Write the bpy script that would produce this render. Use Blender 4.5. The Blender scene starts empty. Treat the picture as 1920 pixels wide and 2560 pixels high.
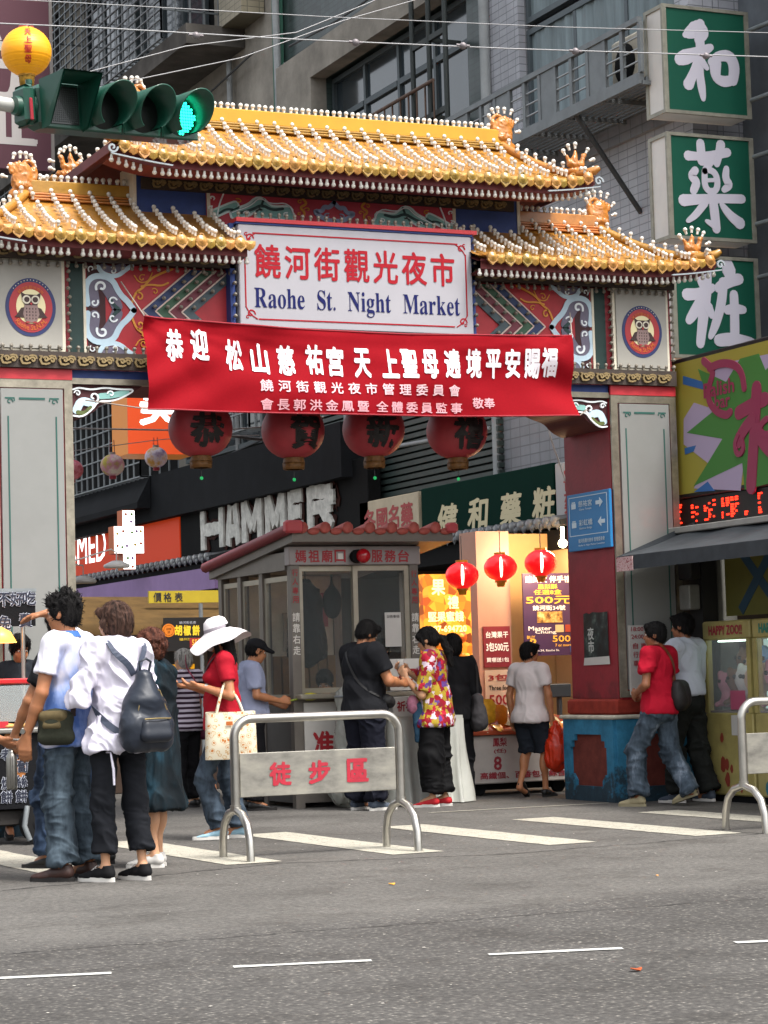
import bpy, math, random
import numpy as np
from mathutils import Matrix, Vector
R=math.radians; PI=math.pi
SC=bpy.context.scene; COL=SC.collection
random.seed(7); RNG=np.random.RandomState(5)

# ---------------------------------------------------------------- camera (world: x = along the gate, y = into the street)
YAW,FPX,HC,ROLL=R(24.2),5750.,1.22,0.029
PIT=math.atan(410/5750.)
cd=bpy.data.cameras.new('camera'); cd.sensor_fit='HORIZONTAL'; cd.sensor_width=36; cd.lens=36*FPX/1920; cd.clip_end=400; cd.clip_start=.3
cam=bpy.data.objects.new('camera',cd); COL.objects.link(cam); SC.camera=cam
fwd=Vector((math.sin(YAW)*math.cos(PIT),math.cos(YAW)*math.cos(PIT),math.sin(PIT)))
r0=Vector((math.cos(YAW),-math.sin(YAW),0)); up0=r0.cross(fwd)
RT=math.cos(ROLL)*r0-math.sin(ROLL)*up0; UP=RT.cross(fwd)
m=Matrix((RT,UP,-fwd)).transposed().to_4x4(); m.translation=(0,0,HC); cam.matrix_world=m

# ---------------------------------------------------------------- light
w=bpy.data.worlds.new('World'); SC.world=w; w.use_nodes=True
nt=w.node_tree; bg=nt.nodes['Background']; sky=nt.nodes.new('ShaderNodeTexSky')
sky.sky_type='NISHITA'; sky.sun_disc=False; SUN_EL,SUN_AZ=R(60),R(158)
sky.sun_elevation=SUN_EL; sky.sun_rotation=SUN_AZ; sky.dust_density=5; sky.air_density=1.2; sky.ozone_density=.6
hs=nt.nodes.new('ShaderNodeHueSaturation'); hs.inputs['Saturation'].default_value=.3
nt.links.new(sky.outputs[0],hs.inputs['Color']); nt.links.new(hs.outputs[0],bg.inputs[0]); bg.inputs[1].default_value=.15
sd=bpy.data.lights.new('sun','SUN'); sd.energy=1.6; sd.angle=R(11); sd.color=(1,.96,.9)
so=bpy.data.objects.new('sun',sd); COL.objects.link(so)
sv=Vector((math.sin(SUN_AZ)*math.cos(SUN_EL),math.cos(SUN_AZ)*math.cos(SUN_EL),math.sin(SUN_EL)))
so.rotation_euler=sv.to_track_quat('Z','Y').to_euler()
SC.view_settings.view_transform='Standard'; SC.view_settings.look='None'; SC.view_settings.gamma=1
SC.view_settings.exposure=1.2; SC.view_settings.use_curve_mapping=False
SC.render.engine='CYCLES'; SC.cycles.max_bounces=6; SC.cycles.use_denoising=True

# ---------------------------------------------------------------- measuring: a point of the street on a known plane
PXS=1.15732
def ray(px,py): return fwd+RT*((px*PXS-960)/FPX)+UP*((1280-py*PXS)/FPX)
def at_x(px,py,x): d=ray(px,py); t=x/d.x; return Vector((x,d.y*t,HC+d.z*t))
def at_y(px,py,y): d=ray(px,py); t=y/d.y; return Vector((d.x*t,y,HC+d.z*t))
def at_z(px,py,z=0): d=ray(px,py); t=(z-HC)/d.z; return Vector((d.x*t,d.y*t,z))

# ---------------------------------------------------------------- materials
def lin(h):
    h=h.lstrip('#'); v=[int(h[i:i+2],16)/255 for i in (0,2,4)]
    return tuple((c/12.92 if c<=.04045 else ((c+.055)/1.055)**2.4) for c in v)
MC={}
def mat(name,col,rough=.6,metal=0,ns=0,na=0,bs=0,ba=0,emit=None,es=0,alpha=1,trans=0,coat=0,spec=.5,nstretch=None,sub=0):
    """col hex or linear tuple; ns/na: noise scale/amount on colour; bs/ba: bump scale/strength"""
    if name in MC: return MC[name]
    if isinstance(col,str): col=lin(col)
    M=bpy.data.materials.new(name); M.use_nodes=True; n=M.node_tree.nodes; l=M.node_tree.links; p=n['Principled BSDF']
    p.inputs['Base Color'].default_value=(*col,1); p.inputs['Roughness'].default_value=rough; p.inputs['Metallic'].default_value=metal
    p.inputs['Specular IOR Level'].default_value=spec; p.inputs['Coat Weight'].default_value=coat
    p.inputs['Alpha'].default_value=alpha; p.inputs['Transmission Weight'].default_value=trans
    if sub: p.inputs['Subsurface Weight'].default_value=sub; p.inputs['Subsurface Radius'].default_value=(.01,.004,.002)
    if emit is not None:
        if isinstance(emit,str): emit=lin(emit)
        p.inputs['Emission Color'].default_value=(*emit,1); p.inputs['Emission Strength'].default_value=es
    if ns or bs:
        tc=n.new('ShaderNodeTexCoord'); mp=n.new('ShaderNodeMapping'); l.new(tc.outputs['Object'],mp.inputs[0])
        if nstretch: mp.inputs['Scale'].default_value=nstretch
    if ns:
        t=n.new('ShaderNodeTexNoise'); t.inputs['Scale'].default_value=ns; t.inputs['Detail'].default_value=6; t.inputs['Roughness'].default_value=.65
        l.new(mp.outputs[0],t.inputs['Vector'])
        r=n.new('ShaderNodeMapRange'); r.inputs[1].default_value=.3; r.inputs[2].default_value=.7; r.inputs[3].default_value=1-na; r.inputs[4].default_value=1+na*.6
        l.new(t.outputs[0],r.inputs[0])
        h=n.new('ShaderNodeHueSaturation'); h.inputs['Color'].default_value=(*col,1); l.new(r.outputs[0],h.inputs['Value']); l.new(h.outputs[0],p.inputs['Base Color'])
    if bs:
        t=n.new('ShaderNodeTexNoise'); t.inputs['Scale'].default_value=bs; t.inputs['Detail'].default_value=4; l.new(mp.outputs[0],t.inputs['Vector'])
        b=n.new('ShaderNodeBump'); b.inputs['Strength'].default_value=ba; b.inputs['Distance'].default_value=.01
        l.new(t.outputs[0],b.inputs['Height']); l.new(b.outputs[0],p.inputs['Normal'])
    MC[name]=M; return M
def objrand(M,lo=.78,hi=1.12,hue=.02):
    """each piece its own slight shade"""
    n,l,p=nodes(M); src=p.inputs['Base Color'].links[0].from_socket if p.inputs['Base Color'].links else None
    h=n.new('ShaderNodeHueSaturation'); oi=n.new('ShaderNodeObjectInfo'); r=n.new('ShaderNodeMapRange'); r.inputs[3].default_value=lo; r.inputs[4].default_value=hi; l.new(oi.outputs['Random'],r.inputs[0]); l.new(r.outputs[0],h.inputs['Value'])
    r2=n.new('ShaderNodeMapRange'); r2.inputs[3].default_value=.5+hue; r2.inputs[4].default_value=.5-hue; l.new(oi.outputs['Random'],r2.inputs[0]); l.new(r2.outputs[0],h.inputs['Hue'])
    if src: l.new(src,h.inputs['Color'])
    else: h.inputs['Color'].default_value=p.inputs['Base Color'].default_value
    l.new(h.outputs[0],p.inputs['Base Color']); return M
def grime(M,z0,z1,col='#2a2622',amt=.8,scale=7):
    """splashed dirt and flaked paint, denser low down where it collects, with its own ragged shape"""
    n,l,p=nodes(M); src=p.inputs['Base Color'].links[0].from_socket
    tc=n.new('ShaderNodeTexCoord'); s=n.new('ShaderNodeSeparateXYZ'); l.new(tc.outputs['Object'],s.inputs[0]); r=n.new('ShaderNodeMapRange'); r.inputs[1].default_value=z0; r.inputs[2].default_value=z1; r.inputs[3].default_value=.30; r.inputs[4].default_value=-.12; l.new(s.outputs[2],r.inputs[0])
    t=n.new('ShaderNodeTexNoise'); t.inputs['Scale'].default_value=scale; t.inputs['Detail'].default_value=9; t.inputs['Roughness'].default_value=.7; l.new(tc.outputs['Object'],t.inputs['Vector'])
    a=n.new('ShaderNodeMath'); a.operation='ADD'; l.new(r.outputs[0],a.inputs[0]); l.new(t.outputs[0],a.inputs[1]); m2=n.new('ShaderNodeMapRange'); m2.inputs[1].default_value=.54; m2.inputs[2].default_value=.66; m2.inputs[4].default_value=amt; l.new(a.outputs[0],m2.inputs[0])
    mx=n.new('ShaderNodeMix'); mx.data_type='RGBA'; l.new(m2.outputs[0],mx.inputs[0]); l.new(src,mx.inputs[6]); mx.inputs[7].default_value=(*lin(col),1); l.new(mx.outputs[2],p.inputs['Base Color']); return M
def nodes(M): return M.node_tree.nodes,M.node_tree.links,M.node_tree.nodes['Principled BSDF']
def rampmat(name,tex,scale,stops,rough=.7,stretch=(1,1,1),interp='LINEAR',bump=0,feature=None,rot=(0,0,0),warp=0,**kw):
    """a procedural texture through a colour ramp"""
    if name in MC: return MC[name]
    M=mat(name,(.5,.5,.5),rough,**kw); n,l,p=nodes(M)
    tc=n.new('ShaderNodeTexCoord'); mp=n.new('ShaderNodeMapping'); mp.inputs['Scale'].default_value=stretch; mp.inputs['Rotation'].default_value=rot; l.new(tc.outputs['Object'],mp.inputs[0])
    t=n.new({'noise':'ShaderNodeTexNoise','voronoi':'ShaderNodeTexVoronoi','wave':'ShaderNodeTexWave'}[tex]); t.inputs['Scale'].default_value=scale
    l.new(mp.outputs[0],t.inputs['Vector'])
    if tex=='noise': t.inputs['Detail'].default_value=5; t.inputs['Roughness'].default_value=.6
    if tex=='voronoi' and warp:
        wn=n.new('ShaderNodeTexNoise'); wn.inputs['Scale'].default_value=scale*1.6; l.new(mp.outputs[0],wn.inputs['Vector']); wm=n.new('ShaderNodeVectorMath'); wm.operation='MULTIPLY_ADD'; wm.inputs[1].default_value=(warp/scale,)*3; l.new(wn.outputs['Color'],wm.inputs[0]); l.new(mp.outputs[0],wm.inputs[2]); l.new(wm.outputs[0],t.inputs['Vector'])
    if tex=='wave': t.inputs['Distortion'].default_value=.6; t.bands_direction=feature or 'Z'
    out=t.outputs[1] if tex=='noise' and 0 else t.outputs[0]
    if tex=='voronoi' and feature=='color':
        s=n.new('ShaderNodeSeparateColor'); l.new(t.outputs['Color'],s.inputs[0]); out=s.outputs[0]
    r=n.new('ShaderNodeValToRGB'); r.color_ramp.interpolation=interp; l.new(out,r.inputs[0])
    e=r.color_ramp.elements
    while len(e)<len(stops): e.new(.5)
    for k,(ps,c) in enumerate(stops):
        e[k].position=ps; e[k].color=(*(lin(c) if isinstance(c,str) else c),1)
    l.new(r.outputs[0],p.inputs['Base Color'])
    if bump:
        b=n.new('ShaderNodeBump'); b.inputs['Strength'].default_value=bump; b.inputs['Distance'].default_value=.01; l.new(out,b.inputs['Height']); l.new(b.outputs[0],p.inputs['Normal'])
    return M

# ---------------------------------------------------------------- objects
ORG={}
def thing(name,label,cat,loc=(0,0,0),rz=0,group=None,world=True):
    o=bpy.data.objects.new(name,None); COL.objects.link(o); o.location=loc; o.rotation_euler=(0,0,rz); o.empty_display_size=.1
    o['label']=label; o['category']=cat
    if group: o['group']=group
    if world: ORG[o.name]=Vector(loc)
    return o
def tag(o,label,cat,group=None,kind=None):
    o['label']=label; o['category']=cat
    if group: o['group']=group
    if kind: o['kind']=kind
    return o
def link(name,me,parent=None,loc=None,rot=None,scale=None,kind=None):
    o=bpy.data.objects.new(name,me); COL.objects.link(o)
    if parent:
        o.parent=parent
        if parent.name in ORG: o.matrix_parent_inverse=Matrix.Translation(-ORG[parent.name])
    if loc is not None: o.location=loc
    if rot is not None: o.rotation_euler=rot
    if scale is not None: o.scale=scale if hasattr(scale,'__len__') else (scale,)*3
    if kind: o['kind']=kind
    return o
class MB:
    def __init__(s): s.v=[];s.f=[];s.sm=[]
    def add(s,vs,fs,smooth=False):
        b=len(s.v); s.v+= [tuple(q) for q in vs]; s.f+=[tuple(i+b for i in q) for q in fs]; s.sm+=[smooth]*len(fs); return s
    def box(s,x0,x1,y0,y1,z0,z1):
        return s.add([(x0,y0,z0),(x1,y0,z0),(x1,y1,z0),(x0,y1,z0),(x0,y0,z1),(x1,y0,z1),(x1,y1,z1),(x0,y1,z1)],
            [(0,3,2,1),(4,5,6,7),(0,1,5,4),(1,2,6,5),(2,3,7,6),(3,0,4,7)])
    def bbox(s,x0,x1,y0,y1,z0,z1,b=.01):
        """box with chamfered vertical and horizontal edges"""
        b=min(b,(x1-x0)/2.01,(y1-y0)/2.01,(z1-z0)/2.01); V=[];F=[]
        for z,i in ((z0,b),(z0+b,0),(z1-b,0),(z1,b)):
            a,c,d,e=x0+i,x1-i,y0+i,y1-i
            V+=[(a+b,d,z),(c-b,d,z),(c,d+b,z),(c,e-b,z),(c-b,e,z),(a+b,e,z),(a,e-b,z),(a,d+b,z)]
        F.append(tuple(range(7,-1,-1))); F.append(tuple(range(24,32)))
        for k in range(3):
            for j in range(8): F.append((k*8+j,k*8+(j+1)%8,k*8+8+(j+1)%8,k*8+8+j))
        return s.add(V,F)
    def quad(s,a,b,c,d): return s.add([a,b,c,d],[(0,1,2,3)])
    def cyl(s,p,q,r,r2=None,n=12,caps=True,smooth=True):
        p=Vector(p);q=Vector(q); r2=r if r2 is None else r2; d=(q-p).normalized()
        a=d.orthogonal().normalized(); b=d.cross(a); V=[]
        for c,rr in ((p,r),(q,r2)):
            for k in range(n):
                t=2*PI*k/n; V.append(c+(a*math.cos(t)+b*math.sin(t))*rr)
        s.add(V,[(k,(k+1)%n,n+(k+1)%n,n+k) for k in range(n)],smooth)
        if caps: s.add(V[:n],[tuple(range(n-1,-1,-1))]); s.add(V[n:],[tuple(range(n))])
        return s
    def tube(s,pts,r,n=8,closed=False):
        pts=[Vector(p) for p in pts]; m=len(pts); rs=r if hasattr(r,'__len__') else [r]*m; V=[]; prev=None
        for i,p in enumerate(pts):
            d=(pts[min(i+1,m-1)]-pts[max(i-1,0)])
            if closed: d=pts[(i+1)%m]-pts[i-1]
            d.normalize()
            if prev is None: a=d.orthogonal().normalized()
            else:
                a=prev-d*prev.dot(d)
                a=a.normalized() if a.length>1e-6 else d.orthogonal().normalized()
            prev=a; b=d.cross(a)
            for k in range(n):
                t=2*PI*k/n; V.append(p+(a*math.cos(t)+b*math.sin(t))*rs[i])
        F=[(i*n+k,i*n+(k+1)%n,(i+1)*n+(k+1)%n,(i+1)*n+k) for i in range(m-1) for k in range(n)]
        if closed: F+=[((m-1)*n+k,(m-1)*n+(k+1)%n,(k+1)%n,k) for k in range(n)]
        s.add(V,F,True)
        if not closed: s.add(V[:n],[tuple(range(n-1,-1,-1))]); s.add(V[-n:],[tuple(range(n))])
        return s
    def lathe(s,prof,c=(0,0,0),n=16,axis='z',smooth=True,sq=(1,1),fn=None):
        V=[];m=len(prof)
        for r,h in prof:
            for k in range(n):
                t=2*PI*k/n; rr=r*(fn(t,h) if fn else 1); a,b=rr*math.cos(t)*sq[0],rr*math.sin(t)*sq[1]
                p={'z':(a,b,h),'y':(a,h,b),'x':(h,a,b)}[axis]; V.append((p[0]+c[0],p[1]+c[1],p[2]+c[2]))
        F=[(i*n+k,i*n+(k+1)%n,(i+1)*n+(k+1)%n,(i+1)*n+k) for i in range(m-1) for k in range(n)]
        if axis=='y': F=[q[::-1] for q in F]
        return s.add(V,F,smooth)
    def sph(s,c,r,u=12,v=8,sc=(1,1,1)):
        return s.lathe([(r*math.sin(PI*i/v),-r*math.cos(PI*i/v)*sc[2]) for i in range(v+1)],c,u,sq=(sc[0],sc[1]))
    def prism(s,poly,d0,d1,ax='y'):
        """2-D outline (a,z) or (a,b) extruded between d0 and d1 along ax"""
        P=lambda a,b,d:{'y':(a,d,b),'x':(d,a,b),'z':(a,b,d)}[ax]; n=len(poly)
        V=[P(a,b,d0) for a,b in poly]+[P(a,b,d1) for a,b in poly]
        return s.add(V,[tuple(range(n)),tuple(range(2*n-1,n-1,-1))]+[((k+1)%n,k,n+k,n+(k+1)%n) for k in range(n)])
    def stroke(s,pts,w,P,d0,d1,cap=True):
        """a ribbon of varying width along 2-D points; P(a,b,d) places it; raised from d0 to d1"""
        m=len(pts); ws=list(w) if hasattr(w,'__len__') else [w]*m; L=[];Rr=[]
        for i,(x,y) in enumerate(pts):
            x0,y0=pts[max(i-1,0)]; x1,y1=pts[min(i+1,m-1)]; dx,dy=x1-x0,y1-y0; q=math.hypot(dx,dy) or 1; nx,ny=-dy/q,dx/q
            L.append((x+nx*ws[i]/2,y+ny*ws[i]/2)); Rr.append((x-nx*ws[i]/2,y-ny*ws[i]/2))
        out=list(L)
        if cap:
            x,y=pts[-1]; a=math.atan2(L[-1][1]-y,L[-1][0]-x); out+=[(x+ws[-1]/2*math.cos(a-PI*k/5),y+ws[-1]/2*math.sin(a-PI*k/5)) for k in range(1,5)]
        e=len(out); out+=Rr[::-1]
        if cap:
            x,y=pts[0]; a=math.atan2(Rr[0][1]-y,Rr[0][0]-x); out+=[(x+ws[0]/2*math.cos(a-PI*k/5),y+ws[0]/2*math.sin(a-PI*k/5)) for k in range(1,5)]
        n=len(out); V=[P(a,b,d1) for a,b in out]+[P(a,b,d0) for a,b in out]
        F=[(i,i+1,e+m-2-i,e+m-1-i) for i in range(m-1)]
        if cap: F+=[tuple(range(m-1,e+1)),tuple(list(range(e+m-1,n))+[0])]
        F+=[(k,n+k,n+(k+1)%n,(k+1)%n) for k in range(n)]
        return s.add(V,F)
    def mesh(s,name,m):
        me=bpy.data.meshes.new(name); me.from_pydata(s.v,[],s.f)
        if m: me.materials.append(m)
        me.polygons.foreach_set('use_smooth',s.sm); return me
    def build(s,name,m,parent=None,kind=None,**k): return link(name,s.mesh(name,m),parent,kind=kind,**k)
def struct(o): o['kind']='structure'; return o
def spiral(cx,cy,r0,r1,a0,a1,n=12): return [(cx+(r0+(r1-r0)*k/n)*math.cos(a0+(a1-a0)*k/n),cy+(r0+(r1-r0)*k/n)*math.sin(a0+(a1-a0)*k/n)) for k in range(n+1)]
def smooth2(pts,it=2):
    for _ in range(it):
        q=[pts[0]]
        for a,b in zip(pts,pts[1:]):
            q+= [tuple(.75*x+.25*y for x,y in zip(a,b)),tuple(.25*x+.75*y for x,y in zip(a,b))]
        pts=q+[pts[-1]]
    return pts
FY=lambda y:(lambda a,b,d:(a,y-d,b))     # on a face looking at -y, raised by d
FX=lambda x:(lambda a,b,d:(x-d,a,b))     # on a face looking at -x

# ---------------------------------------------------------------- lettering
TC={}
def glyphs(s,bold=0,shear=0,gap=1,res=2):
    key=(s,bold,shear,gap,res)
    if key in TC: return TC[key]
    c=bpy.data.curves.new('t','FONT'); c.body=s; c.size=1; c.shear=shear; c.space_character=gap; c.resolution_u=res
    o=bpy.data.objects.new('t',c); me=bpy.data.meshes.new_from_object(o)
    n=len(me.vertices); v=np.zeros(n*3); me.vertices.foreach_get('co',v); v=v.reshape(-1,3)
    f=[tuple(p.vertices) for p in me.polygons]
    bpy.data.objects.remove(o); bpy.data.curves.remove(c); bpy.data.meshes.remove(me)
    V=[];F=[]
    offs=[(0,0)] if not bold else [(bold*math.cos(a),bold*math.sin(a)) for a in (.5,2.1,3.6,5.2)]
    for k,(a,b) in enumerate(offs):
        q=v.copy(); q[:,0]+=a; q[:,1]+=b; q[:,2]=k; V.append(q); F+=[tuple(i+k*n for i in t) for t in f]
    V=np.concatenate(V); TC[key]=(V,F); return TC[key]
def text(s,cx,cz,wd,ht,plane,m,parent=None,bold=0,shear=0,gap=1,raise_=.004,rot=0,name='lettering',res=2,warp=None,each=False):
    """lettering filling a wd x ht box centred at (cx,cz) of a face; plane(a,b,d) -> point"""
    if each:   # one object per character, spread over the width
        x=[];tot=0
        for ch in s:
            if ch==' ': x.append(None); tot+=.32; continue
            a=glyphs(ch,bold,shear,1,res)[0]; cj=ord(ch)>0x2e80 and ord(ch)<0xffff
            lo,hi=(0,1) if cj else (a[:,0].min()-.03,a[:,0].max()+.03)
            if ch=='　': x.append(None); tot+=.5; continue
            x.append((tot,lo,hi)); tot+=hi-lo+(.12 if cj else 0)*gap
        al=np.concatenate([glyphs(ch,bold,shear,1,res)[0] for ch in s if ch not in ' 　']); y0,y1=al[:,1].min(),al[:,1].max(); sy=ht/(y1-y0); sx=wd/tot
        for ch,t in zip(s,x):
            if t is None: continue
            V,F=glyphs(ch,bold,shear,1,res); out=[]
            for a,b,d in V:
                a=cx-wd/2+(t[0]+a-t[1])*sx; b=cz+(b-(y0+y1)/2)*sy
                if warp: a,b=warp(a,b)
                out.append(plane(a,b,raise_+d*.0004))
            MB().add(out,F).build('letter',m,parent)
        return
    V,F=glyphs(s,bold,shear,gap,res); q=V.copy()
    if not len(q): return None
    x0,x1,y0,y1=q[:,0].min(),q[:,0].max(),q[:,1].min(),q[:,1].max()
    sx=wd/max(x1-x0,1e-6); sy=ht/max(y1-y0,1e-6)
    if ht==0: sy=sx
    if wd==0: sx=sy
    q[:,0]=(q[:,0]-(x0+x1)/2)*sx; q[:,1]=(q[:,1]-(y0+y1)/2)*sy
    if rot: c,si=math.cos(rot),math.sin(rot); q[:,0],q[:,1]=q[:,0]*c-q[:,1]*si,q[:,0]*si+q[:,1]*c
    out=[]
    for a,b,d in q:
        a+=cx;b+=cz
        if warp: a,b=warp(a,b)
        out.append(plane(a,b,raise_+d*.0004))
    o=MB().add(out,F).build(name,m,parent,kind='stuff'); return o
def FXT(x):   # text on a face looking at -x reads towards -y
    return lambda a,b,d:(x-d,-a,b)

# ---------------------------------------------------------------- shapes from smooth unions of capsules and ellipsoids
def surf(prims,vox,k=.02,cuts=(),pad=.03):
    """prims: ('c',a,b,ra,rb[,cut]) ('e',c,(rx,ry,rz)[,rot]) ('-',c,(rx,ry,rz)[,rot]); returns verts, quads"""
    lo=np.array([1e9]*3); hi=-lo
    for p in prims:
        if p[0]=='c':
            r=max(p[3],p[4])
            for q in (p[1],p[2]): lo=np.minimum(lo,np.array(q)-r); hi=np.maximum(hi,np.array(q)+r)
        elif p[0]=='e': r=max(p[2]); lo=np.minimum(lo,np.array(p[1])-r); hi=np.maximum(hi,np.array(p[1])+r)
    lo-=pad; hi+=pad; n=np.ceil((hi-lo)/vox).astype(int)+1
    ax=[lo[i]+vox*np.arange(n[i]) for i in range(3)]
    f=np.full(n,.2,dtype=np.float32)
    for p in prims:
        if p[0]=='c':
            a,b=np.array(p[1],float),np.array(p[2],float); ra,rb=p[3],p[4]; r=max(ra,rb); l0=np.minimum(a,b)-r; h0=np.maximum(a,b)+r
        else: a=np.array(p[1],float); r=max(p[2]); l0=a-r; h0=a+r
        mg=k*1.2+.03; i0=np.maximum(((l0-mg-lo)/vox).astype(int),0); i1=np.minimum(((h0+mg-lo)/vox).astype(int)+2,n)
        if (i1<=i0).any(): continue
        X,Y,Z=np.meshgrid(*[ax[i][i0[i]:i1[i]].astype(np.float32) for i in range(3)],indexing='ij',sparse=True)
        if p[0]=='c':
            d=b-a; L=max(d@d,1e-9); px,py,pz=X-a[0],Y-a[1],Z-a[2]
            t=np.clip((px*d[0]+py*d[1]+pz*d[2])/L,0,1)
            g=np.sqrt((px-t*d[0])**2+(py-t*d[1])**2+(pz-t*d[2])**2)-(ra+(rb-ra)*t)
            if len(p)>5 and p[5]:
                e=d/math.sqrt(L); g=np.maximum(g,((px-d[0])*e[0]+(py-d[1])*e[1]+(pz-d[2])*e[2]))
        else:
            px,py,pz=X-a[0],Y-a[1],Z-a[2]
            if len(p)>3 and p[3] is not None:
                M=np.array(p[3]).T; px,py,pz=[M[i][0]*px+M[i][1]*py+M[i][2]*pz for i in range(3)]
            q=np.sqrt((px/p[2][0])**2+(py/p[2][1])**2+(pz/p[2][2])**2); g=(q-1)*min(p[2])
        sl=tuple(slice(i0[i],i1[i]) for i in range(3)); c=f[sl]
        if p[0]=='-': h=np.clip(.5-.5*(-g-c)/(k*.5),0,1); f[sl]=np.maximum(c,-g)
        else:
            h=np.clip(.5+.5*(g-c)/k,0,1); f[sl]=(g*(1-h)+c*h)-k*h*(1-h)
    X,Y,Z=np.meshgrid(*[q.astype(np.float32) for q in ax],indexing='ij',sparse=True)
    for pt,nn in cuts: f=np.maximum(f,(X-pt[0])*nn[0]+(Y-pt[1])*nn[1]+(Z-pt[2])*nn[2])
    f[0]=f[-1]=.1; f[:,0]=f[:,-1]=.1; f[:,:,0]=f[:,:,-1]=.1
    ins=f<0
    cell=[ins[a:n[0]-1+a,b:n[1]-1+b,c:n[2]-1+c] for a in (0,1) for b in (0,1) for c in (0,1)]
    sm=sum(q.astype(np.int8) for q in cell); I=np.argwhere((sm>0)&(sm<8))
    idx=-np.ones(n-1,dtype=np.int32); idx[tuple(I.T)]=np.arange(len(I))
    acc=np.zeros((len(I),3)); cnt=np.zeros(len(I))
    for d in range(3):
        o=[q for q in range(3) if q!=d]
        for s1 in (0,1):
            for s2 in (0,1):
                A=I.copy(); A[:,o[0]]+=s1; A[:,o[1]]+=s2; B=A.copy(); B[:,d]+=1
                fa=f[tuple(A.T)]; fb=f[tuple(B.T)]; mk=(fa<0)!=(fb<0)
                t=np.where(mk,fa/(fa-fb+1e-12),0); P=A.astype(float); P[:,d]+=t
                acc[mk]+=P[mk]; cnt[mk]+=1
    V=lo+vox*acc/np.maximum(cnt,1)[:,None]; Q=[]
    for d in range(3):
        o=[(d+1)%3,(d+2)%3]; sl0=[slice(1,n[i]-1) for i in range(3)]; sl0[d]=slice(0,n[d]-1); sl1=list(sl0); sl1[d]=slice(1,n[d])
        a=ins[tuple(sl0)]; b=ins[tuple(sl1)]
        for flip,mk in ((0,a&~b),(1,b&~a)):
            E=np.argwhere(mk); 
            if not len(E): continue
            for i in range(3):
                if i!=d: E[:,i]+=1
            c=[]
            for s1,s2 in ((0,0),(-1,0),(-1,-1),(0,-1)):
                T=E.copy(); T[:,o[0]]+=s1; T[:,o[1]]+=s2; c.append(idx[tuple(T.T)])
            q=np.stack(c,1); Q.append(q[:,::-1] if flip else q)
    return V,np.concatenate(Q)
LAT=RNG.rand(32,32,32)
def vnoise(P):
    i=np.floor(P).astype(int); f=P-i; f=f*f*(3-2*f); r=0
    for a in (0,1):
        for b in (0,1):
            for c in (0,1):
                w=(f[:,0] if a else 1-f[:,0])*(f[:,1] if b else 1-f[:,1])*(f[:,2] if c else 1-f[:,2]); r=r+w*LAT[(i[:,0]+a)%32,(i[:,1]+b)%32,(i[:,2]+c)%32]
    return r
def folds(V,Q,amp,wl,d,mask=None):
    """cloth folds: ridged, warped noise pushed along the surface normal"""
    n=np.zeros_like(V); q=np.cross(V[Q[:,2]]-V[Q[:,0]],V[Q[:,3]]-V[Q[:,1]])
    for k in range(4): np.add.at(n,Q[:,k],q)
    n/=np.linalg.norm(n,axis=1)[:,None]+1e-9
    sd=RNG.rand(3)*20; P=V*np.array(d)/wl+sd; P[:,2]+=.45*V[:,0]/wl; w=np.stack([vnoise(V/wl*.55+sd+7*k) for k in range(3)],1)*1.5-.75; P=P+w
    r=1-np.abs(2*vnoise(P)-1); r2=1-np.abs(2*vnoise(P*2.1+3)-1); lowf=vnoise(V/wl*.4+sd+3)
    h=amp*((r**2.2-.3)*(.4+1.2*lowf)+.35*(r2**2-.3))
    if mask is not None: h=h*mask(V)
    return V+n*h[:,None]
def surf_obj(name,prims,vox,m,parent=None,k=.02,relax=1,tf=None,wr=0,wl=.1,wdir=(1,1,1),mask=None,**kw):
    V,Q=surf(prims,vox,k,**kw)
    if relax:
        for _ in range(relax):
            A=np.zeros_like(V); c=np.zeros(len(V))
            for a,b in ((0,1),(1,2),(2,3),(3,0)):
                np.add.at(A,Q[:,a],V[Q[:,b]]); np.add.at(A,Q[:,b],V[Q[:,a]]); np.add.at(c,Q[:,a],1); np.add.at(c,Q[:,b],1)
            V=V*.5+.5*A/np.maximum(c,1)[:,None]
    if wr: V=folds(V,Q,wr*2.6,wl,wdir,mask)
    me=bpy.data.meshes.new(name); me.vertices.add(len(V)); me.vertices.foreach_set('co',V.astype(np.float32).ravel())
    me.loops.add(len(Q)*4); me.loops.foreach_set('vertex_index',Q.astype(np.int32).ravel())
    me.polygons.add(len(Q)); me.polygons.foreach_set('loop_start',np.arange(0,len(Q)*4,4,dtype=np.int32)); me.polygons.foreach_set('use_smooth',np.ones(len(Q),dtype=bool))
    me.update(calc_edges=True); me.materials.append(m)
    return link(name,me,parent)
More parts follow.
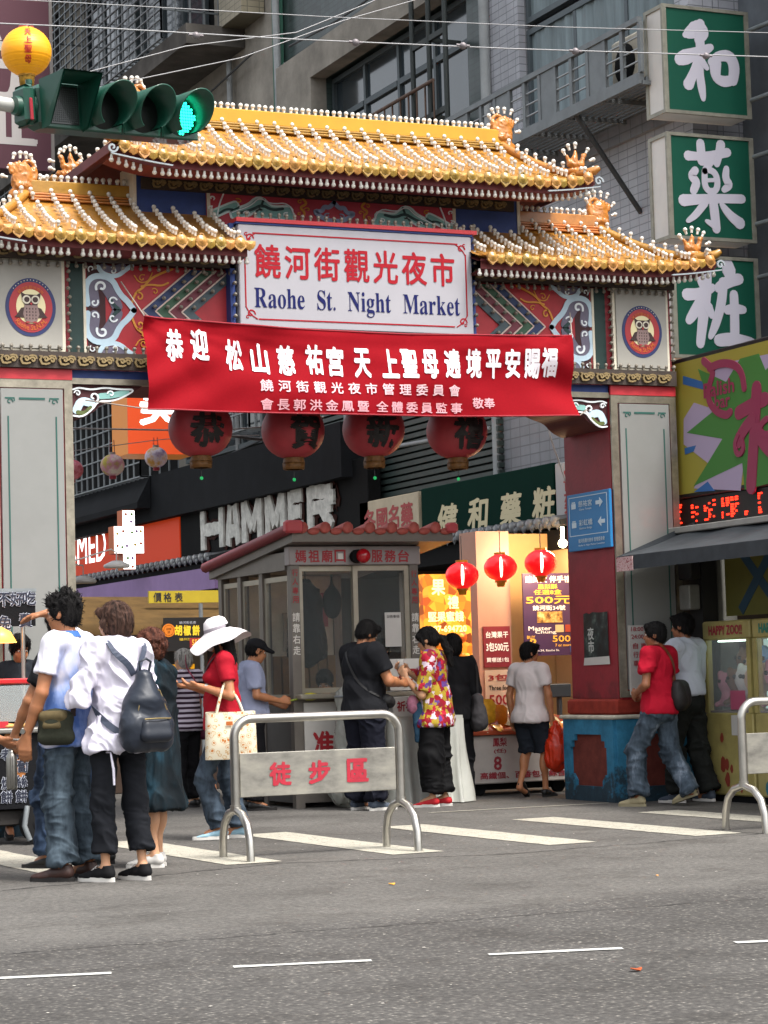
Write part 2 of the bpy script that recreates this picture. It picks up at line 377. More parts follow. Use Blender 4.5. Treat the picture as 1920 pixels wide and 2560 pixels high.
# ================================================================ GROUND
def asphalt():
    M=mat('asphalt',(.1,.098,.095),.85); n,l,p=nodes(M)
    tc=n.new('ShaderNodeTexCoord')
    def noise(s,d=6,r=.6):
        t=n.new('ShaderNodeTexNoise'); t.inputs['Scale'].default_value=s; t.inputs['Detail'].default_value=d; t.inputs['Roughness'].default_value=r; l.new(tc.outputs['Object'],t.inputs['Vector']); return t
    def ramp(a,stops):
        r=n.new('ShaderNodeValToRGB'); e=r.color_ramp.elements; l.new(a,r.inputs[0])
        while len(e)<len(stops): e.new(.5)
        for k,(q,c) in enumerate(stops): e[k].position=q; e[k].color=(*c,1)
        return r
    big=ramp(noise(.7,8,.62).outputs[0],[(.3,(.078,.074,.069)),(.5,(.1,.095,.089)),(.72,(.128,.122,.114))])
    grain=noise(26,9,.95)
    v=n.new('ShaderNodeTexVoronoi'); v.inputs['Scale'].default_value=34; l.new(tc.outputs['Object'],v.inputs['Vector'])
    st=ramp(v.outputs['Distance'],[(.0,(3.4,3.3,3.1)),(.13,(1.7,1.68,1.6)),(.22,(.95,.95,.95)),(.5,(.62,.62,.63))])
    # the near lane is coarser than the relaid strip by the crossing: the seam runs across the road
    sx=n.new('ShaderNodeSeparateXYZ'); l.new(tc.outputs['Object'],sx.inputs[0])
    m1=n.new('ShaderNodeMath'); m1.operation='MULTIPLY_ADD'; m1.inputs[1].default_value=-.09; l.new(sx.outputs[0],m1.inputs[0]); 
    wob=noise(.9,3); m0=n.new('ShaderNodeMath'); m0.operation='MULTIPLY'; m0.inputs[1].default_value=.35; l.new(wob.outputs[0],m0.inputs[0]); l.new(m0.outputs[0],m1.inputs[2])
    m2=n.new('ShaderNodeMath'); m2.operation='ADD'; l.new(sx.outputs[1],m2.inputs[0]); l.new(m1.outputs[0],m2.inputs[1])
    mr=n.new('ShaderNodeMapRange'); mr.inputs[1].default_value=10.35; mr.inputs[2].default_value=10.75; l.new(m2.outputs[0],mr.inputs[0])
    mx=n.new('ShaderNodeMix'); mx.data_type='RGBA'; mx.blend_type='MULTIPLY'; mx.inputs[0].default_value=1; l.new(big.outputs[0],mx.inputs[6])
    m3=n.new('ShaderNodeMix'); m3.data_type='RGBA'; l.new(mr.outputs[0],m3.inputs[0]); l.new(st.outputs[0],m3.inputs[6])
    fine=ramp(noise(34,8,.85).outputs[0],[(.36,(.84,.84,.84)),(.64,(1.10,1.10,1.10))]); l.new(fine.outputs[0],m3.inputs[7]); l.new(m3.outputs[2],mx.inputs[7])
    g=ramp(grain.outputs[0],[(.38,(.5,.5,.5)),(.5,(.98,.98,.97)),(.62,(1.9,1.86,1.78))]); my=n.new('ShaderNodeMix'); my.data_type='RGBA'; my.blend_type='MULTIPLY'; my.inputs[0].default_value=1
    l.new(mx.outputs[2],my.inputs[6]); l.new(g.outputs[0],my.inputs[7])
    # oily darker patches and tyre polish
    oil=ramp(noise(1.7,5,.7).outputs[0],[(.36,(.72,.71,.7)),(.5,(1,1,1))]); mz=n.new('ShaderNodeMix'); mz.data_type='RGBA'; mz.blend_type='MULTIPLY'; mz.inputs[0].default_value=.8
    l.new(my.outputs[2],mz.inputs[6]); l.new(oil.outputs[0],mz.inputs[7])
    l.new(mz.outputs[2],p.inputs['Base Color'])
    b=n.new('ShaderNodeBump'); b.inputs['Strength'].default_value=.5; b.inputs['Distance'].default_value=.006; l.new(v.outputs['Distance'],b.inputs['Height']); l.new(b.outputs[0],p.inputs['Normal'])
    return M
ASP=asphalt()
g=MB(); g.quad((-60,-20,0),(60,-20,0),(60,140,0),(-60,140,0)); struct(g.build('road',ASP))
def worn(name,col,amt=.47):
    M=mat(name,col,.7,ns=9,na=.22); n,l,p=nodes(M)
    tc=n.new('ShaderNodeTexCoord'); t=n.new('ShaderNodeTexNoise'); t.inputs['Scale'].default_value=38; t.inputs['Detail'].default_value=8; t.inputs['Roughness'].default_value=.75; l.new(tc.outputs['Object'],t.inputs['Vector'])
    r=n.new('ShaderNodeMapRange'); r.inputs[1].default_value=amt-.03; r.inputs[2].default_value=amt+.05; r.inputs[3].default_value=.25; r.inputs[4].default_value=1; l.new(t.outputs[0],r.inputs[0])
    l.new(r.outputs[0],p.inputs['Alpha']); return M
PAINT=worn('road_paint','#aaa698',.40)
def blob(cx,cy,hw,hl,ang=0,n=26,j=.012):
    c,s=math.cos(ang),math.sin(ang); P=[]
    for k in range(4):
        a=[(-hw,-hl),(hw,-hl),(hw,hl),(-hw,hl)][k]; b=[(-hw,-hl),(hw,-hl),(hw,hl),(-hw,hl)][(k+1)%4]; N=n if k%2 else 6
        for i in range(N): t=i/N; x=a[0]+(b[0]-a[0])*t+random.uniform(-j,j); y=a[1]+(b[1]-a[1])*t+random.uniform(-j,j); P.append((cx+x*c-y*s,cy+x*s+y*c))
    return P
cw=[] # crosswalk: near end (on its right corner), far end
stripes=[((0,1900-5),(120,1900),(0,1845)),]
n1=at_z(970/PXS,2137/PXS); n2=at_z(1124/PXS,2130/PXS); 
step=Vector((1.19,-.03,0)); base=(n1+n2)/2
for k in range(-3,5):
    c=base+step*k; d=Vector((-.03,1,0)).normalized(); L=2.75
    mid=c+d*L/2; m_=MB(); P=blob(mid.x,mid.y,.2,L/2,math.atan2(-d.x,d.y),j=.006); m_.add([(x,y,.004) for x,y in P],[tuple(range(len(P)))])
    o=m_.build('crosswalk_stripe',PAINT); tag(o,'road marking','stripe',None,'structure'); del o['label'],o['category']
d1=(Vector((4.0,9.166,0))-Vector((3.426,9.331,0))); dl=d1.length; dd=d1.normalized()
DASH=worn('lane_paint','#bdbdb8',.34)
for k in range(-2,4):
    a=Vector((3.426,9.331,0))+dd*(1.115*k)+Vector((0,.015*k,0)); mid=a+dd*dl/2
    P=blob(mid.x,mid.y,dl/2,.033,math.atan2(dd.y,dd.x),n=6,j=.004); m_=MB(); m_.add([(x,y,.004) for x,y in P],[tuple(range(len(P)))]); o=m_.build('lane_dash',DASH); struct(o)
# thin yellowish line far side of crossing
P=blob(9.6,18.55,.9,.03,-.02,j=.006); m_=MB(); m_.add([(x,y,.004) for x,y in P],[tuple(range(len(P)))]); struct(m_.build('stop_line',PAINT))
# litter
def leaf(x,y,r,col,label):
    m_=MB(); n=9; V=[(x+r*math.cos(2*PI*k/n)*(1 if k%2 else .7),y+r*.6*math.sin(2*PI*k/n),.004+.35*r*abs(math.cos(2*PI*k/n))) for k in range(n)]+[(x,y,.012)]
    m_.add(V,[(k,(k+1)%n,n) for k in range(n)],True); V2=[(a,b,c-.003) for a,b,c in V]; m_.add(V2,[((k+1)%n,k,n) for k in range(n)])
    tag(m_.build('fallen_leaf',mat('leaf'+col,col,.7,ns=40,na=.4)),label,'leaf')
p=at_z(847,1912); leaf(p.x,p.y,.028,'#d09a30','small yellow leaf lying on the asphalt before the crossing')
p=at_z(1375,2098); leaf(p.x,p.y,.035,'#a34a1c','curled rust brown leaf on the coarse near lane')
p=at_z(1420,1893); leaf(p.x,p.y,.014,'#b08250','tiny tan scrap on the smooth asphalt strip')
spk=MB()
for k in range(230):
    x=random.uniform(1.8,9); y=random.uniform(7.6,17.5); r=random.uniform(.003,.009); a=random.uniform(0,3)
    spk.add([(x+r*math.cos(a+t)*1.3,y+r*math.sin(a+t),.0045) for t in (0,1.4,2.9,4.4)],[(0,1,2,3)])
o=spk.build('litter',mat('chip','#cfcabf',.8)); o['kind']='stuff'; 

CR=mat('tar_crack','#2a2827',.7)
random.seed(31)
def crack(pts,w,nm='road_crack'):
    q=MB(); P=smooth2(pts,1); P=[(a+random.uniform(-.01,.01),b+random.uniform(-.012,.012)) for a,b in P]; q.stroke(P,[w*random.uniform(.4,1.3) for _ in P],lambda a,b,d:(a,b,.0022),0,0,cap=False); q.f=q.f[:len(P)-1]; q.sm=q.sm[:len(q.f)]; struct(q.build(nm,CR))
a=at_z(0,1925); b=at_z(600,1866); c=at_z(1100,1845); d=at_z(1659,1800)
def along(p,q,n,j=.03): return [(p.x+(q.x-p.x)*k/n+random.uniform(-j,j),p.y+(q.y-p.y)*k/n+random.uniform(-j,j)) for k in range(n+1)]
crack(along(a,b,24)+along(b,c,16)+along(c,d,18),.018)
crack(along(at_z(0,2062),at_z(700,2010),22,.02)+along(at_z(700,2010),at_z(1659,1940),26,.02),.010)
# ================================================================ MARKET GATE
RED=mat('gate_red','#a8212b',.55,ns=6,na=.18); DRED=mat('pillar_red','#86202a',.6,ns=5,na=.2,bs=30,ba=.15); NAVY=mat('navy','#2a4180',.6,ns=8,na=.2)
BLUE=mat('plinth_blue','#32708f',.75,ns=5,na=.45,bs=25,ba=.3); GREENK=mat('deep_green','#16332f',.6,ns=6,na=.2)
TILE=mat('glazed_tile','#b07a30',.35,ns=9,na=.25,bs=20,ba=.25,coat=.2); TILEL=mat('glazed_eave_tile','#b58a42',.32,ns=22,na=.4,bs=45,ba=.5,coat=.3)
grime(BLUE,0,.45); grime(DRED,.6,1.4,'#3a1a1a',.5,4); objrand(TILE); objrand(TILEL,.7,1.15)
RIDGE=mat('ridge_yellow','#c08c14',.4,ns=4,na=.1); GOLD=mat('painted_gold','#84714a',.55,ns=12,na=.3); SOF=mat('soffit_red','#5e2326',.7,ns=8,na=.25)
STEEL=mat('steel_trim','#9a9384',.35,.7,ns=12,na=.3,bs=20,ba=.1); WHT=mat('white_board','#cfcdc8',.5,ns=1.2,na=.07,bs=3,ba=.03); BULB=mat('bulb_glass','#d4d0c6',.18,coat=.5)
SOCK=mat('bulb_socket','#b3aea2',.5); FIN=mat('ceramic_finial','#b5722c',.4,ns=14,na=.35,bs=35,ba=.5,coat=.3)
SKYB=mat('cloud_blue','#bcd3e0',.6,ns=10,na=.1); LILAC=mat('cloud_grey','#6a6476',.6,ns=10,na=.15); OCH=mat('scroll_ochre','#d08a2c',.6,ns=10,na=.2)
TEAL=mat('leaf_teal','#7fb0aa',.6); CREAM=mat('cream','#d7cfbb',.6,ns=8,na=.12); DKG=mat('dark_scroll','#1d3b3a',.6); OLV=mat('olive','#55602f',.6)
GR,GX,GY=8.06,8.06,19.0
gate=thing('market_gate','ornate gate with orange tiled roofs, red pillars and white name board spanning the street','gate',(GX,GY,0))
BULBS=[]   # (position, direction)
DIM=[]
def bulbrow(a,b,sp,d=(0,0,1),dim=0):
    a,b=Vector(a),Vector(b); n=max(1,int(round((b-a).length/sp)))
    for k in range(n+1): (DIM if dim else BULBS).append((a+(b-a)*k/n,Vector(d)))
# scroll ornament shared mesh (0.15 wide, on a face looking at -y)
sm=MB(); P0=lambda a,b,d:(a,-d,b)
sm.stroke([(-.062,.03),(-.045,.034),(-.06,.0),(-.045,-.033),(-.01,-.036),(.018,-.028)],[.012,.016,.02,.018,.016,.014],P0,0,.022)
sm.stroke(spiral(-.012,.004,.024,.007,2.6,-3.4,10),[.015]*11,P0,0,.026)
sm.stroke(spiral(.042,-.004,.026,.006,2.8,-3.0,10),[.015]*11,P0,0,.024)
sm.stroke([(.018,.03),(.04,.036),(.068,.03),(.075,.01)],.014,P0,0,.02)
SCR=sm.mesh('scroll',GOLD)
def scrolls(x0,x1,z,y,parent,s=1,sp=.165):
    n=int((x1-x0)/sp)
    for k in range(n): link('scroll_ornament',SCR,parent,(x0+sp*(k+.5)+(x1-x0-n*sp)/2,y,z),scale=(s,1,s))
# ---- pylons
for sgn,(x0,x1) in ((-1,(4.78,5.48)),(1,(10.64,11.34))):
    py=MB(); py.box(x0,x1,18.52,19.4,.95,4.9); pyl=py.build('pylon',DRED,gate)
    q=MB(); q.box(x0+.02,x1-.02,18.50,18.52,.9,3.85); q.build('front_panel_bed',RED,pyl)
    # plinth with framed hollows
    for (a0,a1,ax,fx) in ((x0-.03,x1+.03,'y',18.47),):
        pb=MB(); pb.box(x0-.06,x1+.06,18.50,19.45,0,.76); pl=pb.build('plinth',mat('plinth_hollow','#6b352e',.8,ns=9,na=.3),pyl)
    f=MB()
    def frame(P,a0,a1,d=.03):
        w_=a1-a0; o=[(a0,.0),(a1,.0),(a1,.76),(a0,.76)]
        def slab(p): 
            V=[P(a,b,d) for a,b in p]+[P(a,b,0) for a,b in p]; n=len(p); f.add(V,[tuple(range(n))]+[(k,n+k,n+(k+1)%n,(k+1)%n) for k in range(n)])
        slab([(a0,0),(a1,0),(a1,.14),(a0,.14)]); slab([(a0,.62),(a1,.62),(a1,.76),(a0,.76)])
        slab([(a0,.141),(a0+.13,.141),(a0+.13,.619),(a0,.619)]); slab([(a1-.13,.141),(a1,.141),(a1,.619),(a1-.13,.619)])
        for sx,xx in ((1,a0+.131),(-1,a1-.131)):
            slab([(xx,.619),(xx,.50),(xx+sx*.03,.5),(xx+sx*.03,.56),(xx+sx*.09,.56),(xx+sx*.09,.619)]); slab([(xx,.141),(xx,.25),(xx+sx*.03,.25),(xx+sx*.09,.19),(xx+sx*.09,.141)])
    frame(FY(18.50),x0-.06,x1+.06); frame(lambda a,b,d:(x0-.06-d,a,b),18.50,19.45); frame(lambda a,b,d:(x1+.06+d,a,b),18.50,19.45)
    f.build('plinth_frame',BLUE,pyl)
    cp=MB(); cp.bbox(x0-.11,x1+.11,18.45,19.5,.762,.80,.012); cp.build('plinth_cap',mat('cap_white','#b9b4a4',.7,ns=10,na=.3),pyl)
    cp=MB(); cp.bbox(x0-.05,x1+.05,18.49,19.44,.802,.948,.02); cp.build('sill_course',mat('sill_red','#8a3227',.75,ns=9,na=.3,bs=25,ba=.3),pyl)
    # tall white panel
    st=MB()
    for (a,b,c,d_) in ((x0,x0+.07,.96,3.76),(x1-.07,x1,.96,3.76),(x0+.07,x1-.07,3.69,3.76),(x0+.07,x1-.07,.96,1.02)): st.box(a,b,18.475,18.50,c,d_)
    st.build('steel_frame',STEEL,pyl)
    wp=MB(); wp.box(x0+.085,x1-.085,18.465,18.499,1.03,3.68); wp.build('white_panel',mat('panel_translucent','#80817e',.4,ns=1.5,na=.1,coat=.3),pyl)
    ln=MB(); gx0,gx1=x0+.14,x1-.14
    ln.box(gx0,gx0+.012,18.461,18.464,1.2,3.45); ln.box(gx1-.012,gx1,18.461,18.464,1.2,3.45)
    for zz in (3.6,1.1): ln.box(gx0+.1,gx1-.1,18.461,18.464,zz-.012,zz+.006)
    for cx,s_ in ((gx0,1),(gx1,-1)):
        for zz,t_ in ((3.6,-1),(1.1,1)):
            ln.stroke([(cx-.015*s_,zz),(cx+.06*s_,zz),(cx+.06*s_,zz+.02*t_)],.012,FY(18.464),0,.003); ln.stroke(spiral(cx+.02*s_,zz+.03*t_,.028,.008,0,5,9),.009,FY(18.464),0,.004)
    ln.build('border_line',mat('border_green','#1c5048',.6),pyl,kind='stuff')
    # red band, owl panel
    b=MB(); b.box(x0,x1,18.47,18.50,3.762,3.85); b.build('red_band',RED,pyl)
    op=MB(); op.box(x0+.08,x1-.08,18.455,18.50,4.02,4.75); op.build('emblem_panel',mat('emblem_white','#9a978f',.5,ns=2,na=.1),pyl)
    fr=MB(); fr.box(x0+.05,x0+.078,18.47,18.50,3.99,4.78); fr.box(x1-.078,x1-.05,18.47,18.50,3.99,4.78); fr.box(x0+.079,x1-.079,18.47,18.50,4.755,4.78); fr.box(x0+.079,x1-.079,18.47,18.50,3.99,4.015); fr.build('emblem_frame',CREAM,pyl)
    for xx in (x0+.02,x1-.02): bulbrow((xx,18.49,4.03),(xx,18.49,4.75),.075,(0,-1,0),1)
    ex,ez=(x0+x1)/2,4.36; r_=.215
    def disc(r,rz,col,nm,d,cx=ex,cz=ez,n=40,a0=0,a1=2*PI):
        m_=MB(); P=[(cx+r*math.cos(a0+(a1-a0)*k/n),cz+rz*math.sin(a0+(a1-a0)*k/n)) for k in range(n)]; m_.prism(P,18.455-d,18.4555,'y'); return m_.build(nm,col,pyl)
    EN=mat('emblem_navy','#1f2a5c',.5); ER=mat('emblem_red','#a62a30',.5); EC=mat('emblem_cream','#e4d8a8',.5); OW=mat('owl_brown','#3a2422',.6); OG=mat('owl_grey','#8c7470',.6); OO=mat('owl_orange','#c96a2a',.6)
    disc(r_,.245,EN,'emblem_ring',.004); disc(r_*.86,.212,ER,'emblem_red_disc',.007); disc(.125,.145,EC,'emblem_disc',.010,cz=ez+.005)
    ob=MB(); FF=lambda a,b,d:(ex+a,18.441-d,ez+b)
    def sh(mb,pts,d0,d1): V=[FF(a,b,d1) for a,b in pts]+[FF(a,b,d0) for a,b in pts]; n=len(pts); mb.add(V,[tuple(range(n))]+[(k,n+k,n+(k+1)%n,(k+1)%n) for k in range(n)])
    ell=lambda cx,cz,a,b,n=18:[(cx+a*math.cos(2*PI*k/n),cz+b*math.sin(2*PI*k/n)) for k in range(n)]
    sh(ob,[(-.085,.125),(-.05,.105),(.05,.105),(.085,.125),(.075,.06),(.05,.01),(-.05,.01),(-.075,.06)],0,.002)
    for s_ in (-1,1): sh(ob,[(s_*.05,.0),(s_*.085,-.01),(s_*.125,-.07),(s_*.14,-.085),(s_*.06,-.09)],0,.0025)
    ob.build('owl_head',OW,pyl,kind='stuff')
    m_=MB(); sh(m_,[(-.055,.015),(.055,.015),(.07,-.06),(.05,-.115),(0,-.13),(-.05,-.115),(-.07,-.06)],0,.004); m_.build('owl_body',OG,pyl)
    m_=MB()
    for s_ in (-1,1): sh(m_,ell(s_*.038,.062,.036,.036),.002,.005)
    m_.build('owl_eye',CREAM,pyl,kind='stuff')
    m_=MB()
    for s_ in (-1,1): sh(m_,ell(s_*.036,.062,.023,.023),.005,.007)
    for k in range(4):
        for j in range(4): sh(m_,ell(-.039+.026*k,-.015-.027*j,.005,.008,6),.004,.006)
    m_.build('owl_pupil',OW,pyl,kind='stuff')
    m_=MB(); sh(m_,[(-.012,.035),(.012,.035),(0,.012)],.005,.009)
    for s_ in (-1,1): sh(m_,ell(s_*.03,-.128,.02,.007,8),.004,.006)
    m_.build('owl_beak',ER,pyl,kind='stuff')
    def arc(sx,rr,up):
        def W(a,b,d):
            # bend the line of letters round the emblem
            t=a/rr; 
            return (ex+(rr+ (b if up else -b))*math.sin(t)*.9, 18.447-d, ez+((rr+b)*math.cos(t) if up else -(rr-b)*math.cos(t)))
        return W
    text('饒河街觀光夜市',0,0,.26,.034,arc(1,.165,True),OO,pyl); text('Raohe St.N.M.',0,0,.31,.044,arc(1,.172,False),OO,pyl,bold=.02)
    m_=MB()
    for k in range(13):
        a=PI/2+(k-6)*.14; sh(m_,ell(.2*math.cos(a)*.98,.228*math.sin(a),.004,.005,6),-.006,-.003)
    m_.build('emblem_dot',CREAM,pyl,kind='stuff')
# ---- lower beam and its dressing
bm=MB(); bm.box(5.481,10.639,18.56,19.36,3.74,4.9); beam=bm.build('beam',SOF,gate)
m_=MB(); m_.box(5.47,10.65,18.50,18.56,3.735,3.785); m_.build('steel_edge',STEEL,beam)
m_=MB(); m_.box(5.47,10.65,18.52,18.559,3.787,3.855); m_.build('blue_strip',NAVY,beam)
m_=MB(); m_.box(4.78,11.34,18.44,18.468,3.855,3.995); m_.build('scroll_board',mat('board_dark','#3a2f28',.7,ns=10,na=.3),beam); scrolls(4.79,11.33,3.92,18.44,beam,1)
bulbrow((4.8,18.455,3.997),(11.32,18.455,3.997),.082,(0,0,1),1)
m_=MB(); m_.box(4.78,11.34,18.42,18.468,4.765,4.885); m_.build('upper_scroll_board',mat('board_dark','#3a2f28',.7),beam); scrolls(4.79,6.95,4.825,18.42,beam,.95,.16); scrolls(9.2,11.33,4.825,18.42,beam,.95,.16)
for a,b in ((4.8,6.9),(9.22,11.32)): bulbrow((a,18.45,4.76),(b,18.45,4.76),.08,(0,-.3,-1),1)
m_=MB(); m_.box(5.482,10.638,18.53,18.559,3.996,4.764); m_.build('painted_panel',RED,beam)
for s_ in (-1,1):
    X=lambda a: GX+s_*(a-GX)   # drawn on the left half, mirrored to the right
    PF=lambda a,b,d:(X(a),18.528-d,b)
    def q_(mb,x0,x1,z0,z1,d): mb.add([PF(x0,z0,d),PF(x1,z0,d),PF(x1,z1,d),PF(x0,z1,d),PF(x0,z0,0),PF(x1,z0,0),PF(x1,z1,0),PF(x0,z1,0)],[(0,1,2,3),(0,4,5,1),(1,5,6,2),(2,6,7,3),(3,7,4,0)])
    m_=MB(); q_(m_,5.482,5.60,4.0,4.76,.012); m_.build('green_strip',GREENK,beam)
    m_=MB(); q_(m_,5.602,5.625,4.0,4.76,.016); m_.build('white_strip',CREAM,beam)
    m_=MB(); q_(m_,5.64,5.80,4.0,4.76,.002); m_.build('dark_strip',mat('panel_maroon','#3c1a1e',.7),beam)
    cl=MB(); gi=MB(); dk=MB(); wl=MB()
    def st(mb,pts,w,d,z=1):
        mb.stroke([(a,4.38+z*b) for a,b in pts],w,PF,.001,d)
    for z in (1,-1):
        A=[(5.66,.0),(5.70,.12),(5.66,.2),(5.72,.27),(5.83,.25),(5.88,.17),(5.82,.12),(5.86,.07),(5.93,.02),(5.96,.0)]
        st(gi,smooth2([(5.70,.06),(5.68,.2),(5.78,.23),(5.86,.12),(5.9,.03)],2),.10,.006,z)
        st(cl,smooth2([(5.64,.04),(5.62,.2),(5.70,.29),(5.86,.27),(5.92,.14),(6.0,.07),(6.05,.0)],2),.050,.011,z)
        st(cl,smooth2([(5.74,.36),(5.78,.3),(5.9,.28),(6.0,.36),(6.04,.38)],2),.038,.010,z)
        st(gi,smooth2([(5.78,.36),(5.86,.34),(5.96,.37)],2),.06,.006,z)
        st(wl,spiral(5.765,.19,.052,.016,3.6,-1.8,12),.02,.014,z)
        st(wl,spiral(5.86,.07,.04,.012,.4,5.2,10),.014,.014,z); st(wl,spiral(5.70,.055,.035,.01,.5,-4.6,10),.014,.013,z)
        st(wl,spiral(5.87,.33,.032,.01,2,-3.2,10),.011,.013,z); st(dk,smooth2([(5.84,.09),(5.87,.04),(5.91,.01)]),.03,.010,z)
        st(wl,spiral(5.68,.34,.03,.01,4,-1,10),.009,.013,z)
    gi.build('cloud_fill',LILAC,beam,kind='stuff'); cl.build('cloud_border',SKYB,beam,kind='stuff'); wl.build('cloud_line',mat('line_white','#e6ecee',.6),beam,kind='stuff'); dk.build('cloud_dark',DKG,beam,kind='stuff')
    oc=MB()
    for z in (1,-1):
        st(oc,smooth2([(6.03,.06),(6.07,.16),(6.14,.2),(6.2,.28),(6.32,.34),(6.4,.37)],2),.019,.008,z); st(oc,spiral(6.1,.12,.04,.01,2,-3,10),.014,.008,z)
        st(oc,smooth2([(6.12,.21),(6.2,.23),(6.3,.22),(6.36,.25)],2),.016,.009,z); st(oc,spiral(6.13,.28,.035,.008,1,6,10),.009,.008,z); st(oc,smooth2([(6.06,.3),(6.1,.24),(6.18,.25),(6.22,.33)]),.01,.0075,z)
        st(oc,spiral(6.24,.17,.03,.008,2.4,-3,10),.008,.008,z)
    oc.build('flame_scroll',OCH,beam,kind='stuff')
    cols=[mat('chev_blue','#27375f',.6,ns=8,na=.2),mat('chev_green','#33563f',.6,ns=8,na=.2),mat('chev_maroon','#6e2c39',.6,ns=8,na=.2),mat('chev_slate','#45545a',.6,ns=8,na=.2)]
    for k in range(5):
        tx=6.12+.118*k; 
        for z in (1,-1):
            e=lambda a,z=z:(a+.44,z*.38)
            if k<4:
                pts=[(tx+.012,0),(tx+.452,.372*z),(tx+.555,.372*z),(tx+.115,0)]
                if z<0: pts=pts[::-1]
                mb=MB(); V=[PF(a,4.38+b,.012) for a,b in pts]+[PF(a,4.38+b,0) for a,b in pts]; mb.add(V,[(0,1,2,3)]+[(i,4+i,4+(i+1)%4,(i+1)%4) for i in range(4)]); mb.build('chevron_strip',cols[k],beam)
                for j in range(5 if z>0 else 4):
                    t=(j+(.5 if z>0 else 1))/5; DIM.append((Vector(PF(tx+.06+.44*t,4.38+z*.372*t,.012)),Vector((0,-1,0))))
            if k<4:
                mb=MB(); mb.stroke([(tx,4.38),(tx+.44,4.38+z*.372)],.012,PF,0,.018+.001*(z>0),cap=False); mb.build('chevron_edge',mat('pink_edge','#c9b3a8',.6),beam)
    # bracket under the beam
    cb=MB(); o=smooth2([(5.48,3.74),(5.48,3.45),(5.56,3.44),(5.68,3.50),(5.75,3.58),(5.9,3.62),(6.06,3.70),(6.12,3.74)],2)
    V=[(X(a),18.54,b) for a,b in o]+[(X(a),19.3,b) for a,b in o]; n=len(o); cb.add(V,[tuple(range(n)),tuple(range(2*n-1,n-1,-1))]+[((k+1)%n,k,n+k,n+(k+1)%n) for k in range(n)]); cb.build('corner_bracket',mat('bracket_maroon','#47191e',.7),beam)
    PB=lambda a,b,d:(X(a),18.539-d,b)
    wb=MB(); wb.stroke(smooth2([(5.5,3.47),(5.58,3.46),(5.67,3.53),(5.72,3.60),(5.85,3.60),(5.97,3.65),(6.05,3.705),(5.9,3.7),(5.78,3.715),(5.66,3.69),(5.55,3.71),(5.50,3.69)],2),.014,PB,0,.02); wb.stroke(spiral(5.68,3.63,.045,.012,-1,4.4,10),.013,PB,0,.022); wb.stroke(spiral(5.83,3.66,.03,.01,3,-2,8),.011,PB,0,.022); wb.stroke(spiral(5.54,3.66,.03,.008,3,-3,8),.010,PB,0,.022); wb.build('bracket_line',mat('line_white','#e6ecee',.6),beam,kind='stuff')
    for (pts,w_,c_,nm) in ((smooth2([(5.53,3.52),(5.57,3.6),(5.66,3.58)]),.07,SKYB,'bracket_blue'),(smooth2([(5.54,3.50),(5.60,3.49),(5.65,3.54)]),.035,OLV,'bracket_green'),(smooth2([(5.74,3.64),(5.86,3.65),(5.97,3.68)]),.05,TEAL,'bracket_teal')):
        mb=MB(); mb.stroke(pts,w_,PB,0,.012 if c_ is SKYB else .016); mb.build(nm,c_,beam)
# ---- name board
sb=MB(); sb.bbox(6.95,9.19,18.36,18.46,4.25,5.145,.008); board=sb.build('name_board',mat('name_board_white','#9c9aa0',.45,ns=1.5,na=.06),gate)
m_=MB(); m_.box(6.93,9.24,18.34,18.52,5.165,5.2); m_.build('board_ledge',mat('ledge_red','#b5262e',.5),board); m_=MB(); m_.box(6.93,9.2,18.355,18.5,5.147,5.164); m_.build('ledge_navy',NAVY,board)
bulbrow((6.96,18.37,5.2),(9.2,18.37,5.2),.075,(0,0,1),1)
for xx in (6.915,9.225): 
    m_=MB(); m_.box(xx-.025,xx+.02,18.42,18.53,4.2,5.16); m_.build('side_strip',NAVY,board); bulbrow((xx,18.41,4.25),(xx,18.41,5.1),.09,(0,-1,0),1)
P=FY(18.36); BR=mat('board_red','#96101f',.6,spec=.2); BN=mat('board_navy','#0d1450',.6,spec=.2)
m_=MB()
for a,b,c,d_ in ((7.08,9.05,5.065,5.077),(7.12,9.0,4.315,4.327),(7.0,7.012,4.42,4.98),(9.12,9.132,4.42,4.98)): m_.box(a,b,18.356,18.36,c,d_)
for cx,sx in ((7.0,1),(9.132,-1)):
    for cz,sz in ((5.077,-1),(4.315,1)):
        m_.stroke(spiral(cx+.05*sx,cz+.05*sz,.04,.01,0,5.5,10),.012,P,0,.004); m_.stroke([(cx+.006*sx,cz+.11*sz),(cx+.03*sx,cz+.07*sz),(cx+.07*sx,cz+.03*sz),(cx+.11*sx,cz+.006*sz)],.009,P,0,.0045)
        m_.stroke(spiral(cx+.02*sx,cz+.02*sz,.018,.005,1,6,7),.008,P,0,.0042)
m_.build('board_border',BR,board,kind='stuff')
text('饒河街觀光夜市',8.07,4.83,1.96,.30,P,BR,board,bold=.022,each=True)
text('𝐑𝐚𝐨𝐡𝐞  𝐒𝐭.  𝐍𝐢𝐠𝐡𝐭  𝐌𝐚𝐫𝐤𝐞𝐭',8.07,4.485,1.98,.225,P,BN,board,res=3,each=True)
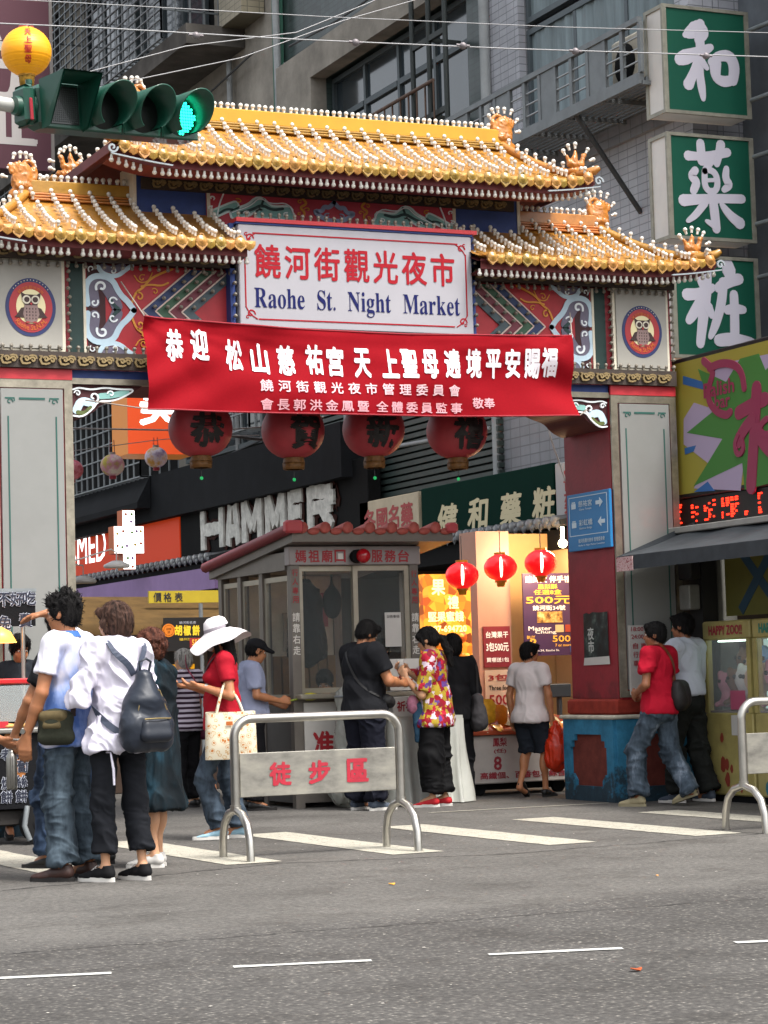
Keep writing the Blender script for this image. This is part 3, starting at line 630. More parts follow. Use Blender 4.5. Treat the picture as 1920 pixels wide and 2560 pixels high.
# ---- crown wall
cw_=MB(); cw_.box(6.2,9.92,18.85,19.2,4.9,5.78); crown=cw_.build('crown_wall',NAVY,gate)
m_=MB(); m_.box(6.2,9.92,18.83,18.849,5.62,5.78); m_.build('dark_frieze',mat('frieze_dark','#16202f',.7),crown)
m_=MB(); m_.box(6.17,6.199,18.84,19.2,4.95,5.72); m_.box(9.921,9.95,18.84,19.2,4.95,5.72); m_.build('wall_edge',CREAM,crown,kind='stuff')
m_=MB(); m_.box(6.24,9.88,18.822,18.848,5.505,5.605); m_.build('crown_scroll_board',mat('board_dark','#3a2f28',.7),crown); scrolls(6.25,9.87,5.555,18.82,crown,.85,.145)
m_=MB(); m_.box(6.84,9.27,18.83,18.849,5.18,5.503); m_.build('crown_red_panel',mat('panel_rose','#b53444',.6,ns=8,na=.15),crown)
for xx in (6.84,9.24): m_=MB(); m_.box(xx,xx+.03,18.82,18.829,5.18,5.5); m_.build('panel_edge',CREAM,crown)
lw=MB(); tl=MB(); oc=MB(); PC=FY(18.829); gl=MB(); wh=MB()
ou=MB()
for s_ in (-1,1):
    X=lambda a:8.055+s_*a; T=lambda pts:[(X(a),5.315+(b-5.2)*.66) for a,b in pts]
    for pts_,w__ in (([(.95,5.22),(.8,5.30),(.72,5.42),(.66,5.33),(.6,5.28),(.45,5.3)],.115),([(1.16,5.2),(1.02,5.3),(.95,5.34)],.085),([(.72,5.24),(.6,5.26),(.42,5.23)],.095)): ou.stroke(T(smooth2(pts_)),w__,PC,0,.004)
    tl.stroke(T(smooth2([(.95,5.22),(.8,5.30),(.72,5.42),(.66,5.33),(.6,5.28),(.45,5.3)])),.075,PC,0,.006)
    tl.stroke(T(smooth2([(.72,5.24),(.6,5.26),(.42,5.23)])),.06,PC,0,.0066)
    tl.stroke(T(smooth2([(1.16,5.2),(1.02,5.3),(.95,5.34)])),.05,PC,0,.005)
    gl.stroke(T(smooth2([(.9,5.24),(.78,5.3),(.7,5.37),(.6,5.3),(.5,5.33)])),.026,PC,0,.010); gl.stroke(T([(.7,5.37),(.68,5.44)]),.02,PC,0,.011); gl.stroke(T(smooth2([(1.1,5.22),(1.04,5.28),(.98,5.28)])),.02,PC,0,.009)
    wh.stroke(T(spiral(.84,5.24,.035,.008,0,5,8)),.01,PC,0,.012); wh.stroke(T(spiral(.47,5.25,.032,.008,2,-4,8)),.01,PC,0,.012)
    wh.stroke(T(smooth2([(.98,5.24),(.8,5.345),(.72,5.47),(.62,5.38),(.44,5.42),(.38,5.2)])),.010,PC,0,.013)
    wh.stroke(T(spiral(1.18,5.28,.03,.008,2,-4,8)),.01,PC,0,.012); wh.stroke(T(spiral(1.17,5.42,.03,.008,4,-1,8)),.01,PC,0,.012); wh.stroke(T(smooth2([(1.12,5.2),(1.1,5.34),(1.06,5.48)])),.012,PC,0,.012)
    oc.stroke(T(smooth2([(.32,5.2),(.28,5.3),(.34,5.36),(.26,5.42),(.3,5.48)])),.022,PC,0,.007); oc.stroke(T(spiral(.26,5.34,.03,.007,0,5,8)),.009,PC,0,.008); oc.stroke(T(spiral(.33,5.44,.028,.007,2,-3,8)),.009,PC,0,.0085); oc.stroke(T(spiral(.92,5.4,.035,.008,1,6,8)),.010,PC,0,.008); oc.stroke(T(spiral(.34,5.27,.022,.006,2,-3,7)),.008,PC,0,.009)
    lw.stroke(T(smooth2([(0,5.2),(.1,5.22),(.21,5.33),(.12,5.32),(.1,5.4),(.05,5.38),(0,5.46)])),.04,PC,0,.009)
    lw.stroke(T(spiral(.07,5.27,.035,.01,2,-3,8)),.012,PC,0,.0095)
ou.build('painted_outline',mat('outline_pale','#cfe0de',.6),crown,kind='stuff'); wh.build('painted_line',mat('line_white','#e6ecee',.6),crown,kind='stuff'); tl.build('painted_leaf',TEAL,crown,kind='stuff'); gl.build('leaf_vein',DKG,crown,kind='stuff'); oc.build('painted_scroll',OCH,crown,kind='stuff'); lw.build('painted_lotus',mat('lotus','#8e9cb8',.6),crown,kind='stuff')
m_=MB(); m_.box(6.93,9.2,18.53,18.84,4.95,5.16); m_.build('board_back',NAVY,crown)
# ---- tiled roofs
rib=MB(); n=6 # half-round cover tile, unit length along +y, radius 1 in x,z; lip at its lower end
for j,(yy,rr) in enumerate(((0,.86),(.9,1.0),(.92,1.08),(1.04,1.08))):
    pass
V=[];prof=((0,.84),(.85,.98),(.87,1.1),(1.03,1.1))
for yy,rr in prof:
    for k in range(n+1): a=PI*k/n; V.append((rr*math.cos(a),yy,rr*math.sin(a)))
rib.add(V,[(j*(n+1)+k,j*(n+1)+k+1,(j+1)*(n+1)+k+1,(j+1)*(n+1)+k) for j in range(3) for k in range(n)],True); rib.add([V[-1-k] for k in range(n+1)],[tuple(range(n+1))])
RIBM=rib.mesh('cover_tile',TILE)
am=MB(); am.lathe([(0,-.016),(.033,-.016),(.04,-.006),(.04,.012),(0,.012)],(0,0,0),14,'y',fn=lambda t,h:1+.08*math.cos(8*t)); am.lathe([(0,-.028),(.012,-.026),(.02,-.018),(.024,-.0165)],(0,0,0),8,'y')
am.stroke([(-.03,-.02),(0,-.052),(.03,-.02)],.02,P0,-.008,.012); am.stroke(spiral(0,.036,.014,.006,0,5,6),.008,P0,-.006,.014); AMM=am.mesh('eave_tile',TILEL)
dm=MB(); dm.add([( -.046,-.004,.028),(.046,-.004,.028),(.046,-.006,0),(.03,-.008,-.026),(0,-.010,-.045),(-.03,-.008,-.026),(-.046,-.006,0),( 0,-.026,.0)]+[( -.046,.012,.028),(.046,.012,.028),(.046,.01,0),(.03,.008,-.026),(0,.006,-.045),(-.03,.008,-.026),(-.046,.01,0)],
 [(0,1,7),(1,2,7),(2,3,7),(3,4,7),(4,5,7),(5,6,7),(6,0,7)]+[(k,8+k,8+(k+1)%7,(k+1)%7) for k in range(7)]+[tuple(range(14,7,-1))]); DMM=dm.mesh('drip_tile',TILEL)
def finial(parent,x,y,z,s=1,flip=1,kind='scroll'):
    if kind=='scroll':   # carved ridge-end block with a curled horn and leafy crest
        pr=[('e',(-.01*flip,0,.14),(.105,.055,.15)),('e',(.0,0,.24),(.07,.05,.06)),('e',(.02*flip,0,.02),(.10,.055,.06)),('c',(-.07*flip,0,.02),(-.105*flip,0,.24),.045,.03)]
        for k in range(9): a=2.9-5.2*k/8; pr.append(('c',(flip*(-.055+.05*math.cos(a)),0,.27+.05*math.sin(a)),(flip*(-.055+.05*math.cos(a-.6)),0,.27+.05*math.sin(a-.6)),.016,.014))
        for k in range(4): pr.append(('c',(flip*(.02+.025*k),0,.22),(flip*(.025+.03*k),0,.31-.012*k),.018,.013))
        for k in range(9): a=k*2.4; pr.append(('e',(flip*(.05*math.cos(a)),-.045,.1+.075*math.sin(a*1.3)),(.026,.016,.018)))
        if s: dirs=[(-.12*flip,.30,-.6),(-.09*flip,.355,-.4),(-.04*flip,.37,-.1),(.02*flip,.37,.1),(.08*flip,.36,.4),(.13*flip,.28,.8),(.13*flip,.2,1),(-.14*flip,.2,-1)]
    else:                # bird with raised tail
        pr=[('e',(0,0,.06),(.1,.045,.045)),('c',(-.06*flip,0,.07),(-.105*flip,0,.15),.03,.012),('c',(-.02*flip,0,.1),(0,0,.17),.04,.022),('c',(0,0,.17),(0,0,.215),.02,.01),('c',(.07*flip,0,.07),(.1*flip,0,.16),.03,.02),('e',(.105*flip,0,.17),(.03,.022,.022)),('e',(.03*flip,0,-.01),(.13,.05,.04))]
        dirs=[(-.13*flip,.19,-.5),(-.07*flip,.25,-.3),(0,.27,0),(.07*flip,.255,.3),(.13*flip,.23,.6),(.17*flip,.15,1),(.17*flip,.06,1)]
    o=surf_obj('finial',[tuple([q[0],tuple(np.array(q[1])*s)]+([tuple(np.array(q[2])*s),q[3]*s,q[4]*s] if q[0]=='c' else [tuple(np.array(q[2])*s)])) for q in pr],.009*s,FIN,parent,k=.012,wr=.003,wl=.035)
    o.location=(x,y,z)
    for a,h,t in dirs:
        BULBS.append((Vector((x+a*s,y,z+h*s-.03)),Vector((t*flip if 0 else t*1.0*(1 if a*1>0 else 1),0,1)).normalized() if abs(t)<.9 else Vector((math.copysign(1,a),0,.3)).normalized()))
def roof(name,xr0,xr1,xe0,xe1,yr,ye,zr,ze,lift,endL,endR,nb,clip=None,ribs=None):
    """hip-and-gable tiled roof; endL/endR: hips at that end"""
    part=bpy.data.objects.new(name,None); COL.objects.link(part); part.parent=gate; part.matrix_parent_inverse=Matrix.Translation(-ORG[gate.name])
    def bey(x): 
        if x<xr0 and endL: return (xr0-x)/(xr0-xe0)
        if x>xr1 and endR: return (x-xr1)/(xe1-xr1)
        return 0
    def S(x,t,back=0): 
        y=yr+(ye-yr)*t; y=2*yr-y if back else y
        e=bey(x); return Vector((x,y,ze+(zr-ze)*max(0,1-t)**1.45+lift*e*e*t))
    def t0(x): return min(.985,max(0,bey(x)))
    sf=MB(); so_=MB(); N=48; T=9
    for back in (0,1):
        V=[]
        for i in range(N+1):
            x=xe0+(xe1-xe0)*i/N
            for j in range(T+1):
                t=t0(x)+(1-t0(x))*j/T; V.append(S(x,t,back))
        F=[(i*(T+1)+j,i*(T+1)+j+1,(i+1)*(T+1)+j+1,(i+1)*(T+1)+j) for i in range(N) for j in range(T)]
        sf.add(V,F if not back else [q[::-1] for q in F],True)
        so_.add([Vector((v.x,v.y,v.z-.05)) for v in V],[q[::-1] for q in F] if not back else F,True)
    for end,xr,xe in ((endL,xr0,xe0),(endR,xr1,xe1)):
        if not end: continue
        V=[]
        for j in range(13):
            x=xr+(xe-xr)*j/12; a=S(x,t0(x)); b=S(x,t0(x),1)
            for k in range(7): V.append(a.lerp(b,k/6))
        F=[(j*7+k,(j+1)*7+k,(j+1)*7+k+1,j*7+k+1) for j in range(12) for k in range(6)]
        sf.add(V,F,True); so_.add([Vector((v.x,v.y,v.z-.05)) for v in V],F,True)
        m_=MB(); xx=xe+(.02 if end and xe>xr else -.02); m_.prism([(ye+.05,S(xe,1).z-.09),(2*yr-ye-.05,S(xe,1).z-.09),(2*yr-ye-.05,S(xe,1).z-.01),(ye+.05,S(xe,1).z-.01)],min(xe,xx),max(xe,xx),'x'); m_.build('end_fascia',SOF,part)
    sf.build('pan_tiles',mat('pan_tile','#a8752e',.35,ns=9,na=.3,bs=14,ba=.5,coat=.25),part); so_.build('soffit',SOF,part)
    # fascia under the eave, following the upturn
    fa=MB()
    for i in range(N):
        xa=xe0+(xe1-xe0)*i/N; xb=xe0+(xe1-xe0)*(i+1)/N; a=S(xa,1); b=S(xb,1)
        fa.add([(a.x,a.y+.05,a.z-.11),(b.x,b.y+.05,b.z-.11),(b.x,b.y+.045,b.z-.02),(a.x,a.y+.045,a.z-.02),(a.x,a.y+.35,a.z-.13),(b.x,b.y+.35,b.z-.13)],[(0,1,2,3),(1,0,4,5)])
    fa.build('fascia',mat('fascia_red','#6b2a2b',.65,ns=12,na=.3),part)
    n=ribs; sp=(xe1-xe0)/n
    for i in range(n):
        x=xe0+sp*(i+.5); ta=t0(x)
        if clip and clip(x): ta=max(ta,(yr-clip(x))/(yr-ye))
        segs=max(1,int(round(5*(1-ta))))
        for j in range(segs):
            a=S(x,ta+(1-ta)*j/segs); b=S(x,ta+(1-ta)*(j+1)/segs); d=(b-a); L=d.length; d.normalize(); nx=Vector((1,0,0)); nz=nx.cross(d); jt_=.034*random.uniform(.93,1.06)
            o=link('cover_tile',RIBM,part); o.matrix_basis=Matrix(((nx.x*jt_,d.x*L,nz.x*jt_,a.x+random.uniform(-.004,.004)),(nx.y*jt_,d.y*L,nz.y*jt_,a.y),(nx.z*jt_,d.z*L,nz.z*jt_,a.z+random.uniform(-.003,.003)),(0,0,0,1)))
        L=int(round(11*(1-ta)))
        for j in range(L):
            t=ta+(1-ta)*(j+.3)/L*.86+.02; a=S(x,t); BULBS.append((a+Vector((0,0,.03)),Vector((0,-.15,1)).normalized()))
        e=S(x,1); link('eave_tile',AMM,part,(x,e.y-.014,e.z-.010),scale=random.uniform(1.2,1.36),rot=(random.uniform(-.1,.1),random.uniform(-.12,.12),random.uniform(-.12,.12)))
        BULBS.append((e+Vector((0,.03,.045)),Vector((0,-.1,1))) ) if i%9==4 else None
        if i<n-1 or not endR: 
            x2=x+sp/2; e=S(x2 if x2<xe1 else xe1,1); link('drip_tile',DMM,part,(x2,e.y-.004,e.z-.018),scale=1.2)
    ne=int((xe1-xe0)/.062)
    for i in range(ne+1):
        x=xe0+(xe1-xe0)*i/ne; e=S(x,1); BULBS.append((e+Vector((0,.07,-.11)),Vector((0,0,-1))))
    # ridge beam
    rb=MB(); a0,a1=xr0+(.0 if endL else 0),xr1
    rb.bbox(a0,a1,yr-.05,yr+.05,zr+.02,zr+nb[0],.008); rb.build('ridge_beam',nb[1],part)
    rb=MB()
    for k in range(3): rb.bbox(a0,a1,yr-.075-.02*k,yr+.075+.02*k,zr+.0-.028*k,zr+.019-.028*k,.006)
    rb.build('ridge_moulding',TILE,part)
    bulbrow((a0+.05,yr,zr+nb[0]),(a1-.05,yr,zr+nb[0]),.061)
    for end,xr,xe,fl in ((endL,xr0,xe0,-1),(endR,xr1,xe1,1)):
        if not end: continue
        finial(part,xr+fl*.04,yr,zr-.02,1,fl*1,'scroll')
        for back in (0,1):
            pts=[S(xr+(xe-xr)*k/10,t0(xr+(xe-xr)*k/10),back)+Vector((0,0,.03)) for k in range(11)]
            m_=MB(); m_.tube(pts+[pts[-1]+Vector((fl*.04,0,.03))],[.04]*11+[.03],8); m_.build('hip_ridge',TILE,part)
            for k in range(8): 
                q=pts[0].lerp(pts[-1],0) ; i_=1+k*.95; q=pts[int(i_)].lerp(pts[min(10,int(i_)+1)],i_%1); BULBS.append((q+Vector((0,0,.035)),Vector((0,0,1))))
            q=pts[8]; finial(part,q.x,q.y,q.z+.03,.85,fl,'bird')
            e=pts[-1]; w_=MB(); yy=e.y-.03 if not back else e.y+.03
            w_.stroke(spiral(e.x+fl*.02,e.z-.10,.045,.01,0,fl*7,14),.016,lambda a,b,d:(a,yy-d,b),-.01,.01); w_.stroke(smooth2([(e.x+fl*.03,e.z-.15),(e.x-fl*.1,e.z-.17),(e.x-fl*.3,e.z-.20),(e.x-fl*.5,e.z-.22)]),[.03]+[.018]*11+[.012] if 0 else .012,lambda a,b,d:(a,yy-d,b),-.01,.009)
            w_.build('corner_cloud',mat('corner_grey','#8f979c',.5) if 1 else mat('line_white','#e6ecee',.6),part)
    return part
roof('upper_roof',6.28,9.84,5.77,10.35,19.0,18.1,6.16,5.65,.09,True,True,(.15,RIDGE),ribs=27)
cl=lambda x:(18.83 if 6.18<x<9.94 else None)
roof('side_roof',5.27,6.19,4.5,6.95,19.0,18.1,5.42,4.93,.10,True,False,(.13,TILE),clip=cl,ribs=14)
roof('side_roof',9.93,10.85,9.17,11.62,19.0,18.1,5.42,4.93,.10,False,True,(.13,TILE),clip=cl,ribs=14)
# ---- light bulbs: one small lamp mesh, instanced; the many others joined
bb=MB(); bb.cyl((0,0,0),(0,0,.03),.012,.014,6,True); bb.sph((0,0,.046),.0215,8,6); bme=bb.mesh('bulb',BULB)
def orient(p,d):
    d=(d.normalized()+Vector((random.gauss(0,.05),random.gauss(0,.05),random.gauss(0,.05)))).normalized(); return Matrix.Translation(p+Vector((random.gauss(0,.0015),random.gauss(0,.0015),random.gauss(0,.001))))@d.to_track_quat('Z','Y').to_matrix().to_4x4()
bv=np.array(bb.v); rest=MB(); random.shuffle(BULBS); BULBS=BULBS[:int(len(BULBS)*.975)]
objrand(BULB,.82,1.05,.004)
fr_=[b for b in BULBS if b[0].y<18.9]; bk=[b for b in BULBS if b[0].y>=18.9]
for i,(p,d) in enumerate(fr_+bk):
    if i<290: o=link('bulb',bme,gate); o.matrix_basis=orient(p,d)
    else:
        M=np.array(orient(p,d)); rest.add((bv@M[:3,:3].T+M[:3,3]).tolist(),bb.f,True)
rest.build('bulb_rows',BULB,gate,kind='stuff')
dr=MB()
for p,d in DIM:
    M=np.array(orient(p,d)); dr.add(((bv*.85)@M[:3,:3].T+M[:3,3]).tolist(),bb.f,True)
dr.build('dim_bulbs',mat('dim_bulb','#7d766a',.3,ns=25,na=.3),gate,kind='stuff')  # darker, browner copy of the bulb colour, so these look unlit
# ================================================================ BUILDINGS ALONG THE RIGHT SIDE OF THE STREET (fronts on x = 13)
XF=13.0
CONC=mat('stained_concrete','#908b82',.9,ns=1.3,na=.4,bs=25,ba=.35); CONCD=mat('dark_concrete','#575450',.9,ns=1.6,na=.45,bs=20,ba=.3)
GRM=mat('bar_metal','#858b8e',.5,.4,ns=6,na=.2); GLS=mat('window_glass','#2b353b',.12,0,ns=.9,na=.5,coat=.4); FRM=mat('window_frame','#4d565a',.5,.3); DARK=mat('dark_void','#0b0c0d',.85,spec=.2); DK2=mat('dark_cladding','#15171a',.85,ns=2,na=.4,spec=.15)
WIRE=mat('cable','#3a3c3e',.6); PIPE=mat('pvc_pipe','#8d9192',.5,ns=4,na=.2)
def tiles(name,col,grout,sx,sz,rough=.45,var=.12):
    """small facing tiles too fine to tell apart: colour and joints by the material (face x=const)"""
    if name in MC: return MC[name]
    M=mat(name,col,rough); n,l,p=nodes(M); tc=n.new('ShaderNodeTexCoord'); s=n.new('ShaderNodeSeparateXYZ'); c=n.new('ShaderNodeCombineXYZ')
    l.new(tc.outputs['Object'],s.inputs[0]); a=n.new('ShaderNodeMath'); a.operation='ADD'; l.new(s.outputs[0],a.inputs[0]); l.new(s.outputs[1],a.inputs[1]); l.new(a.outputs[0],c.inputs[0]); l.new(s.outputs[2],c.inputs[1])
    b=n.new('ShaderNodeTexBrick'); l.new(c.outputs[0],b.inputs[0]); b.offset=0; b.inputs['Scale'].default_value=1; b.inputs['Brick Width'].default_value=sx; b.inputs['Row Height'].default_value=sz; b.inputs['Mortar Size'].default_value=min(sx,sz)*.07
    cc=lin(col); b.inputs['Color1'].default_value=(*cc,1); b.inputs['Color2'].default_value=(*[q*(1-var) for q in cc],1); b.inputs['Mortar'].default_value=(*lin(grout),1)
    t=n.new('ShaderNodeTexNoise'); t.inputs['Scale'].default_value=.9; t.inputs['Detail'].default_value=8; t.inputs['Roughness'].default_value=.7; mp=n.new('ShaderNodeMapping'); mp.inputs['Scale'].default_value=(1,1,.35); l.new(tc.outputs['Object'],mp.inputs[0]); l.new(mp.outputs[0],t.inputs['Vector'])
    r=n.new('ShaderNodeMapRange'); r.inputs[1].default_value=.35; r.inputs[2].default_value=.65; r.inputs[3].default_value=.68; r.inputs[4].default_value=1.08; l.new(t.outputs[0],r.inputs[0])
    h=n.new('ShaderNodeHueSaturation'); l.new(b.outputs['Color'],h.inputs['Color']); l.new(r.outputs[0],h.inputs['Value']); l.new(h.outputs[0],p.inputs['Base Color'])
    bp=n.new('ShaderNodeBump'); bp.inputs['Strength'].default_value=.3; bp.inputs['Distance'].default_value=.01; l.new(b.outputs['Fac'],bp.inputs['Height']); bp.invert=True; l.new(bp.outputs[0],p.inputs['Normal']); return M
WT=tiles('white_tile','#adafb6','#7b7d82',.2,.09); GT=tiles('green_tile','#3e4e4c','#2c3736',.16,.08,.3,.3); BT=tiles('beige_tile','#9a927c','#6d6858',.2,.1); GRT=tiles('grey_tile','#85878c','#66686c',.25,.12)
def bx(name,m,parent,x0,x1,y0,y1,z0,z1,bev=0):
    q=MB(); (q.bbox(x0,x1,y0,y1,z0,z1,bev) if bev else q.box(x0,x1,y0,y1,z0,z1)); return q.build(name,m,parent)
# a window set in a wall facing -x: reveal, frame bars, panes, as parts
def window(parent,x,y0,y1,z0,z1,nv=2,zt=None,curt=False,fr=FRM):
    f=MB(); t=.07
    f.box(x-.02,x+.08,y0,y0+t,z0,z1); f.box(x-.02,x+.08,y1-t,y1,z0,z1); f.box(x-.02,x+.08,y0+t,y1-t,z0,z0+t); f.box(x-.02,x+.08,y0+t,y1-t,z1-t,z1)
    for k in range(1,nv): y=y0+(y1-y0)*k/nv; f.box(x-.01,x+.07,y-.035,y+.035,z0+t,z1-t)
    if zt:
        for k in range(nv): a=y0+(y1-y0)*k/nv+.05; b=y0+(y1-y0)*(k+1)/nv-.05; f.box(x-.015,x+.06,a,b,zt-.04,zt+.04)
    w_=f.build('window',fr,parent)
    for k in range(nv):
        a=y0+(y1-y0)*k/nv; b=y0+(y1-y0)*(k+1)/nv
        for c,d in (((z0,zt),(zt,z1)) if zt else ((z0,z1),)): bx('pane',GLS,w_,x+.03,x+.04,a+.02,b-.02,c+.02,d-.02)
    if curt: # curtain folds behind the glass
        q=MB(); n=int((y1-y0)/.05); V=[]
        for i in range(n+1):
            y=y0+(y1-y0)*i/n; xx=x+.012+.012*math.sin(i*1.3)+.006*math.sin(i*.37); V+=[(xx,y,z0+t),(xx,y,z1-t)]
        q.add(V,[(2*i,2*i+1,2*i+3,2*i+2) for i in range(n)],True); q.build('curtain',mat('curtain','#78868a',.7,ns=1.5,na=.5,nstretch=(1,3,.3)),w_)
    return w_
# --- nearest: white tiled building with a balcony
bC=thing('white_building','pale grey tiled building with tall curtained windows and a slatted steel balcony','building',(XF+3,22,0))
Y0,Y1=20.62,25.45
a=MB(); wy=(22.0,24.5); wz=(7.55,11.2)   # wall with a real opening
for (p0,p1,q0,q1) in ((Y0,Y1,3.6,wz[0]),(Y0,Y1,wz[1],16),(wy[1],Y1,wz[0],wz[1]),): a.box(XF,XF+.3,p0,p1,q0,q1)
a.box(XF,XF+.3,Y0,20.9,wz[0],wz[1]); a.box(XF+.31,XF+8,Y0,Y1,3.6,16); a.build('wall',WT,bC)
window(bC,XF+.12,20.92,24.48,7.6,9.05+.0,3,None,True); window(bC,XF+.12,20.92,24.48,9.13,11.1,3,None,True)
cb=MB(); cb.cyl((XF-.06,25.3,3.6),(XF-.06,25.3,16),.07,n=8); cb.build('corner_pipe',PIPE,bC)
bx('floor_band',GRT,bC,XF-.06,XF-.001,Y0,Y1,7.1,7.5)
# balcony
bal=MB(); xo=12.2; by0,by1=20.3,25.1
for k in range(9): x=xo+.08*k+.05; bal.box(x,x+.035,by0,by1,7.32,7.36)
bal.box(xo-.03,xo+.03,by0,by1,7.28,7.40); bal.box(xo-.03,xo+.03,by0,by1,7.93,7.99)
for k in range(14): y=by0+(by1-by0)*k/13; bal.box(xo-.02,xo+.02,y-.03,y+.03,7.4,7.93)
for k in range(13):
    y=by0+(by1-by0)*(k+.5)/13
    if k%3==2: bal.box(xo-.012,xo+.012,y-.16,y+.16,7.4,7.93)
for k in range(7): y=by0+(by1-by0)*k/6; bal.box(xo,XF,y-.02,y+.02,7.27,7.315)
bal.build('balcony',mat('balcony_steel','#6f7476',.5,.3,ns=5,na=.2),bC)
rl=MB()
for k in range(13):
    if k%3==2: continue
    y=by0+(by1-by0)*(k+.5)/13
    for z in (7.53,7.66,7.79): rl.cyl((xo,y-.16,z),(xo,y+.16,z),.011,n=6)
rl.build('balcony_rods',mat('chrome_rod','#a5a8aa',.3,.8),bC,kind='stuff')
for y in (21.75,23.65):
    s_=MB(); s_.cyl((xo+.02,y,7.3),(XF,y,6.25),.03,n=6); s_.build('brace',mat('brace','#3f4244',.6,.3),bC)
ac=bx('air_conditioner',mat('aircon','#a8a292',.6,ns=6,na=.2),bC,12.45,12.85,20.75,21.35,7.4,8.0,.03); g_=MB(); g_.lathe([(0,-.01),(.2,-.01),(.22,0)],(12.448,21.05,7.7),16,'x'); g_.build('fan_grille',DARK,ac)
bx('low_wall',GRT,bC,XF-.02,XF-.001,22.4,25.4,3.6,4.6)
# right end of the block, beyond the green signs
pl=MB(); pl.cyl((13.25,19.2,2),(13.25,19.2,15),.09,n=10); pl.cyl((13.42,19.05,2),(13.42,19.05,15),.05,n=8)
for k in range(12): pl.cyl((13.25,19.2,4.2+.95*k),(13.6,19.25,4.2+.95*k),.03,n=6)
tag(pl.build('sign_post',mat('post_grey','#4e5355',.5,.4,ns=5,na=.2)),'grey steel post with short brackets right of the green signs','post')
bD=thing('corner_building','grey building edge with stacked window bays at the far right of the photo','building',(16,18,0))
bx('wall',mat('corner_wall','#60656a',.8,ns=2,na=.3),bD,13.62,18,16.0,20.6,2.9,16)
for k in range(5): window(bD,13.5,17.6,19.1,4.6+2.2*k,6.2+2.2*k,2)
# --- middle: dark green tiled building
bB=thing('green_building','dark green tiled building with concrete window hood, rusty railing and pipes','building',(XF+3,29,0))
Y0,Y1=25.5,32.4
a=MB(); a.box(XF+.3,XF+8,Y0,Y1,3.6,16); a.box(XF,XF+.299,Y0,Y1,10.0,16); a.box(XF,XF+.299,Y0,Y1,3.6,8.1); a.box(XF,XF+.299,30.55,Y1,8.1,10.0); a.box(XF,XF+.299,Y0,25.9,8.1,10.0); a.build('wall',GT,bB)
hd=MB(); hd.prism([(25.9,9.98),(31.9,9.98),(31.9,10.45),(25.9,10.45)],12.75,12.999,'x'); hd.box(12.75,12.999,30.55,31.9,8.3,9.979); hd.build('window_hood',CONC,bB)
window(bB,XF+.1,25.92,30.53,8.15,9.96,4,9.35)
rr=MB(); xo=12.5
rr.cyl((xo,25.9,8.75),(xo,29.2,8.75),.025,n=6)
for k in range(14): y=25.9+3.3*k/13; rr.cyl((xo,y,8.0),(xo,y,8.75),.014,n=5)
rr.cyl((xo,25.9,8.05),(xo,29.2,8.05),.02,n=6); rr.build('railing',mat('rusty_rail','#5f4a3e',.7,.2,ns=12,na=.4),bB)
lf=MB(); 
for y in (26.1,26.6,25.62): lf.cyl((12.55,y,7.9),(12.55,y,13.5),.035,n=6)
for k in range(6): lf.box(12.53,12.58,25.62,26.6,8.3+1.0*k,8.37+1.0*k); lf.box(12.56,XF,26.08,26.12,8.3+1.0*k,8.35+1.0*k)
lf.build('steel_ladder',mat('ladder','#2f3534',.6,.3),bB)
pp=MB(); pp.tube(smooth2([(12.85,32.1,16),(12.85,32.1,10.2),(12.85,31.95,9.0)],1),.06,8); pp.tube(smooth2([(12.85,31.7,10.5),(12.85,31.75,10.2),(12.85,32.0,9.9)],1),.05,8); pp.build('drain_pipe',PIPE,bB)
bx('green_shutter',mat('green_board','#2c5f4e',.6,ns=3,na=.2),bB,12.9,12.99,32.15,32.39,8.4,12.2)
v=MB()
for k in range(7): v.box(12.55,12.8,30.3,31.5,8.5+.13*k,8.56+.13*k)
v.build('vent_louvres',mat('louvre_tan','#7d7260',.8,ns=5,na=.3),bB,kind='stuff')
# dark ribbed cladding low on the same block
rb=MB()
for k in range(26): z=3.66+.09*k; rb.box(12.9,12.99,25.2,31.0,z,z+.06)
rb.build('ribbed_cladding',mat('clad_green','#36423f',.5,.2,ns=3,na=.3),bB,kind='stuff')
# --- far: stained concrete building with barred cages
bA=thing('concrete_building','stained concrete apartment block with barred window cages far up the street','building',(XF+3,45,0))
bx('wall',CONC,bA,XF,XF+8,32.45,60,3.6,22)
bx('pier',BT,bA,12.6,12.98,32.9,33.9,11.6,20)
def cage(parent,y0,y1,z0,z1,xo,ny,nz,m=GRM):
    q=MB(); r=.013
    for k in range(ny+1): y=y0+(y1-y0)*k/ny; q.box(xo-r,xo+r,y-r,y+r,z0,z1)
    for k in range(nz+1): z=z0+(z1-z0)*k/nz; q.box(xo-r-.004,xo+r+.004,y0,y1,z-r*.8,z+r*.8)
    for yy in (y0,y1):
        for k in range(5): x=xo+(XF-xo)*k/4; q.box(x-r,x+r,yy-r,yy+r,z0,z1)
        for k in range(0,nz+1,3): z=z0+(z1-z0)*k/nz; q.box(xo,XF,yy-r,yy+r,z-r,z+r)
    for k in range(int((y1-y0)/.25)): y=y0+.25*k; q.box(xo,XF,y-r,y+r,z0-.02,z0+.01)
    q.build('window_cage',m,parent)
    bx('cage_roof',GRM,parent,xo-.1,XF-.001,y0-.1,y1+.1,z1+.02,z1+.06)
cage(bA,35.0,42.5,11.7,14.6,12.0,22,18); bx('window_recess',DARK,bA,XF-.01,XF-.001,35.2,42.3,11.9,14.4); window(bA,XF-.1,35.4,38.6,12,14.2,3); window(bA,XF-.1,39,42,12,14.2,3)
cage(bA,44,50,10.6,15,12.1,14,14); bx('window_recess',DARK,bA,XF-.01,XF-.001,44.2,49.8,10.8,14.8)
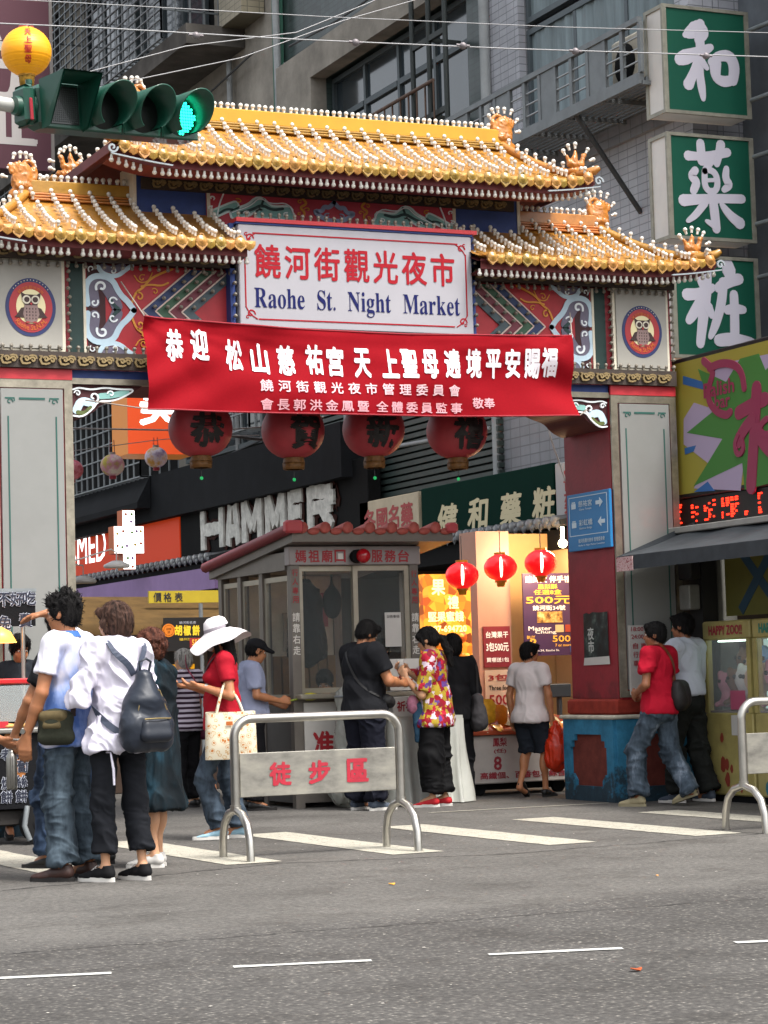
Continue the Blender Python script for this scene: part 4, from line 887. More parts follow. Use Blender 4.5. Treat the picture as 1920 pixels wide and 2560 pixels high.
bx('slab_edge',CONCD,bA,12.0,12.99,33.8,60,11.3,11.62); bx('slab_edge',CONCD,bA,11.9,12.99,32.45,60,15.2,15.5)
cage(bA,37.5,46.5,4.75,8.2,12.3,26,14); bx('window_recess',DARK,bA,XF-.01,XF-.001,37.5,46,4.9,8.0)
window(bA,XF-.1,33.2,36.8,4.9,7.2,4); cage(bA,33.0,37.2,5.1,7.4,12.6,12,9)
bx('slab_edge',CONCD,bA,12.3,12.99,32.45,60,8.3,8.55)
fan=MB()
for k in range(11): a=PI*k/10; fan.cyl((12.0,46.6,12.2),(12.0,46.6+.7*math.cos(a),12.2+.7*math.sin(a)),.012,n=4)
fan.build('sunburst_bars',mat('bar_pale','#9a9c98',.5,.3),bA,kind='stuff')
bA2=thing('dark_parapet','dark awning ledge above the black shop sign','awning',(12.6,32,4.4)) 
bx('awning_sheet',DK2,bA2,12.45,12.98,29.1,44.5,3.98,4.75); q=MB(); q.prism([(12.2,4.3),(12.44,4.75),(12.44,4.2),(12.2,4.2)],37.4,44,'y'); q.build('awning_edge',DK2,bA2)  # near-black sheet with an uneven tone
def aircon(parent,y,z,x=12.5):
    a=bx('air_conditioner',mat('aircon','#a8a292',.6,ns=6,na=.2),parent,x,x+.35,y,y+.8,z,z+.6,.03); g_=MB(); g_.lathe([(0,-.01),(.2,-.01),(.22,0)],(x-.002,y+.3,z+.3),16,'x'); g_.build('fan_grille',DARK,a); g_=MB()
    for k in range(6): g_.box(x-.008,x-.002,y+.58,y+.76,z+.1+.07*k,z+.13+.07*k)
    g_.build('side_vents',FRM,a,kind='stuff'); g_=MB(); g_.box(x+.05,x+.5,y+.05,y+.09,z-.06,z-.002); g_.box(x+.05,x+.5,y+.7,y+.74,z-.06,z-.002); g_.build('bracket',FRM,a,kind='stuff')
aircon(bA,33.6,8.7); aircon(bA,52.5,9.2); aircon(bB,31.2,8.55,12.2); aircon(bB,27.2,4.55+2.2,12.5)
for k,(ya_,yb_,z_,sg) in enumerate(((33,44,8.75,.25),(33,48,11.0,.35),(25.8,32,7.6,.2),(26.5,31.5,10.7,.12),(32.5,43,4.95,.2))):
    g_=MB(); g_.tube([(12.82,ya_+(yb_-ya_)*i/12,z_-sg*math.sin(PI*i/12)) for i in range(13)],.018,5); g_.build('facade_cable',WIRE,bA if ya_>30 else bB)
for k,(y_,z0_,z1_) in enumerate(((34.3,4.8,11.2),(29.9,4.2,8.2),(49.2,8.6,15))):
    g_=MB(); g_.cyl((12.9,y_,z0_),(12.9,y_,z1_),.05,n=8); g_.build('drain_pipe',PIPE,bA if y_>32 else bB)
# shop sign boards on the fascia (read towards -y)
def fasc(name,label,y0,y1,z0,z1,m,fm=None,x=12.62):
    t=thing(name,label,'sign',(x+.1,(y0+y1)/2,z0)); bx('board',m,t,x,x+.2,y0,y1,z0,z1,.01)
    return t
ORM=mat('orange_board','#b82c06',.5,emit='#e2450a',es=.12,spec=.2); 
t=fasc('drugstore_sign','glowing orange shop sign with a white cross and thin white capitals',36.45,45.5,3.17,4.24,ORM)
P=FXT(12.62); LW=mat('lit_white','#f2f2ee',.5,emit='#ffffff',es=.9)
q=lambda px,py:at_x(px,py,12.62)
ya=q(229,1175).y; yb=q(152,1190).y; w6=(yb-ya)*1.62; text('COSMED',-(ya+w6/2),q(200,1178).z-.02,w6,.62,P,LW,t,name='lettering')
cy_=36.; cc=at_y(279,1166,cy_); cr=thing('cross_sign','white lit plus shaped sign with coloured dots before the orange board','sign',(cc.x,cy_,3.2))
x_,z_=cc.x,cc.z; V=[(-.10,-.48),(.10,-.48),(.10,-.22),(.25,-.22),(.25,.22),(.10,.22),(.10,.48),(-.10,.48),(-.10,.22),(-.25,.22),(-.25,-.22),(-.10,-.22)]
cr1=MB(); cr1.prism([(x_+a_,z_+b_) for a_,b_ in V],cy_,cy_+.02,'y'); cr1.build('cross_face',LW,cr); cr1=MB(); cr1.prism([(x_+a_*1.03,z_+b_*1.02) for a_,b_ in V],cy_+.021,cy_+.3,'y'); cr1.build('cross_back',mat('cross_side','#b5581f',.5),cr)
for k,(a_,b_) in enumerate([(-.05,.42),(.05,.42),(.04,.3),(-.2,.1),(-.1,.14),(.05,.12),(.13,.14),(.2,.14),(-.2,-.1),(-.12,-.12),(-.04,-.1),(.1,-.08),(.2,-.06),(-.03,-.3),(.05,-.3),(-.04,-.44),(.05,-.44)]):
    m_=MB(); m_.cyl((x_+a_,cy_,z_+b_),(x_+a_,cy_-.006,z_+b_),.022,n=10,smooth=False); m_.build('dot',mat('dot%d'%(k%4),['#c95a20','#6a9a3a','#7a3a90','#d8b23a'][k%4],.5),cr)
# hammer sign: rough whitewashed planks forming letters
ht=fasc('weathered_letter_sign','black sign with large whitewashed plank letters above the booth roof',28.6,36.4,3.2,4.22,mat('black_board','#0a0b0c',.8,ns=3,na=.3,spec=.15))
WP=mat('whitewash','#c9c9c2',.8,ns=7,na=.35,bs=14,ba=.6)
def plank(pts,w=.26): 
    m_=MB(); n=8; a,b=Vector(pts[0]),Vector(pts[1]); P_=[a.lerp(b,k/n) for k in range(n+1)]
    m_.stroke([(v.x,v.y) for v in P_],[w*random.uniform(.82,1.05) for _ in P_],lambda a,b,d:(12.6-d,a,b),0,.03+random.uniform(0,.01),cap=False); m_.build('plank',WP,ht)
def letter(ch,pa,pb):
    ya=at_x(pa,1150,12.6).y; yb=at_x(pb,1150,12.6).y; y=(ya+yb)/2; w2=(ya-yb)/2-.12; zb=at_x(437,1190,12.6).z; z=zb;h=at_x(437,1106,12.6).z-zb
    L={'H':[((w2,0),(w2,h)),((-w2,0),(-w2,h)),((w2,h/2),(-w2,h/2))],'A':[((w2,0),(.1,h)),((-w2,0),(-.1,h)),((w2*.5,h*.35),(-w2*.5,h*.35))],
       'M':[((w2,0),(w2,h)),((-w2,0),(-w2,h)),((w2*.9,h),(0,h*.3)),((0,h*.3),(-w2*.9,h))],'E':[((w2,0),(w2,h)),((w2,.08),(-w2,.08)),((w2,h/2),(-w2*.7,h/2)),((w2,h-.08),(-w2,h-.08))],
       'R':[((w2,0),(w2,h)),((w2,h-.08),(-w2,h-.12)),((-w2,h-.1),(-w2,h/2)),((w2,h/2),(-w2,h/2)),((0,h/2),(-w2,0))]}[ch]
    for a,b in L:
        m_=MB(); q0,q1=Vector((y+a[0],z+a[1]-.03)),Vector((y+b[0],z+b[1]+.03)); pp=[q0.lerp(q1,k/9) for k in range(10)]; m_.stroke([(v.x-.05+random.uniform(-.04,.04),v.y) for v in pp],[random.uniform(.16,.38) for _ in pp],lambda a_,b_,d:(12.612-d,a_,b_),0,.01+random.uniform(0,.008),cap=False); m_.build('rust_stain',mat('rust_back','#32150f',.85,ns=9,na=.4),ht)
    for a,b in L: plank(((y+a[0],z+a[1]),(y+b[0],z+b[1])),.215)
for ch,pa,pb in (('H',437,488),('A',490,524),('M',526,572),('M',576,622),('E',626,664),('R',668,728)): letter(ch,pa,pb)
# green drugstore fascia with cream brush lettering, and the pale board left of it
jt=fasc('pharmacy_fascia','dark green shop fascia with cream brushed characters above the tiled eave',23.3,26.9,2.95,3.62,mat('fascia_green','#0a2a22',.9,ns=3,na=.1,spec=.08))
CRM=mat('cream_letter','#c9bd96',.5); P=FXT(12.62)
for ch,px,py in (('健',965,1122),('和',1030,1110),('藥',1100,1100),('粧',1172,1088)):
    v=at_x(px,py,12.6); text(ch,-v.y,v.z,.60,.40,P,CRM,jt,bold=.035,shear=.12,name='letter')
jt2=fasc('pale_import_sign','pale cream board with red characters left of the green fascia',27.0,28.9,2.95,3.6,mat('pale_board','#b5a88e',.6,ns=4,na=.15))
text('各國名藥',-27.95,3.33,1.6,.32,P,mat('sign_red','#9b2b2b',.5),jt2,bold=.03); text('進口藥品',-27.95,3.07,1.6,.14,P,mat('sign_red','#9b2b2b',.5),jt2,bold=.01)
jt3=fasc('side_ad_board','thin white strip board with red characters at the right end of the fascia',22.6,23.25,2.85,3.6,mat('pale_board2','#a9a7a6',.6)); text('醫\n藥',-22.9,3.25,.3,.5,P,mat('sign_red','#9b2b2b',.5),jt3,bold=.02)
# dark roof-tile eave below the signs: round tile ends with pendants
def tile_eave(label,y0,y1,z,sp=.2):
    t=thing('tiled_eave',label,'awning',(12.4,(y0+y1)/2,z)); q=MB(); q.prism([(12.62,z+.16),(12.62,z+.05),(12.1,z-.02),(12.1,z+.04)],y0,y1,'y'); q.build('eave_board',mat('eave_dark','#1d2022',.6),t)
    m_=MB(); m_.lathe([(0,-.03),(.05,-.03),(.065,-.015),(.065,.0),(.055,.3)],(0,0,0),10,'x'); m_.lathe([(0,-.02),(.03,-.018),(.045,.0)],(-.0,-.07,-.045),8,'x'); m_.cyl((-.01,-.035,-.02),(-.01,-.09,-.10),.022,.006,6); me=m_.mesh('eave_tile',mat('eave_grey','#5d6063',.35,.1,ns=10,na=.3,coat=.3))
    for k in range(int((y1-y0)/sp)): link('eave_tile',me,t,(12.08,y0+sp*(k+.5),z+.03))
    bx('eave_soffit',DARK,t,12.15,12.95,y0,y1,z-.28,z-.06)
tile_eave('dark glazed tile eave above the red lanterns',22.2,28.9,2.84); tile_eave('dark glazed tile eave under the orange sign',33.5,45,3.12,.27)
# --- street level of the arcade
arc=thing('arcade_shops','dim arcade fronts with piers and shutters behind the market stalls','building',(13,34,0))
bx('back_wall',mat('shop_back','#3a332c',.8,ns=1.5,na=.4),arc,14.6,14.8,20,60,0,3.6); bx('ceiling',mat('shop_ceiling','#3b3a38',.8),arc,12.9,14.6,19.4,60,3.0,3.1); bx('floor',mat('shop_floor','#55504a',.6),arc,12.4,14.6,19.4,60,.0,.06)
for y in (26.9,31,36,41): bx('pier',mat('pier_tile','#6a5a48',.6,ns=5,na=.2),arc,12.5,12.9,y,y+.5,.06,3.0)
fs=thing('purple_awning','lilac awning valance with a crimson sweep below the orange sign','awning',(12,38,2.9))
q=MB(); q.prism([(32.8,2.62),(45,2.62),(45,2.95),(32.8,2.95)],11.9,12.05,'x'); q.build('valance',mat('lilac_cloth','#8a6f9d',.7,ns=3,na=.12),fs)
q=MB(); q.prism([(39.5,2.6),(45,2.6),(45,2.2),(38.4,2.2)],11.92,12.04,'x'); q.build('crimson_valance',mat('crimson_cloth','#a3304e',.7),fs)
# --- green vertical signs (box signs facing the viewer, y=20)
GS=mat('pharmacy_green','#105240',.5,ns=1.5,na=.12,spec=.3); SGW=mat('brush_white','#c9c6d2',.5); SFR=mat('sign_frame','#8f8d80',.5,.2,ns=7,na=.3)
SIDE=mat('sign_side','#d2cfc9',.5,ns=2,na=.12)
def S_(w_,*p): return (p,w_)
STK={'和':[ # strokes in the sign's own unit square: x 0..1, y 0..1 (up)
 ([(.44,.86),(.38,.80),(.24,.74)],[.10,.17,.06]),([(.44,.87),(.47,.78),(.40,.70)],[.04,.15,.08]),([(.16,.50),(.24,.53),(.46,.60),(.56,.645)],[.12,.15,.10,.07]),([(.42,.78),(.43,.6),(.40,.42),(.42,.28),(.44,.14)],[.10,.10,.09,.09,.05]),
 ([(.42,.56),(.34,.40),(.26,.27)],[.10,.09,.12]),([(.44,.50),(.50,.44)],[.08,.05]),([(.58,.48),(.60,.36),(.70,.32),(.80,.34)],[.08,.09,.11,.10]),([(.56,.50),(.66,.57),(.80,.58),(.86,.48),(.83,.34)],[.08,.10,.12,.12,.10]),([(.64,.50),(.62,.36)],[.08,.08])],
 '藥':[([(.22,.80),(.36,.80),(.54,.82),(.72,.86)],[.10,.08,.09,.09]),([(.38,.93),(.39,.76)],[.09,.10]),([(.64,.93),(.58,.74)],[.10,.07]),([(.5,.76),(.42,.66)],[.09,.06]),
 ([(.30,.66),(.24,.60),(.32,.55),(.27,.46)],[.08,.08,.09,.08]),([(.70,.70),(.68,.60),(.74,.54),(.66,.49)],[.06,.08,.08,.06]),
 ([(.42,.66),(.41,.50),(.50,.45),(.58,.50),(.57,.64),(.48,.68),(.42,.66)],.065),([(.44,.57),(.55,.58)],.04),
 ([(.14,.36),(.34,.38),(.6,.40),(.88,.41)],[.12,.10,.09,.09]),([(.5,.46),(.52,.3),(.54,.1)],[.08,.10,.09]),([(.40,.34),(.28,.22),(.18,.16)],[.08,.07,.04]),([(.62,.34),(.72,.24),(.84,.17)],[.05,.09,.12]),([(.54,.12),(.42,.17)],[.08,.04])],
 '粧':[([(.30,.88),(.34,.76),(.37,.70)],[.12,.12,.10]),([(.14,.62),(.3,.63),(.46,.70)],[.12,.11,.08]),([(.40,.86),(.37,.6),(.33,.4),(.28,.13)],[.10,.12,.11,.09]),([(.34,.6),(.22,.44),(.15,.36)],[.12,.11,.08]),([(.40,.5),(.44,.42)],[.10,.07]),
 ([(.66,.95),(.68,.88)],[.12,.15]),([(.54,.70),(.66,.77),(.80,.80)],[.10,.12,.11]),([(.60,.76),(.57,.55),(.49,.34),(.41,.20)],[.10,.10,.09,.05]),
 ([(.64,.48),(.72,.50),(.84,.49)],[.09,.10,.08]),([(.73,.64),(.73,.45),(.72,.22)],[.09,.10,.10]),([(.52,.17),(.68,.19),(.92,.15)],[.12,.13,.12])]}
for ch,z0,z1,lab in (('和',6.91,8.05,'topmost green box sign with a white brushed character'),('藥',5.60,6.71,'green box sign between two others, behind the roof tip'),('粧',4.37,5.44,'lowest of the three green box signs, right of the gate')):
    t=thing('vertical_sign',lab,'sign',(12.8,20.2,z0),group='green box signs stacked on the right')
    bx('sign_box',SIDE,t,12.30,13.31,20.02,20.36,z0+.01,z1-.01,.01); bx('sign_face',GS,t,12.33,13.28,20.0,20.019,z0+.03,z1-.03)
    f=MB()
    for (a,b,c,d) in ((12.28,12.33,z0,z1),(13.28,13.33,z0,z1),(12.331,13.279,z0,z0+.035),(12.331,13.279,z1-.035,z1)): f.box(a,b,19.985,20.02,c,d)
    f.box(12.285,12.30,20.32,20.37,z0,z1); f.box(12.285,12.299,20.021,20.319,z0,z0+.04); f.box(12.285,12.299,20.021,20.319,z1-.04,z1); f.build('sign_frame',SFR,t)
    h=z1-z0; hh=1.06
    for k,(pts,w_) in enumerate(STK[ch]):
        m_=MB(); q=smooth2([(12.33+.95*(a*1.0),z0+.02+(z1-z0-.04)*b) for a,b in pts],2); 
        ws=np.interp(np.linspace(0,1,len(q)),np.linspace(0,1,len(pts)),w_ if hasattr(w_,'__len__') else [w_]*len(pts))*1.08
        m_.stroke(q,list(ws),FY(20.0),0,.003+.0006*k); m_.build('brush_stroke',SGW,t)
    for zz in (z0+.2,z1-.2): s_=MB(); s_.cyl((13.3,20.3,zz),(13.4,19.2,zz),.025,n=6); s_.build('bracket',GRM,t)
# --- big maroon sign at the upper left
t=thing('maroon_sign','tall maroon sign with large white characters at the upper left','sign',(10.9,40,9)); 
v=at_y(110,300,40); bx('board',mat('maroon_board','#58303c',.6,ns=1,na=.12),t,9.3,v.x,40,40.5,v.z-.6,18); bx('board_edge',mat('edge_pale','#8a8480',.6),t,v.x+.001,v.x+.06,39.98,40.5,v.z-.6,18)
WM=mat('sign_white','#bfb9b6',.5); P=FY(40)
for ch,px,py,s in (('方',2,140,1.9),('祉',18,255,1.9)):
    c=at_y(px,py,40); text(ch,c.x-.15,c.z,s*.72,s*.72 if ch=='方' else 1.0,P,WM,t,bold=.03,name='letter')
# --- orange hanging sign behind the gate, left of the lanterns
t=thing('orange_box_sign','orange box sign with a white character partly behind the red banner','sign',(10.6,32,5)); Yo=31.; a=at_y(276,905,Yo); b=at_y(425,982,Yo)
bx('sign_box',mat('box_side','#c2751a',.5,emit='#c2751a',es=.12),t,a.x,b.x,Yo+.02,Yo+.75,b.z,b.z+1.9); bx('sign_face',mat('face_orange','#b83a06',.5,emit='#dc4e08',es=.15),t,a.x,b.x,Yo,Yo+.019,b.z,b.z+1.9)
c=at_y(345,873,Yo); text('美',c.x,c.z,.62,.62,FY(Yo),LW,t,bold=.03,name='letter')
# ================================================================ BANNER, LANTERNS, TRAFFIC LIGHT, WIRES
def cloth(name,corners,nu,nv,fn,m,parent,thick=.004):
    """sheet between four corners (TL,TR,BR,BL) pushed out by fn(u,v)->(dx,dy,dz)"""
    TL,TR,BRc,BL=[Vector(c) for c in corners]; V=[]
    for i in range(nu+1):
        for j in range(nv+1):
            u,v=i/nu,j/nv; p=(TL.lerp(TR,u)).lerp(BL.lerp(BRc,u),v)+Vector(fn(u,v)); V.append(p)
    N=len(V); F=[(i*(nv+1)+j,i*(nv+1)+j+1,(i+1)*(nv+1)+j+1,(i+1)*(nv+1)+j) for i in range(nu) for j in range(nv)]
    q=MB(); q.add(V,F,True); q.add([v+Vector((0,thick,0)) for v in V],[f[::-1] for f in F],True); return q.build(name,m,parent)
def banner_at(u,v): # surface of the banner as a function of its own coordinates
    TL,TR,BR_,BL=Vector((6.03,18.2,4.28)),Vector((10.08,18.2,4.25)),Vector((10.12,18.2,3.52)),Vector((6.05,18.2,3.50))
    p=(TL.lerp(TR,u)).lerp(BL.lerp(BR_,u),v)
    sag=-.05*math.sin(PI*u)*(1-v)-.02*math.sin(PI*u)*v
    dy=.018*math.sin(5*u+6*v*u)+.03*math.exp(-u*14)*math.sin(9*v+12*u)+.03*math.exp(-(1-u)*12)*math.sin(7*v-9*u)+.012*math.sin(23*u+5*v)*(1-v)+.02*math.sin(2*PI*v)*math.sin(3*u+1)+.022*math.sin(40*(u+.35*v))*math.exp(-u*7)+.018*math.sin(34*(1-u+.3*v))*math.exp(-(1-u)*8)+.008*math.sin(15*u-9*v)-.020*abs(math.sin(9*math.atan2(v+.02,u+.02)))*math.exp(-3.2*u)-.018*abs(math.sin(8*math.atan2(v+.02,1.02-u)))*math.exp(-3.5*(1-u))-.006*abs(math.sin(31*u+4*v))*(1-v)
    return p+Vector((0,dy,sag))
bt=thing('red_banner','long crimson cloth banner with white brushed characters hung across the gate','banner',(8.06,18.2,3.5))
q=MB(); NU,NV=120,24; V=[banner_at(i/NU,j/NV) for i in range(NU+1) for j in range(NV+1)]; F=[(i*(NV+1)+j,i*(NV+1)+j+1,(i+1)*(NV+1)+j+1,(i+1)*(NV+1)+j) for i in range(NU) for j in range(NV)]
q.add(V,F,True); q.build('cloth',mat('banner_red','#8a0816',.8,ns=60,na=.08,bs=4,ba=.2,spec=.12),bt)
hem=MB(); hem.tube([banner_at(k/40,1)+Vector((0,0,0)) for k in range(41)],.008,6); hem.tube([banner_at(k/40,0) for k in range(41)],.008,6); hem.build('hem_rope',mat('hem','#8a1020',.7),bt,kind='stuff')
def bpl(a,b,d):  # a in 6..10.1 (x), b in z
    u=(a-6.04)/4.06; v=(4.26-b)/.75; p=banner_at(u,v); return (p.x,p.y-.0-d,p.z)
WB=mat('banner_white','#f0ecf2',.6,emit='#f0ecf2',es=.0)
s='恭迎 松山慈祐宮天上聖母遶境平安賜福'
px=[378,432,507,563,620,680,724,782,841,883,927,975,1022,1065,1107,1148,1184]
pz=[745,742,762,768,770,768,772,775,776,776,778,778,778,780,780,782,780]
for ch,x,y in zip(s.replace(' ',''),px,pz):
    c=at_y(x,y,18.2); wd=.155 if ch not in '上山' else .16; sh=.12
    text(ch,c.x,c.z-.005,wd,.27,bpl,WB,bt,bold=.04,shear=.0,raise_=.006,name='letter')
PKW=mat('banner_pink','#dba0a8',.6); 
c0=at_y(573,829,18.2); c1=at_y(988,838,18.2); text('饒河街觀光夜市管理委員會',(c0.x+c1.x)/2,(c0.z+c1.z)/2,c1.x-c0.x+.12,.105,bpl,mat('banner_pink2','#e3bcc2',.6),bt,bold=.02,raise_=.006,each=True,gap=3)
c0=at_y(573,870,18.2); c1=at_y(990,876,18.2); text('會長郭洪金鳳暨 全體委員監事',(c0.x+c1.x)/2,(c0.z+c1.z)/2,c1.x-c0.x+.12,.10,bpl,PKW,bt,bold=.02,raise_=.006,each=True,gap=2)
c0=at_y(1042,868,18.2); text('敬奉',c0.x,c0.z,.22,.10,bpl,PKW,bt,bold=.02,raise_=.006)
for (a,b) in ((banner_at(0,0),(5.9,18.4,4.6)),(banner_at(1,0),(10.2,18.4,4.5)),(banner_at(0,1),(5.6,18.5,3.6)),(banner_at(1,1),(10.4,18.5,3.62))):
    q=MB(); q.cyl(a,b,.006,n=5); q.build('tie_string',mat('string','#9a8f86',.8),bt)
# big new-year lanterns under the beam
LRED=mat('lantern_cloth','#a03038',.55,ns=7,na=.15); BRUSH=mat('brush_black','#120d0e',.6)
def big_lantern(px,py,ch,lab,toff):
    Yl=18.95; c=at_y(px,py,Yl); r=.283
    t=thing('big_lantern',lab,'lantern',(c.x,Yl,c.z),group='four large red lanterns under the gate beam')
    q=MB(); N=24
    q.lathe([(r*.28,-.245)]+[(r*math.cos(a)**.85,.255*math.sin(a)) for a in [(-1.25+2.5*k/14) for k in range(15)]]+[(r*.28,.245)],(c.x,Yl,c.z),32,fn=lambda t_,h:1-.012*(math.cos(t_*12)**2)); q.build('lantern_body',LRED,t)
    q=MB(); q.cyl((c.x,Yl,c.z-.29),(c.x,Yl,c.z-.245),.10,.09,14); q.lathe([(.075,-.35),(.09,-.35),(.095,-.291),(.085,-.291)],(c.x,Yl,c.z),18,fn=lambda t_,h:1+.08*math.cos(9*t_)); q.build('tassel_skirt',mat('skirt_gold','#6e4a1e',.6,ns=30,na=.4),t)
    q=MB(); q.cyl((c.x,Yl,c.z+.245),(c.x,Yl,c.z+.28),.09,n=14); q.build('cap',mat('cap_gold','#8a6a2a',.5),t)
    q=MB(); q.cyl((c.x,Yl,c.z+.28),(c.x,Yl,3.74),.006,n=5); q.build('cord',WIRE,t)
    q=MB(); q.cyl((c.x,Yl,c.z-.42),(c.x,Yl,c.z-.29),.003,n=4); q.build('pull_string',WIRE,t); q=MB(); q.sph((c.x,Yl,c.z-.44),.016,8,6); q.build('green_bead',mat('bead','#1f9a55',.3,emit='#1f9a55',es=.4),t)
    def W(a,b,d): # wrap the brushed character on the lantern
        th=a/r; h=b/.27; h=max(-.98,min(.98,h)); rr=r*math.sqrt(max(0,1-h*h))**.85; ang=-PI/2-.42+toff+th
        return (c.x+(rr+d+.004)*math.cos(ang),Yl+(rr+d+.004)*math.sin(ang),c.z+b)
    text(ch,0,-.035,.33,.31,W,BRUSH,t,bold=.045,raise_=.002,name='letter',res=3)
for a in ((433,925,'恭','leftmost big red lantern, black character 恭',.32),(633,930,'賀','big red lantern with black character 賀, second from left',.52),(807,928,'新','big red lantern with black character 新, third from left',.35),(987,932,'禧','rightmost big red lantern, black character 禧',.45)): big_lantern(*a)
# small patterned lanterns on a wire
def small_lantern(px,py,r,Yl,cols,lab,st):
    c=at_y(px,py,Yl); t=thing('paper_lantern',lab,'lantern',(c.x,Yl,c.z),group='small patterned lanterns left of the booth')
    M=rampmat('paper_'+cols[0],'noise',9,[(.35,cols[0]),(.5,cols[1]),(.62,cols[2])],.6,bump=.1)
    q=MB(); q.lathe([(r*.3,-r*.86)]+[(r*math.cos(a),r*.9*math.sin(a)) for a in [(-1.25+2.5*k/12) for k in range(13)]]+[(r*.3,r*.86)],(c.x,Yl,c.z),24,fn=lambda t_,h:1-.03*math.cos(t_*10)**2); q.build('paper_shade',M,t)
    q=MB(); q.cyl((c.x,Yl,c.z-r*1.12),(c.x,Yl,c.z-r*.86),r*.28,n=12); q.build('bottom_ring',mat('ring_red','#8c2438',.6),t); q=MB(); q.cyl((c.x,Yl,c.z+r*.86),(c.x,Yl,c.z+r*1.05),r*.26,n=12); q.build('top_ring',mat('ring_pale','#a8a29a',.6),t)
    q=MB()
    for s_ in (-1,1): q.cyl((c.x+s_*r*.2,Yl,c.z+r*1.05),(c.x+s_*r*.15,Yl,st),.004,n=4)
    q.build('hanger',mat('ring_red','#8c2438',.6),t)
Ys=20.5
zz=at_y(335,930,Ys).z
small_lantern(156,1015,.105,Ys,('#c8506a','#d88a96','#b2354a'),'pink patterned paper lantern half hidden by the left pillar',at_y(160,960,Ys).z)
small_lantern(243,1005,.115,Ys,('#b3a83a','#c98fa6','#d9d2c2'),'yellow and pink patterned paper lantern, middle of the string',at_y(243,950,Ys).z)
small_lantern(337,988,.11,Ys,('#7a5a9a','#d9d2dc','#c99a4a'),'white and purple patterned paper lantern, right end of string',at_y(337,945,Ys).z)
def cable(name,lab,pts,r,m,it=2):
    q=MB(); q.tube(smooth2([tuple(p) for p in pts],it),r,6); return tag(q.build(name,m),lab,'cable')
cable('lantern_wire','sagging grey cable under the beam holding the paper lanterns',[at_y(150,925,20.5),at_y(250,927,20.5),at_y(400,930,20.5),at_y(560,925,20.6),at_y(700,900,20.8)],.008,mat('cable_pale','#8f9090',.5))
cable('thin_wire','thin second cable below the grey one',[at_y(150,975,20.5),at_y(250,962,20.5),at_y(380,945,20.5),at_y(560,940,20.5)],.004,mat('cable_pale','#8f9090',.5))
cable('loose_cable','white cable hanging down beside the right red pillar',[at_y(1180,900,20.6),at_y(1190,950,20.6),at_y(1205,990,20.6),at_y(1222,1040,20.6)],.010,mat('cable_white','#b5b5b2',.5))
cable('black_hose','black corrugated hose looped under the beam',[at_y(500,940,20.8),at_y(560,950,20.8),at_y(620,945,20.8),at_y(650,925,20.8)],.018,WIRE)
cable('rising_conduit','grey conduit pipe running behind the right lanterns',[at_x(700,990,12.9),at_x(860,965,12.9),at_x(1060,925,12.9)],.03,mat('conduit','#8b8f90',.5,.2),1)
# overhead tram-like wires and clamps across the top of the photo
OW=mat('bright_wire','#8f8f90',.5,.2)
for lab,pts,r in (('bright overhead wire crossing just above the traffic light',[at_y(-60,48,14),at_y(215,60,14),at_y(640,85,14),at_y(1100,105,14),at_y(1700,124,14)],.0045),('highest overhead wire crossing the photo',[at_y(-60,-6,14),at_y(240,10,14),at_y(700,36,14),at_y(1200,58,14),at_y(1700,72,14)],.003),
    ('lower rising wire from behind the traffic light to the top edge',[at_y(180,196,16),at_y(520,125,16),at_y(740,45,16),at_y(1000,-30,16)],.004),('upper rising wire running to the top edge',[at_y(60,190,16),at_y(400,100,16),at_y(640,85-15,16),at_y(800,5,16),at_y(860,-25,16)],.004)):
    q=MB(); q.tube(pts,r,6); tag(q.build('overhead_wire',OW),lab,'cable',group='overhead wires')
for k,(x,y) in enumerate(((423,76),(768,91),(1000,98),(1243,110),(1525,120))):
    c=at_y(x,y,14); q=MB(); q.lathe([(0,-.03),(.02,-.02),(.03,.0),(.012,.02),(0,.022)],tuple(c),10); q.cyl(c-Vector((.05,0,0)),c+Vector((.05,0,0)),.009,n=6); tag(q.build('wire_clamp',mat('clamp','#7b7476',.5,.3)),['wire clamp hanging above the traffic light','wire clamp over the green tiled building','wire clamp over the window of the green building','pink tinted wire clamp in front of the balcony window','wire clamp in front of the top green sign'][k],'clamp',group='wire clamps')
